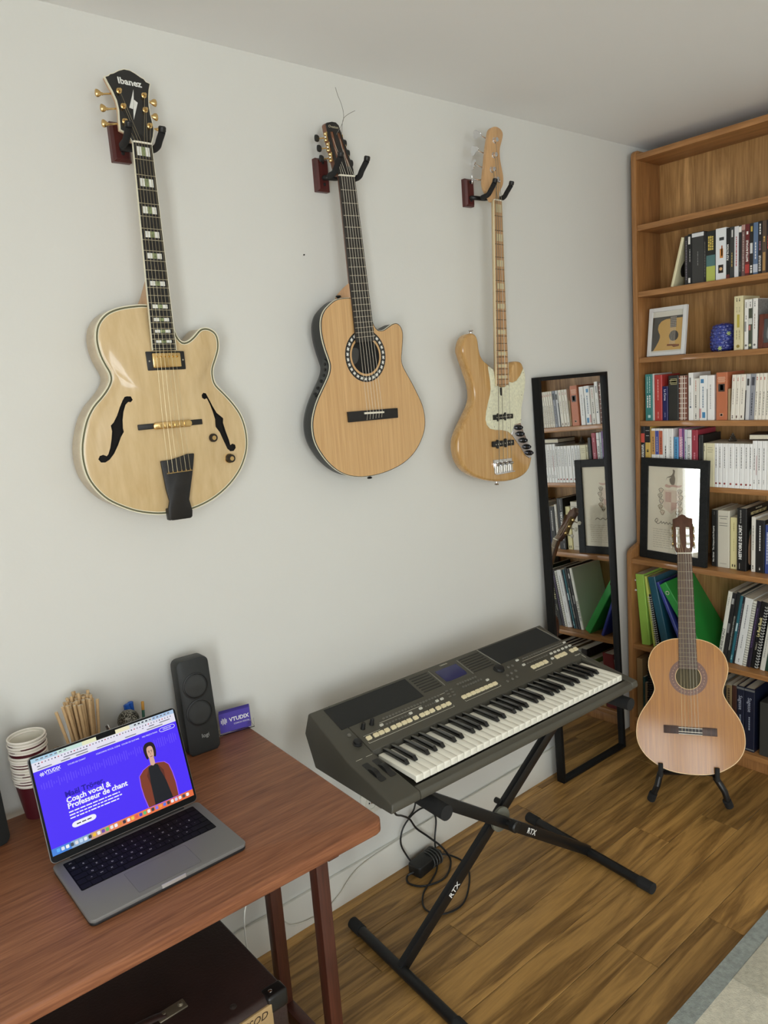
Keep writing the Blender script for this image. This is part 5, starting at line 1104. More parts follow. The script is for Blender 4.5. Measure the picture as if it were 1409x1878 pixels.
BLU = mat('marker_blue', (30, 92, 190), 0.4); BLD = mat('marker_black', (24, 24, 26), 0.45)
for k, (x, lab) in enumerate(((0.598, 'blue capped marker beside the microphone head, next to the pencil'), (0.588, 'blue capped marker leaning against the wall behind the microphone'))):
    t = pen('marker', lab, (0.608 - 0.003 * k, -0.026 - 0.012 * k, DZ + 0.006), (-0.03 - 0.05 * k + 0.02, 0.03 + 0.05 * k, 1), 0.156, 0.0062, [('barrel', 0.74, BLD, 1.0), ('cap', 0.26, BLU, 1.12)], 'blue markers in the pen pot')
    MB().box(-0.0015, 0.0015, -0.0095, -0.0065, 0.118, 0.154).build('clip', BLU, t)
pen('pencil', 'green pencil with an orange tip in the pen pot', (0.620, -0.045, DZ + 0.006), (0.09, 0.10, 1), 0.152, 0.0036, [('shaft', 0.86, mat('pencil_green', (44, 98, 78), 0.4), 1.0), ('tip', 0.14, mat('pencil_orange', (222, 162, 70), 0.5), 1.05)])
t = thing('metal_clip', 'slim silver metal clip standing in the pen pot beside the microphone', 'clip', (0, 0, 0)); t.matrix_world = T(0.566, -0.054, DZ + 0.0062) @ RY(R(-14.5))
MB().box(-0.004, 0.004, -0.001, 0.001, 0, 0.136).build('clip_arm', CHROME, t, bevel=0.0006); MB().prism([(-0.004, 0.104), (0.004, 0.104), (0.003, 0.138), (-0.003, 0.138)], -0.004, -0.0018).build('clip_arm', CHROME, t, bevel=0.0006)
# ================================================================ guitar amplifier under the desk
t = thing('guitar_amplifier', 'dark brown leather guitar amplifier with tan control panel under the desk', 'amplifier', (0.345, -0.4975, 0))
LEA = mat('amp_leather', (46, 30, 27), 0.42, var=0.3, vscale=9, bump=0.3, bscale=180)
aw, ad, ah = 0.262, 0.168, 0.500
pf = [(-ad, 0.012), (-ad, 0.345), (-ad + 0.012, 0.352), (-ad + 0.045, 0.462), (-ad + 0.030, 0.478), (-ad + 0.022, 0.490), (-ad + 0.036, ah), (ad, ah), (ad, 0.012)]
pf = [(-ad, 0.012), (-ad, 0.490), (-ad + 0.010, ah), (ad - 0.008, ah), (ad, ah - 0.008), (ad, 0.012)]
MB().prism(pf, -aw, aw, 'yz').build('cabinet', LEA, t, bevel=0.006, seg=3)
PAN = mat('amp_panel_tan', (166, 138, 96), 0.5, var=0.1, vscale=30)
pn = MB().box(-aw + 0.03, aw - 0.035, -ad - 0.003, -ad + 0.002, 0.415, 0.490).build('control_panel', PAN, t, bevel=0.001)
lettering('ASSOD', 0.021, mat('amp_print', (52, 36, 22), 0.5), pn, T(0.182, -ad - 0.0034, 0.475) @ RX(R(90)), shear=0.3, depth=0.0002)
MB().box(0.10, 0.135, -ad - 0.0034, -ad - 0.003, 0.473, 0.475).build('panel_dash', mat('amp_print', (52, 36, 22)), pn)
jw = MB().box(0.186, 0.204, -ad - 0.0050, -ad - 0.003, 0.425, 0.457).build('power_switch', mat('amp_print', (52, 36, 22)), pn); MB().box(0.189, 0.201, -ad - 0.0075, -ad - 0.005, 0.429, 0.453).build('switch_lamp', mat('amp_amber', (210, 150, 70), 0.4), jw)
for k in range(5): MB().lathe([(0.011, 0), (0.011, 0.012), (0.008, 0.014)], 16, T(-0.18 + 0.06 * k, -ad - 0.003, 0.438) @ RX(R(90))).build('amp_knob', MATTE_BLACK, pn)
MB().box(-aw + 0.02, aw - 0.02, -ad - 0.002, -ad + 0.002, 0.03, 0.39).build('speaker_cloth', mat('amp_cloth', (60, 46, 34), 0.9, bump=0.6, bscale=600), t)
CNR = mat('amp_corner', (20, 18, 18), 0.35)
for sx in (-1, 1):
    for sy in (-1, 1):
        cm = MB(); cm.box(sx * aw - (0.042 if sx > 0 else -0.0), sx * aw + (0.002 if sx > 0 else 0.042), sy * ad - (0.030 if sy > 0 else 0.003), sy * ad + (0.003 if sy > 0 else 0.030), ah - 0.035, ah + 0.0022)
        if sx < 0: cm = MB().box(-aw - 0.002, -aw + 0.042, sy * ad - (0.030 if sy > 0 else 0.003), sy * ad + (0.003 if sy > 0 else 0.030), ah - 0.035, ah + 0.0022)
        co = cm.build('corner_protector', CNR, t, bevel=0.006, seg=3)
        MB().lathe([(0.0042, 0), (0.0042, 0.001), (0.002, 0.0022)], 12, T(sx * (aw - 0.028), sy * (ad - 0.013), ah + 0.0020)).build('screw', CHROME, co)
        MB().lathe([(0.0042, 0), (0.0042, 0.001), (0.002, 0.0022)], 12, T(sx * (aw + 0.0018), sy * (ad - 0.013), ah - 0.018) @ RY(R(90 * sx))).build('screw', CHROME, co)
MB().lathe([(0.0065, 0), (0.0065, 0.001), (0.003, 0.0026)], 14, T(0.165, -0.135, ah)).build('top_screw', mat('amp_bolt', (70, 62, 58), 0.4, 0.6), t)
hd = MB().tube(smooth_open([(0.062, -0.062, ah + 0.003), (0.03, -0.062, ah + 0.010), (-0.04, -0.062, ah + 0.016), (-0.11, -0.062, ah + 0.010), (-0.142, -0.062, ah + 0.003)], 5), 0.009, 10, flat=0.4).build('handle_strap', LEA, t)
for sx in (0.075, -0.155):
    MB().box(sx - 0.028, sx + 0.028, -0.074, -0.05, ah, ah + 0.004).build('handle_plate', mat('worn_metal', (128, 118, 100), 0.4, 0.7), hd, bevel=0.003)
    for q in (-0.016, 0.018): MB().lathe([(0.006, 0), (0.006, 0.001), (0.003, 0.004)], 12, T(sx + q, -0.062, ah + 0.004)).build('handle_bolt', mat('worn_metal', (128, 118, 100)), hd)
for sx in (-1, 1):
    for sy in (-1, 1): MB().lathe([(0.016, 0.0), (0.018, 0.012)], 16, T(sx * (aw - 0.04), sy * (ad - 0.035), 0)).build('rubber_foot', MATTE_BLACK, t)
t = tag(MB().tube(smooth_open([(0.655, -0.40, 0.006), (0.660, -0.405, 0.30), (0.655, -0.412, 0.46), (0.668, -0.416, 0.53)], 5), 0.0016, 6).build('white_wire', mat('wire_white', (220, 218, 208), 0.5)), 'thin white wire standing up behind the brown amplifier', 'wire')
# ================================================================ things on the shelves
PAGES = mat('book_pages', (222, 214, 192), 0.85, var=0.06, vscale=300)
def cm(c, rough=0.5): return mat('cover_%d_%d_%d' % c, c, rough, coat=0.1)
def spine_m(kind, y, z, d=-0.0003):
    """placing of flat print on a spine (faces -x); kind: up = reads upward, down = reads downward, flat = horizontal"""
    if kind == 'up': ax, ay = Vector((0, 0, 1)), Vector((0, 1, 0))
    elif kind == 'down': ax, ay = Vector((0, 0, -1)), Vector((0, -1, 0))
    else: ax, ay = Vector((0, -1, 0)), Vector((0, 0, 1))
    M = Matrix((ax, ay, Vector((-1, 0, 0)))).transposed().to_4x4(); M.translation = (d, y, z); return M
BK = random.Random(3)
def book(label, y0, y1, h, col, zb, x=2.90, depth=0.15, lean=0.0, name='book', cat='book', group=None, prints=(), bars=None, hard=False, case=False):
    """y0 > y1 (left, right edge of the spine at its foot); prints: (kind, what, args...)"""
    w = abs(y0 - y1) - 0.0006; yc = (y0 + y1) / 2
    t = thing(name, label, cat, (0, 0, 0), group=group)
    pivot = y0 if lean < 0 else y1
    t.matrix_world = T(x, pivot, zb + 0.0004) @ RX(R(lean)) @ T(0, yc - pivot, 0)
    M_ = cm(col)
    if case:
        MB().box(0, depth, -w / 2, w / 2, 0, h).build('case', M_, t, bevel=0.0008, seg=1)
    else:
        ct = min(0.0022 if hard else 0.0008, w * 0.2); ins = 0.003 if hard else 0.0
        m = MB(); r = min(0.0025, w * 0.3)
        sp_ = [(0.0, -w / 2 + r), (0.0, w / 2 - r), (r, w / 2), (depth, w / 2), (depth, w / 2 - ct), (ct + r * 0.5, w / 2 - ct), (ct + r * 0.5, -w / 2 + ct), (depth, -w / 2 + ct), (depth, -w / 2), (r, -w / 2)]
        m.prism(sp_, 0, h, 'xy'); m.build('cover', M_, t, smooth=False)
        MB().box(ct + r * 0.5, depth - ins - 0.0006, -w / 2 + ct, w / 2 - ct, ins, h - ins).build('page_block', PAGES, t, smooth=False)
    for pr in prints:
        k = pr[0]
        if k == 'panel':      # rectangle of another colour: (_, z0, z1, colour, [y fraction range])
            f0, f1 = pr[4] if len(pr) > 4 else (-0.5, 0.5)
            MB().box(-0.00035, 0.0002, w * f0, w * f1, h * pr[1], h * pr[2]).build('printed_panel', cm(pr[3]), t, smooth=False)
        elif k == 'bars':     # lines of lettering too small to read: (_, z0, z1, colour, n columns, thickness)
            m = MB(); n = pr[4] if len(pr) > 4 else 1; th = pr[5] if len(pr) > 5 else min(0.0022, w * 0.25 / n)
            for c in range(n):
                yy = (c - (n - 1) / 2.0) * w * 0.6 / max(1, n); z = h * pr[1]
                while z < h * pr[2]:
                    e = min(z + BK.uniform(0.003, 0.011), h * pr[2]); m.box(-0.0005, 0.0, yy - th / 2, yy + th / 2, z, e); z = e + 0.0022
            m.build('fine_print', cm(pr[3]), t, smooth=False)
        elif k == 'hbars':
            m = MB()
            for i in range(pr[4]):
                z = h * lerp(pr[1], pr[2], i / max(1.0, pr[4] - 1)); ww = w * BK.uniform(0.25, 0.38); m.box(-0.0005, 0.0, -ww, ww, z - 0.0011, z + 0.0011)
            m.build('fine_print', cm(pr[3]), t, smooth=False)
        elif k == 'dot':
            MB().prism(circle(0, h * pr[1], pr[2], 14), -0.0005, 0, 'yz').build('emblem', cm(pr[3]), t, smooth=False)
        else:                 # readable lettering: (direction, text, z centre, size, colour)
            lettering(pr[1], pr[3], cm(pr[4]), t, spine_m(k, pr[5] if len(pr) > 5 else 0, h * pr[2]), depth=0.0002, bold=pr[6] if len(pr) > 6 else 0.0)
    return t
WH, BL, CRM = (240, 238, 232), (24, 24, 25), (226, 218, 184)
GREY = (120, 118, 112); DK_ = (48, 46, 44); GLD = (196, 170, 96); SIL = (200, 200, 196); RD = (176, 52, 50)
# ---- film shelf
Z2 = 1.917; DG = dict(zb=Z2, depth=0.135, name='film_case', cat='film case', case=True)
t = book('cream picture book leaning against the film cases', -0.1855, -0.1975, 0.186, (228, 220, 180), Z2, depth=0.135, lean=14.5)
MB().prism(smooth_closed([(0.05, 0.04), (0.03, 0.07), (0.045, 0.10), (0.06, 0.13), (0.085, 0.12), (0.075, 0.08), (0.09, 0.05)], 3), -0.0064, -0.0058).build('cover_drawing', cm((40, 36, 30)), t, smooth=False)
book('black film case with faded lilac print, first behind the leaning cream book', -0.247, -0.2603, 0.184, (44, 42, 44), prints=[('bars', 0.1, 0.9, (150, 140, 150))], **DG)
book('black film case with white blocks at head and foot', -0.2603, -0.277, 0.188, BL, prints=[('panel', 0.80, 0.95, WH, (-0.1, 0.4)), ('panel', 0.03, 0.13, WH, (-0.1, 0.4)), ('bars', 0.45, 0.7, SIL)], **DG)
book('wide charcoal boxed set with a white strip along its top', -0.277, -0.3246, 0.190, (58, 58, 57), prints=[('panel', 0.91, 0.985, (224, 226, 228)), ('bars', 0.35, 0.62, (150, 150, 148), 1, 0.002)], **DG)
book('thin black film case beside the charcoal boxed set', -0.3246, -0.3332, 0.186, (34, 32, 32), prints=[('bars', 0.1, 0.8, GREY)], **DG)
book('black boxed set with yellow lettering and a lime green foot', -0.3332, -0.371, 0.184, (26, 30, 30), prints=[('panel', 0.0, 0.30, (186, 196, 96), (-0.46, 0.46)), ('panel', 0.30, 0.52, (84, 122, 122), (-0.46, 0.46)), ('bars', 0.62, 0.90, (214, 190, 92), 3, 0.0055)], **DG)
book('white boxed set with an orange emblem and a black picture', -0.371, -0.4114, 0.187, (234, 236, 238), prints=[('panel', 0.76, 0.82, (60, 64, 66), (-0.3, 0.15)), ('panel', 0.42, 0.60, (214, 140, 66), (-0.22, 0.1)), ('panel', 0.46, 0.66, (170, 90, 50), (-0.16, -0.04)), ('panel', 0.13, 0.29, (40, 30, 26), (-0.24, 0.24)), ('dot', 0.21, 0.006, (214, 170, 120))], **DG)
book('black film case with bold upright white lettering beside the white boxed set', -0.4114, -0.4249, 0.182, (22, 22, 23), prints=[('up', 'PULP FICTION', 0.52, 0.0090, WH, 0, 0.0003), ('panel', 0.0, 0.08, (110, 40, 40))], **DG)
book('dark grey film case with gold lettering', -0.4249, -0.4417, 0.183, (56, 58, 57), prints=[('bars', 0.22, 0.5, GLD, 1, 0.003), ('panel', 0.80, 0.94, (220, 220, 216), (-0.2, 0.1))], **DG)
book('white film case with thin red lettering', -0.4417, -0.458, 0.182, (226, 226, 228), prints=[('bars', 0.22, 0.80, (178, 60, 70), 1, 0.003)], **DG)
book('black film case with a white top beside the red-lettered white one', -0.458, -0.4685, 0.182, (40, 40, 42), prints=[('panel', 0.87, 0.98, WH), ('bars', 0.1, 0.3, GREY)], **DG)
book('dusty rose film case with pale print', -0.4685, -0.4819, 0.182, (112, 84, 80), prints=[('bars', 0.1, 0.85, (206, 186, 178), 1, 0.003), ('panel', 0.9, 1.0, (190, 150, 140))], **DG)
book('deep red film case lettered in white between the rose and black cases', -0.4819, -0.4979, 0.182, (106, 36, 36), prints=[('up', 'BATTLE ROYALE', 0.48, 0.0102, WH, 0, 0.0004), ('panel', 0.05, 0.22, (184, 64, 58)), ('bars', 0.80, 0.86, WH, 1, 0.006)], **DG)
book('black film case with a square white block and a yellow spot', -0.4979, -0.5111, 0.182, (38, 36, 34), prints=[('panel', 0.42, 0.62, (222, 222, 220), (-0.35, 0.35)), ('panel', 0.84, 0.94, (206, 178, 80), (-0.3, 0.2)), ('bars', 0.04, 0.2, WH, 1, 0.006)], **DG)
book('hazy blue film case with white print', -0.5111, -0.5282, 0.182, (96, 118, 150), prints=[('bars', 0.3, 0.62, (226, 226, 228), 1, 0.004), ('panel', 0.04, 0.2, (196, 202, 214))], **DG)
book('black film case with silver print beside the hazy blue one', -0.5282, -0.5425, 0.183, (34, 32, 34), prints=[('bars', 0.05, 0.35, (206, 204, 200), 2, 0.003), ('bars', 0.45, 0.62, (170, 120, 140), 1, 0.004), ('bars', 0.75, 0.95, WH, 1, 0.004)], **DG)
book('brown and gold film case with thin pale edge', -0.5425, -0.5579, 0.183, (88, 70, 56), prints=[('panel', 0.05, 0.4, (176, 138, 84), (-0.3, 0.3)), ('bars', 0.6, 0.7, (230, 190, 110), 1, 0.005)], **DG)
book('black and red film case at the end of the visible film row', -0.5579, -0.5715, 0.183, (40, 28, 30), prints=[('bars', 0.45, 0.7, (206, 70, 60), 1, 0.005)], **DG)
for i, (c, lab) in enumerate([((70, 40, 60), 'plum'), ((30, 60, 70), 'petrol'), ((196, 190, 170), 'ivory'), ((44, 44, 48), 'graphite'), ((150, 100, 50), 'amber')]):
    book('plain %s film case far along the film shelf' % lab, -0.573 - 0.0152 * i, -0.588 - 0.0152 * i, 0.182, c, prints=[('bars', 0.2, 0.8, SIL)], **DG)
# ---- ornaments shelf
Z3 = 1.650
GLASS = bpy.data.materials.new('picture_glass'); GLASS.use_nodes = True; nt = GLASS.node_tree; nt.nodes.clear()
ou = nt.nodes.new('ShaderNodeOutputMaterial'); mxs = nt.nodes.new('ShaderNodeMixShader'); tr = nt.nodes.new('ShaderNodeBsdfTransparent'); gs = nt.nodes.new('ShaderNodeBsdfGlossy'); gs.inputs['Roughness'].default_value = 0.02
fz = nt.nodes.new('ShaderNodeLayerWeight'); fz.inputs['Blend'].default_value = 0.5      # facing = 1 - cos
pw = nt.nodes.new('ShaderNodeMath'); pw.operation = 'POWER'; pw.inputs[1].default_value = 5.0
ma_ = nt.nodes.new('ShaderNodeMath'); ma_.operation = 'MULTIPLY_ADD'; ma_.inputs[1].default_value = 0.93; ma_.inputs[2].default_value = 0.06
nt.links.new(fz.outputs['Facing'], pw.inputs[0]); nt.links.new(pw.outputs[0], ma_.inputs[0]); nt.links.new(ma_.outputs[0], mxs.inputs[0]); nt.links.new(tr.outputs[0], mxs.inputs[1]); nt.links.new(gs.outputs[0], mxs.inputs[2]); nt.links.new(mxs.outputs[0], ou.inputs[0])
def frame_thing(label, M, w, h, bw, depth, fm, name='picture_frame', paper=(226, 222, 208)):
    """local: x to the right seen from the front, z up, front face at y=0 looking to -y"""
    t = thing(name, label, 'picture frame', M=M)
    for nm, a in (('frame_side', (0, bw, 0, h)), ('frame_side', (w - bw, w, 0, h)), ('frame_rail', (bw, w - bw, 0, bw)), ('frame_rail', (bw, w - bw, h - bw, h))):
        MB().box(a[0], a[1], 0, depth, a[2], a[3]).build(nm, fm, t, bevel=0.001, seg=1)
    pp_ = MB().box(bw, w - bw, depth * 0.45, depth * 0.6, bw, h - bw).build('print_sheet', cm(paper, 0.8), t, smooth=False)
    MB().box(bw, w - bw, depth * 0.28, depth * 0.34, bw, h - bw).build('glass', GLASS, t, smooth=False)
    return t, pp_, depth * 0.45
def facing(bl, br, lean):
    """matrix of an upright thing whose front foot runs from bl to br (seen from the front), leaning back"""
    bl, br = Vector(bl), Vector(br); ux = (br - bl).normalized(); M = Matrix((ux, Vector((0, 0, 1)).cross(ux), Vector((0, 0, 1)))).transposed().to_4x4(); M.translation = bl
    return M @ RX(R(-lean))
WF_ = mat('white_picture_frame', (226, 226, 224), 0.4)
t, pp_, yp = frame_thing('white framed drawing of an acoustic guitar body on the bookshelf', facing((2.915, -0.069, Z3 + 0.0015), (2.903, -0.240, Z3 + 0.0015), 7), 0.172, 0.196, 0.016, 0.014, WF_)
MB().box(0.017, 0.155, yp - 0.0006, yp, 0.022, 0.158).build('drawing_ground', cm((62, 60, 54), 0.8), t, smooth=False)
gb = [(155, 148), (100, 148), (78, 147), (58, 140), (46, 126), (43, 110), (48, 96), (54, 86), (55, 76), (50, 60), (38, 40), (26, 22), (155, 22)]
MB().prism(mm(gb), yp - 0.0012, yp - 0.0005).build('drawing_guitar', cm((210, 168, 88), 0.8), t, smooth=False)
MB().prism(circle(0.118, 0.078, 0.021, 24), yp - 0.0016, yp - 0.0005).build('drawing_soundhole', cm((60, 52, 46), 0.8), t, smooth=False)
MB().prism(mm([(98, 156), (126, 156), (127, 112), (100, 112)]), yp - 0.0018, yp - 0.0005).build('drawing_neck', cm((70, 58, 50), 0.8), t, smooth=False)
for k in range(6): MB().box(0.101 + 0.0045 * k, 0.1018 + 0.0045 * k, yp - 0.0021, yp - 0.001, 0.045, 0.155).build('drawing_string', cm((206, 200, 186), 0.8), t, smooth=False)
for k in range(6): MB().box(0.099, 0.127, yp - 0.0021, yp - 0.001, 0.116 + 0.007 * k, 0.1172 + 0.007 * k).build('drawing_fret', cm((206, 200, 186), 0.8), t, smooth=False)
MB().prism(mm([(90, 46), (145, 42), (144, 34), (120, 32), (112, 38), (90, 38)]), yp - 0.0022, yp - 0.0005).build('drawing_bridge', cm((134, 84, 50), 0.8), t, smooth=False)
# blue ceramic berry
t = thing('ceramic_ornament', 'glossy dark blue ceramic ornament covered in round bumps on the shelf', 'ornament', (2.965, -0.372, Z3))
m = MB(); NU, NV = 84, 60; vs = []; fs = []
for j in range(NV + 1):
    v = j / NV; hgt = 0.001 + 0.109 * v
    r0 = 0.046 * (1 - abs(2 * v - 0.86) ** 3.2 * 0.42 if v < 0.86 else 1.0 - 0.42 * abs(2 * v - 0.86) ** 3.2)
    r0 = 0.046 * (1 - max(0, (v - 0.35) / 0.65) ** 3 * 0.38) * (1 - max(0, (0.16 - v) / 0.16) ** 2 * 0.22)
    if v > 0.9: r0 *= math.sqrt(max(0.02, 1 - ((v - 0.9) / 0.1) ** 2)) * 0.999 + 0.001
    for i in range(NU):
        u = i / NU; row = v * 8.5; off = 0.5 if int(row) % 2 else 0
        a = (u * 14 + off) % 1 - 0.5; b_ = row % 1 - 0.5; bump = max(0, 1 - 4 * (a * a + b_ * b_)) ** 0.5
        r = r0 + 0.0042 * bump * (1 if v < 0.94 else 0.3); w = 2 * PI * u; vs.append((r * math.cos(w), r * math.sin(w), hgt))
for j in range(NV):
    for i in range(NU): fs.append((j * NU + i, j * NU + (i + 1) % NU, (j + 1) * NU + (i + 1) % NU, (j + 1) * NU + i))
fs.append(list(range(NU))[::-1]); fs.append([NV * NU + i for i in range(NU)]); m.add(vs, fs)
m.build('bumpy_body', mat('cobalt_glaze', (52, 66, 148), 0.12, coat=0.8, var=0.35, vscale=70), t, ang=80)
for ang, zz in ((R(228), 0.066), (R(190), 0.012)):
    star = []
    for k in range(12): rr = 0.011 if k % 2 == 0 else 0.005; star.append((rr * math.cos(2 * PI * k / 12), rr * math.sin(2 * PI * k / 12)))
    MB().prism(star, -0.0495, -0.046, 'xz', RZ(ang + R(90)) @ T(0, 0, zz)).build('leaf_flower', mat('pale_green_glaze', (176, 196, 130), 0.3), t, bevel=0.001)
BB = dict(zb=Z3, x=2.90, depth=0.14)
book('thick cream paperback with a yellow title panel beside the blue ceramic ornament', -0.4412, -0.4754, 0.198, (226, 216, 172), prints=[('panel', 0.42, 0.66, (192, 176, 70), (-0.16, 0.12)), ('bars', 0.90, 0.96, DK_, 2, 0.003), ('bars', 0.20, 0.38, (170, 160, 120), 2, 0.003), ('dot', 0.07, 0.006, (150, 130, 50)), ('bars', 0.7, 0.8, (200, 190, 150), 2, 0.004)], **BB)
book('slim white paperback with a grey stripe, standing next to the thick cream one', -0.4806, -0.4958, 0.182, WH, prints=[('panel', 0.36, 0.56, (160, 160, 158), (-0.05, 0.4)), ('bars', 0.84, 0.94, DK_), ('bars', 0.6, 0.68, GREY), ('dot', 0.08, 0.004, GREY)], **BB)
book('slim green and white paperback between two white ones on the ornament shelf', -0.4958, -0.5105, 0.181, (72, 78, 62), prints=[('panel', 0.82, 1.0, WH), ('panel', 0.50, 0.62, (214, 214, 206)), ('panel', 0.38, 0.48, (190, 120, 112), (-0.1, 0.4)), ('dot', 0.08, 0.005, (206, 210, 170)), ('bars', 0.85, 0.95, DK_)], **BB)
t = book('white paperback with grey speckled side cover behind the brown photo frame', -0.5105, -0.529, 0.182, WH, prints=[('bars', 0.84, 0.94, DK_), ('bars', 0.4, 0.7, (150, 130, 110)), ('dot', 0.08, 0.004, GREY)], **BB)
MB().box(0.004, 0.138, -0.0096, -0.0090, 0.002, 0.180).build('speckled_cover', mat('speckle_grey', (140, 138, 134), 0.6, var=0.3, vscale=250), t, smooth=False)
BRF = wood('brown_frame', (86, 34, 20), (118, 54, 34), (20, 20, 6), rough=0.35, coat=0.3)
t, pp_, yp = frame_thing('reddish brown framed black and white photograph before the white paperback', facing((2.896, -0.5335, Z3 + 0.001), (2.884, -0.636, Z3 + 0.001), 4), 0.104, 0.122, 0.018, 0.009, BRF, paper=(56, 58, 60))
MB().prism(smooth_closed([(0.035, 0.03), (0.03, 0.06), (0.04, 0.09), (0.06, 0.095), (0.07, 0.07), (0.075, 0.03)], 3), yp - 0.0008, yp).build('photo_figure', cm((130, 132, 132)), t, smooth=False)
MB().prism([(0.042, 0.062), (0.052, 0.068), (0.060, 0.062), (0.052, 0.052)], yp - 0.0012, yp).build('photo_shirt', cm((214, 214, 210)), t, smooth=False)
for i, c in enumerate([(170, 60, 50), (60, 80, 110), (210, 200, 170), (80, 110, 80)]):
    book('%s paperback past the brown photo frame' % ('brick red', 'slate blue', 'sand', 'moss green')[i], -0.665 - 0.026 * i, -0.690 - 0.026 * i, 0.18, c, prints=[('bars', 0.2, 0.8, WH)], **BB)
# ---- paperback shelf
Z4 = 1.386; CC = dict(zb=Z4, x=2.90, depth=0.145)
book('teal paperback with white lettering at the left end of the paperback shelf', -0.0684, -0.1026, 0.193, (60, 132, 128), prints=[('bars', 0.28, 0.55, WH, 2, 0.005), ('bars', 0.6, 0.95, (190, 220, 214), 2, 0.003), ('panel', 0.06, 0.12, (200, 224, 220), (-0.22, 0.1))], **CC)
book('thin pale grey booklet between the teal and the red paperback', -0.1026, -0.1105, 0.194, (208, 204, 200), **CC)
book('red paperback with a faint white title', -0.111, -0.1455, 0.188, (188, 62, 58), prints=[('bars', 0.45, 0.9, (226, 170, 160), 1, 0.004), ('bars', 0.05, 0.2, (226, 170, 160), 1, 0.003)], **CC)
book('small navy paperback with white title lettering beside the red paperback', -0.1466, -0.1713, 0.140, (32, 30, 88), prints=[('down', 'La Corse', 0.75, 0.0125, (214, 214, 226), 0, 0.0002), ('bars', 0.1, 0.25, (170, 170, 200), 1, 0.002)], **CC)
book('black hardback with a small gold framed label', -0.1734, -0.2179, 0.182, (40, 40, 36), hard=True, prints=[('panel', 0.80, 0.93, (190, 178, 130), (-0.36, 0.26)), ('panel', 0.815, 0.915, (34, 34, 32), (-0.33, 0.23)), ('hbars', 0.84, 0.89, (206, 196, 150), 2)], **CC)
t = book('brown and white plaid notebook between the black hardback and the white paperbacks', -0.2187, -0.2556, 0.180, (120, 66, 46), **CC)
for k in range(9): MB().box(-0.0006, 0, -0.017, 0.017, 0.008 + 0.020 * k, 0.0105 + 0.020 * k).build('plaid_stripe', cm((234, 224, 210)), t, smooth=False)
for yy in (-0.0095, 0.000, 0.006): MB().box(-0.0007, 0, yy, yy + 0.0028, 0.001, 0.179).build('plaid_stripe', cm((234, 224, 210)), t, smooth=False)
book('tall white paperback with a grey block near its head', -0.2595, -0.2798, 0.189, (242, 240, 235), prints=[('panel', 0.74, 0.9, (150, 150, 148), (-0.1, 0.2)), ('bars', 0.3, 0.6, (190, 188, 182), 1, 0.004), ('dot', 0.28, 0.0035, (70, 90, 110))], **CC)
book('shorter white paperback with spaced dark capitals', -0.2798, -0.3041, 0.166, (230, 226, 216), prints=[('bars', 0.3, 0.6, (90, 86, 80), 1, 0.0035), ('bars', 0.7, 0.95, (210, 150, 130), 1, 0.003), ('bars', 0.04, 0.16, (90, 86, 80), 1, 0.004)], **CC)
book('white paperback with blue blocks at head and foot', -0.3057, -0.3376, 0.176, (243, 243, 240), prints=[('panel', 0.83, 0.92, (74, 138, 184), (-0.1, 0.3)), ('panel', 0.05, 0.18, (74, 138, 184), (-0.3, 0.1)), ('panel', 0.05, 0.26, (214, 160, 156), (0.24, 0.48)), ('bars', 0.28, 0.75, (120, 140, 160), 1, 0.004)], **CC)
book('white paperback with a pale title beside the orange hardback', -0.3376, -0.3664, 0.175, (244, 242, 238), prints=[('bars', 0.25, 0.8, (176, 174, 168), 1, 0.003), ('panel', 0.0, 0.7, (90, 100, 96), (0.42, 0.5))], **CC)
book('burnt orange hardback with a small dark picture on its spine', -0.3739, -0.4178, 0.184, (196, 116, 78), prints=[('panel', 0.60, 0.76, (62, 50, 42), (-0.3, 0.28)), ('panel', 0.63, 0.74, (176, 160, 140), (-0.16, 0.12)), ('hbars', 0.80, 0.90, (232, 190, 160), 5), ('panel', 0.08, 0.14, (230, 190, 160), (-0.14, 0.14)), ('panel', 0.09, 0.13, (196, 116, 78), (-0.1, 0.1))], **CC)
book('tattered thin brown booklet between the orange hardback and the cream series', -0.4195, -0.4290, 0.120, (168, 142, 104), **CC)
ser = [(-0.4304, -0.4465), (-0.4465, -0.4625), (-0.4625, -0.4836)]
for a, b in ser: book('cream series paperback with faint title, right of the tattered brown booklet', a, b, 0.172, (240, 234, 220), lean=2.0, prints=[('bars', 0.35, 0.7, (170, 160, 150), 1, 0.0024), ('bars', 0.04, 0.1, (90, 60, 50), 1, 0.004), ('bars', 0.86, 0.93, (196, 120, 110), 1, 0.003)], group='cream paperbacks of one series beside the brown booklet', **CC)
book('black and white paperback amid the cream series', -0.4845, -0.5010, 0.172, (210, 210, 210), lean=2.0, prints=[('panel', 0.0, 0.65, (40, 40, 42), (0.28, 0.5)), ('panel', 0.75, 0.9, (60, 60, 60), (-0.3, 0.2))], **CC)
book('blue grey paperback amid the cream series', -0.5010, -0.5195, 0.172, (150, 152, 160), lean=2.0, prints=[('bars', 0.1, 0.6, (70, 74, 84), 1, 0.004), ('panel', 0.75, 0.93, (70, 72, 80), (-0.4, 0.2))], **CC)
for k in range(11):
    a = -0.5199 - 0.0134 * k; book('cream series paperback with small red mark, beyond the blue grey one', a, a - 0.0132, 0.172, (240, 234, 220), lean=2.0, prints=[('bars', 0.1, 0.62, (120, 114, 106), 1, 0.0022), ('bars', 0.86, 0.93, (196, 110, 100), 1, 0.003)], group='cream paperbacks of one series beyond the blue grey one', **CC)
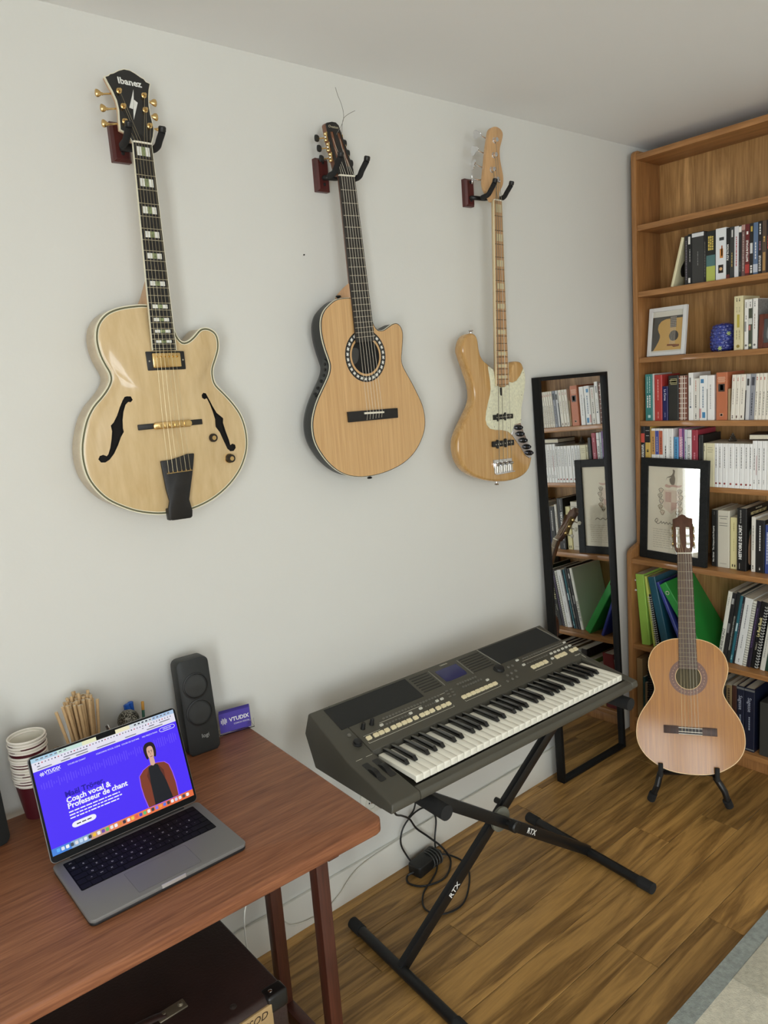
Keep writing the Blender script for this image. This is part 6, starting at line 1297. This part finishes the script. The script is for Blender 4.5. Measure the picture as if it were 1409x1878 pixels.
# ---- music and theory shelf
Z5 = 1.122; DD = dict(zb=Z5, x=2.886, depth=0.15)
book('tall black paperback with a red block at the left end of the theory shelf', -0.0535, -0.0725, 0.240, (24, 22, 24), prints=[('panel', 0.72, 0.88, (206, 84, 70), (-0.5, 0.42)), ('panel', 0.28, 0.42, (206, 84, 70), (-0.1, 0.42)), ('bars', 0.44, 0.68, WH, 2, 0.0032)], **DD)
book('black and yellow tall paperback beside the black and red one', -0.0735, -0.0985, 0.240, (214, 178, 92), prints=[('panel', 0.72, 1.0, (28, 26, 26)), ('hbars', 0.84, 0.93, SIL, 2), ('bars', 0.55, 0.6, (60, 50, 30), 1, 0.008)], **DD)
for a, b, c, lab in ((-0.102, -0.121, (206, 158, 92), 'ochre'), (-0.1212, -0.138, (74, 84, 160), 'blue'), (-0.1382, -0.155, (198, 104, 74), 'red orange')):
    book('white theory paperback with a %s block on the upper spine' % lab, a, b, 0.232, (240, 238, 233), prints=[('panel', 0.53, 0.96, c, (-0.48, 0.48)), ('bars', 0.58, 0.85, (40, 40, 50) if lab != 'blue' else SIL, 1, 0.003), ('bars', 0.2, 0.45, (120, 120, 130), 2, 0.002)], **DD)
book('white paperback with bold dark capitals beside the coloured theory trio', -0.1552, -0.180, 0.232, (242, 241, 236), prints=[('bars', 0.3, 0.7, (70, 70, 70), 1, 0.0042)], **DD)
book('white paperback with faint capitals left of the small blue one', -0.1802, -0.2005, 0.232, (242, 240, 235), prints=[('bars', 0.3, 0.85, (180, 178, 170), 1, 0.004)], **DD)
book('short bright blue paperback on the theory shelf', -0.2045, -0.224, 0.197, (88, 158, 206), prints=[('bars', 0.3, 0.95, (40, 80, 120), 1, 0.004)], **DD)
book('pink and violet paperback with white lettering', -0.2250, -0.2490, 0.232, (202, 128, 166), prints=[('panel', 0.0, 1.0, (108, 66, 130), (-0.5, -0.15)), ('bars', 0.35, 0.85, WH, 2, 0.003), ('panel', 0.36, 0.5, (40, 34, 50), (-0.4, 0.4))], **DD)
book('thin pale blue paperback beside the pink and violet one', -0.2492, -0.2608, 0.228, (206, 212, 216), prints=[('bars', 0.3, 0.8, (80, 110, 130), 1, 0.003)], **DD)
book('white paperback with black upright capitals before the crimson one', -0.2610, -0.2796, 0.226, (230, 228, 224), prints=[('up', 'ART DE LA VOIX', 0.53, 0.0125, (40, 40, 40), 0, 0.0001), ('panel', 0.86, 0.868, (60, 60, 60))], **DD)
book('crimson hardback on the theory shelf', -0.2808, -0.3060, 0.226, (158, 48, 64), hard=True, prints=[('bars', 0.2, 0.6, (212, 140, 150), 1, 0.006), ('bars', 0.82, 0.9, (212, 140, 150), 1, 0.004)], **DD)
book('black slipcase between the crimson hardback and the white paperbacks', -0.3090, -0.3280, 0.206, (28, 27, 27), hard=True, prints=[('panel', 0.0, 0.95, (96, 94, 90), (0.2, 0.26))], **DD)
book('thin cream paperback at the start of the white run', -0.3294, -0.3400, 0.174, (224, 216, 184), prints=[('bars', 0.82, 0.95, DK_, 1, 0.002)], **DD)
book('wide cream paperback at the start of the white run', -0.3402, -0.3750, 0.174, (226, 218, 182), prints=[('hbars', 0.80, 0.90, (170, 160, 130), 3)], **DD)
wb = [-0.375, -0.390, -0.4052, -0.4273, -0.4529, -0.4727, -0.4905, -0.510, -0.522]
for a, b in zip(wb[:-1], wb[1:]): book('white paperback with a small red emblem at its foot in the white run', a, b, 0.174, (244, 243, 240), prints=[('bars', 0.45, 0.92, (96, 94, 92), 1, 0.0022), ('dot', 0.09, min(0.004, (a - b) * 0.25), (150, 60, 56))], group='white paperbacks with red emblems on the theory shelf', **DD)
for k in range(12):
    a = -0.522 - 0.0176 * k; book('taller white paperback with grey upright title past the white run', a, a - 0.0174, 0.186, (244, 243, 240), prints=[('bars', 0.12, 0.2, (130, 128, 126), 1, 0.0026), ('bars', 0.4, 0.85, (120, 118, 116), 1, 0.0024)] + ([('panel', 0.3, 0.7, (170, 50, 60), (-0.5, -0.44))] if k == 0 else []), group='taller white paperbacks on the theory shelf', **DD)
t = thing('metal_ornament', 'tiny dark metal openwork tree ornament lying on top of the white paperbacks', 'ornament', (2.955, -0.415, Z5 + 0.1752))
IRON = mat('dark_pewter', (104, 98, 90), 0.4, 0.8)
for k, (r, z) in enumerate(((0.014, 0.003), (0.011, 0.011), (0.0075, 0.019), (0.004, 0.026))): MB().tube([(r * math.cos(2 * PI * i / 18), r * math.sin(2 * PI * i / 18), z) for i in range(18)], 0.0022, 6, closed=True).build('wire_ring', IRON, t)
for k in range(5): MB().tube([(0.014 * math.cos(2 * PI * k / 5), 0.014 * math.sin(2 * PI * k / 5), 0.002), (0, 0, 0.034)], 0.0016, 6).build('wire_strut', IRON, t)
t = thing('book', 'thin dark brown book lying flat on top of the taller white paperbacks', 'book', (0, 0, 0)); t.matrix_world = T(2.915, -0.665, Z5 + 0.1885) @ RZ(R(8))
MB().box(0, 0.11, 0, 0.16, 0, 0.003).build('cover', cm((52, 36, 28)), t, smooth=False); MB().box(0.002, 0.108, 0.002, 0.158, 0.003, 0.019).build('page_block', PAGES, t, smooth=False); MB().box(0, 0.11, 0, 0.16, 0.019, 0.022).build('cover', cm((52, 36, 28)), t, smooth=False)
# ---- art shelf with the framed certificate
Z6 = 0.802; EE = dict(zb=Z6, x=2.868, depth=0.17)
book('black paperback lettered in white right of the framed certificate', -0.3725, -0.3970, 0.231, (34, 34, 32), prints=[('up', 'Max Stirner   The Unique and Its Property', 0.40, 0.0086, (226, 224, 216), 0.003, 0.0002), ('bars', 0.92, 0.97, GREY, 1, 0.002)], **EE)
book('thick cream hardback with two short grey titles at its head', -0.3975, -0.4455, 0.231, (214, 208, 190), hard=True, prints=[('hbars', 0.86, 0.90, (120, 116, 106), 2), ('hbars', 0.74, 0.78, (120, 116, 106), 2), ('hbars', 0.07, 0.07, (170, 164, 150), 1)], **EE)
book('pale yellow paperback beside the thick cream hardback', -0.4480, -0.4785, 0.207, (226, 216, 160), prints=[('bars', 0.74, 0.9, (170, 160, 100), 1, 0.003), ('bars', 0.04, 0.10, (60, 54, 40), 2, 0.004), ('bars', 0.35, 0.6, (200, 190, 130), 1, 0.003)], **EE)
t = book('large black art book with bold white spine title', -0.4795, -0.5170, 0.248, (18, 18, 18), hard=True, prints=[('up', "HISTOIRE DE L'ART", 0.46, 0.0160, (236, 235, 230), 0.004, 0.0006), ('up', 'Ernst Gombrich', 0.87, 0.0080, (214, 212, 206), 0.004), ('panel', 0.03, 0.12, (210, 210, 206), (0.18, 0.21))], zb=Z6, x=2.857, depth=0.19)
sm = Matrix((Vector((1, 0, 0)), Vector((0, 0, 1)), Vector((0, -1, 0)))).transposed().to_4x4()
def cover_m(x, z, w): m_ = sm.copy(); m_.translation = (x, -w / 2 - 0.0003, z); return m_
lettering("HISTOIRE DE L'ART", 0.0160, cm((206, 186, 130)), t, cover_m(0.105, 0.222, 0.0369), depth=0.0002, bold=0.0005)
lettering('Ernst Gombrich', 0.0080, cm((200, 190, 160)), t, cover_m(0.105, 0.238, 0.0369), depth=0.0002)
MB().prism(smooth_closed([(0.030, 0.02), (0.020, 0.06), (0.022, 0.11), (0.035, 0.15), (0.06, 0.16), (0.10, 0.15), (0.12, 0.09), (0.11, 0.03)], 3), -0.0193, -0.0184).build('cover_portrait', cm((176, 138, 108)), t, smooth=False)
MB().prism(smooth_closed([(0.025, 0.14), (0.04, 0.165), (0.09, 0.165), (0.12, 0.13), (0.07, 0.145)], 3), -0.0196, -0.0184).build('cover_portrait', cm((96, 104, 88)), t, smooth=False)
book('slim white paperback against the large black art book', -0.5295, -0.5455, 0.216, (228, 224, 212), prints=[('bars', 0.4, 0.85, (130, 126, 116), 1, 0.003), ('bars', 0.05, 0.12, (60, 58, 54), 1, 0.003)], **EE)
book('black paperback with widely spaced white letters', -0.5465, -0.5800, 0.206, (22, 22, 22), prints=[('bars', 0.42, 0.9, (240, 238, 233), 1, 0.0035), ('bars', 0.05, 0.1, WH, 1, 0.003)], **EE)
book('royal blue paperback with white upright lettering at the end of the art row', -0.5810, -0.6080, 0.190, (56, 74, 138), prints=[('bars', 0.2, 0.85, (206, 210, 226), 2, 0.004)], **EE)
for i, (c, lab) in enumerate([((190, 184, 170), 'stone'), ((90, 30, 34), 'maroon'), ((40, 50, 60), 'ink blue'), ((200, 170, 90), 'mustard')]):
    book('%s hardback far along the art shelf' % lab, -0.612 - 0.036 * i, -0.646 - 0.036 * i, 0.22, c, prints=[('bars', 0.2, 0.8, SIL)], hard=True, **EE)
BFR = wood('black_picture_frame', (20, 20, 20), (40, 41, 40), (20, 20, 60), rough=0.55, fine=0.6, spec=0.22)
CBL, CBR = Vector((2.8500, -0.0620, Z6 + 0.001)), Vector((2.8190, -0.3720, Z6 + 0.001))
t, pp_, yp = frame_thing('black framed certificate with ornamental drawing leaning on the bookcase shelf', facing(CBL, CBR, 2.6), 0.312, 0.430, 0.034, 0.017, BFR, paper=(240, 231, 208))
INK = cm((138, 128, 112), 0.8); RED_I = cm((214, 180, 162), 0.8); BRN = cm((150, 124, 84), 0.8)
f = yp - 0.0006
def blob(cx, cz, pts, m_, n='drawing'): MB().prism(smooth_closed([(cx + a / 1000.0, cz + b / 1000.0) for a, b in pts], 3), f - 0.0004, f + 0.0007).build(n, m_, t, smooth=False)
blob(0.150, 0.348, [(-8, -22), (-14, -2), (-6, 6), (-26, 2), (-30, -6), (-24, 6), (-8, 12), (2, 26), (0, 38), (10, 34), (8, 16), (12, 0), (8, -24)], INK, 'horse_drawing')
blob(0.150, 0.318, [(-34, -4), (-30, 6), (-12, 2), (4, 7), (22, 3), (44, 6), (30, -5), (0, -3), (-16, -8)], RED_I)
for k, (dx, dz) in enumerate(((-48, 296), (-52, 272), (-46, 250), (-50, 226), (-40, 204), (40, 296), (46, 272), (40, 248), (44, 224), (32, 206))):
    cx, cz = 0.145 + dx / 1000.0, dz / 1000.0
    MB().tube([(cx + 0.009 * math.cos(a) * (1 + 0.3 * math.sin(3 * a)), f - 0.0002, cz + 0.010 * math.sin(a)) for a in [2 * PI * i / 22 for i in range(22)]], 0.0011, 4, closed=True).build('scroll_drawing', INK if k % 5 < 3 else BRN, t)
    MB().tube([(cx + 0.004 * math.cos(a), f - 0.0002, cz + 0.005 * math.sin(a)) for a in [2 * PI * i / 12 for i in range(12)]], 0.0009, 4, closed=True).build('scroll_drawing', INK if k % 2 else RED_I, t)
MB().prism(mm([(108, 300), (184, 300), (184, 228), (146, 200), (108, 228)]), f - 0.0001, f + 0.0007).build('shield_drawing', cm((230, 212, 190), 0.8), t, smooth=False)
MB().prism(mm([(118, 292), (146, 292), (146, 250), (118, 250)]), f - 0.0004, f + 0.0007).build('shield_quarter', RED_I, t, smooth=False)
MB().prism(mm([(146, 250), (176, 250), (170, 226), (146, 212)]), f - 0.0004, f + 0.0007).build('shield_quarter', RED_I, t, smooth=False)
sc = [(75, 158), (84, 168), (78, 176), (70, 164), (84, 154), (96, 160), (100, 166), (104, 156), (112, 164), (118, 156), (126, 164), (134, 156), (142, 164), (150, 156), (160, 164), (170, 156), (182, 164), (196, 156), (210, 164), (222, 156)]
MB().tube(smooth_open([(a / 1000.0, f - 0.0002, b / 1000.0) for a, b in sc], 4), 0.0013, 4).build('script_drawing', INK, t)
for k in range(9):
    m = MB(); x = 0.062
    while x < 0.245: e = x + BK.uniform(0.006, 0.02); m.box(x, min(e, 0.25), f - 0.0002, f + 0.0007, 0.130 - 0.0095 * k, 0.1312 - 0.0095 * k); x = e + 0.004
    m.build('script_line', cm((176, 164, 138), 0.8), t, smooth=False)
# ---- folder shelf
Z7 = 0.416; FF = dict(zb=Z7, depth=0.225, x=2.822)
def folder(label, y0, th, h, lean, col, **k): return book(label, y0, y0 - th, h, col, lean=lean, name=k.pop('name', 'folder'), cat=k.pop('cat', 'folder'), **dict(FF, **k))
folder('lime green ring folder standing at the left end of the folder shelf', -0.0835, 0.040, 0.315, -5.0, (158, 200, 84))
folder('thin yellow green folder beside the lime ring folder', -0.1385, 0.011, 0.312, -7.4, (196, 206, 96))
t = folder('black spiral notebook squeezed between the yellow green and teal folders', -0.1575, 0.013, 0.235, -9.6, (30, 32, 32), name='notebook', cat='notebook')
for k in range(24): MB().tube([(-0.001 + 0.006 * math.cos(a) - 0.003, 0.0085 * math.sin(a), 0.008 + 0.0094 * k) for a in [2 * PI * i / 12 for i in range(12)]], 0.0011, 5, closed=True).build('spiral_ring', mat('spiral_white', (206, 206, 200), 0.4), t)
t = folder('dark teal ring binder leaning on the folder shelf', -0.1820, 0.034, 0.315, -12.3, (30, 82, 100))
folder('thin royal blue folder leaning between the teal and green binders', -0.277, 0.014, 0.315, -23.2, (50, 60, 140))
t = folder('bright green ring binder leaning steeply on the folder shelf', -0.352, 0.034, 0.335, -33, (44, 148, 60))
MB().band(circle(0, 0.292, 0.009, 16), circle(0, 0.292, 0.006, 16), -0.0012, 0.0, 'yz').build('finger_ring', CHROME, t)
FR = dict(zb=Z7, depth=0.21, x=2.848, lean=8.3)
t = book('white music book with black jazz title leaning right on the folder shelf', -0.4080, -0.4255, 0.300, (224, 222, 208), prints=[('up', '100 ANS DE JAZZ', 0.30, 0.0130, (50, 48, 44), 0, 0.0001), ('bars', 0.8, 0.92, (160, 158, 150), 1, 0.0022)], **FR)
book('black songbook with grey photographs beside the white jazz book', -0.4258, -0.4420, 0.296, (26, 26, 27), prints=[('panel', 0.42, 0.56, (130, 130, 128), (-0.2, 0.3)), ('panel', 0.84, 0.92, (170, 170, 166), (-0.2, 0.3))], **FR)
book('black theory book with pale upright title', -0.4424, -0.4570, 0.302, (22, 26, 24), prints=[('up', 'MÉTHODE POUR APPRENDRE À IMPROVISER', 0.42, 0.0075, (190, 190, 180))], **FR)
book('dark teal songbook with white letters amid the black songbooks', -0.4574, -0.4690, 0.290, (34, 100, 112), prints=[('panel', 0.48, 0.60, (196, 216, 220), (-0.3, 0.2)), ('bars', 0.05, 0.12, (150, 190, 196), 1, 0.004)], **FR)
book('thin black songbook between the teal one and the white volume', -0.4694, -0.4770, 0.288, (24, 20, 26), prints=[('bars', 0.2, 0.9, (150, 140, 150), 1, 0.002)], **FR)
book('thick white spine volume with faint grey title on the folder shelf', -0.4775, -0.5080, 0.284, (226, 226, 222), prints=[('bars', 0.55, 0.9, (120, 120, 124), 1, 0.0026), ('bars', 0.25, 0.45, (120, 120, 124), 1, 0.0022), ('bars', 0.04, 0.09, DK_, 1, 0.002)], **FR)
t = book('white comb-bound score beside the thick white volume', -0.5085, -0.5230, 0.278, (222, 220, 206), name='score', cat='score', **FR)
for k in range(26): MB().box(-0.002, 0.002, -0.007, 0.006, 0.006 + 0.0104 * k, 0.0085 + 0.0104 * k).build('comb_tooth', mat('comb_grey', (150, 148, 138), 0.5), t)
book('dark purple songbook between the comb-bound scores', -0.5235, -0.5390, 0.280, (34, 26, 44), prints=[('bars', 0.3, 0.9, (90, 70, 110), 1, 0.004)], **FR)
t = book('black real book with cream lettering and white comb binding', -0.5395, -0.5640, 0.280, (14, 14, 14), prints=[('up', 'Le Real Book', 0.62, 0.0150, (222, 210, 150), 0.002, 0.0005), ('up', 'Volume I', 0.33, 0.0085, (200, 196, 170), 0.002)], name='score', cat='score', **FR)
for k in range(22): MB().tube([(-0.002 + 0.007 * math.cos(a), -0.013 + 0.006 * math.sin(a), 0.010 + 0.012 * k) for a in [2 * PI * i / 10 for i in range(10)]], 0.0016, 5, closed=True).build('spiral_ring', mat('spiral_white', (206, 206, 200)), t)
book('white music book after the black real book', -0.5760, -0.5950, 0.270, (214, 212, 200), prints=[('bars', 0.2, 0.7, GREY)], **FR)
book('deep green songbook at the far end of the leaning row', -0.5955, -0.6200, 0.285, (30, 62, 46), prints=[('bars', 0.2, 0.7, SIL)], **FR)
book('wide grey file box supporting the leaning row', -0.7000, -0.7650, 0.30, (112, 112, 110), case=True, name='file_box', cat='box', zb=Z7, x=2.848, depth=0.20)
# ---- bottom shelf
Z8 = 0.072; GG = dict(zb=Z8, x=2.825, depth=0.2)
book('worn beige cardboard file standing at the left end of the bottom shelf', -0.0560, -0.0830, 0.272, (150, 122, 82), case=True, name='file_box', cat='box', **GG)
book('thin dark teal book beside the beige cardboard file', -0.0840, -0.0930, 0.190, (44, 84, 82), **GG)
book('small beige paperback beside the thin teal book on the bottom shelf', -0.0935, -0.1080, 0.166, (150, 130, 100), **GG)
t = book('black spiral notebook standing on the bottom shelf', -0.1100, -0.1340, 0.286, (26, 26, 27), name='notebook', cat='notebook', **GG)
for k in range(24): MB().tube([(-0.002 + 0.010 * math.cos(a), 0.012 * math.sin(a), 0.012 + 0.0112 * k) for a in [2 * PI * i / 12 for i in range(12)]], 0.002, 5, closed=True).build('spiral_ring', mat('spiral_black', (40, 40, 40), 0.3), t)
for a, w, h, c, lab in ((-0.150, 0.050, 0.25, (98, 84, 62), 'olive brown hardback'), (-0.202, 0.03, 0.24, (200, 190, 170), 'ivory hardback'), (-0.234, 0.060, 0.262, (112, 30, 32), 'dark red thick hardback'), (-0.296, 0.018, 0.20, (186, 160, 110), 'tan slim paperback'), (-0.315, 0.020, 0.20, (206, 196, 170), 'pale slim paperback'), (-0.337, 0.045, 0.22, (92, 116, 54), 'leaf green map book'), (-0.384, 0.03, 0.26, (40, 36, 36), 'black hardback'), (-0.416, 0.02, 0.255, (150, 148, 140), 'grey slim paperback'), (-0.438, 0.016, 0.25, (36, 34, 34), 'black slim paperback')):
    book('%s on the bottom shelf behind the classical guitar' % lab, a, a - w, h, c, prints=[('bars', 0.2, 0.75, GLD if c[0] < 120 else DK_)], hard=w > 0.03, **GG)
book('tan book with brown upright capitals right of the classical guitar', -0.4560, -0.4790, 0.258, (140, 118, 80), prints=[('bars', 0.35, 0.95, (66, 46, 32), 1, 0.008)], **GG)
book('brown leather book between the tan and navy volumes', -0.4800, -0.4990, 0.262, (66, 34, 24), **GG)
for a, b, lab in ((-0.4995, -0.5290, 'narrower'), (-0.5300, -0.5700, 'wider')):
    book('%s navy hardback with silver script on the bottom shelf' % lab, a, b, 0.266, (18, 24, 46), hard=True, prints=[('down', 'Sagesse', 0.74, 0.0200, (170, 174, 186), 0.0, 0.0001), ('bars', 0.34, 0.55, (150, 156, 168), 1, 0.005), ('panel', 0.955, 0.985, (110, 110, 108)), ('panel', 0.02, 0.04, (110, 110, 108))], **GG)
book('dark grey upright file at the end of the navy volumes', -0.5900, -0.6400, 0.224, (58, 58, 54), case=True, name='file_box', cat='box', **GG)
for i, (c, lab) in enumerate([((90, 60, 40), 'chestnut'), ((50, 70, 60), 'forest'), ((130, 40, 40), 'garnet')]):
    book('%s hardback far along the bottom shelf' % lab, -0.655 - 0.036 * i, -0.690 - 0.036 * i, 0.25, c, hard=True, prints=[('bars', 0.2, 0.8, GLD)], **GG)
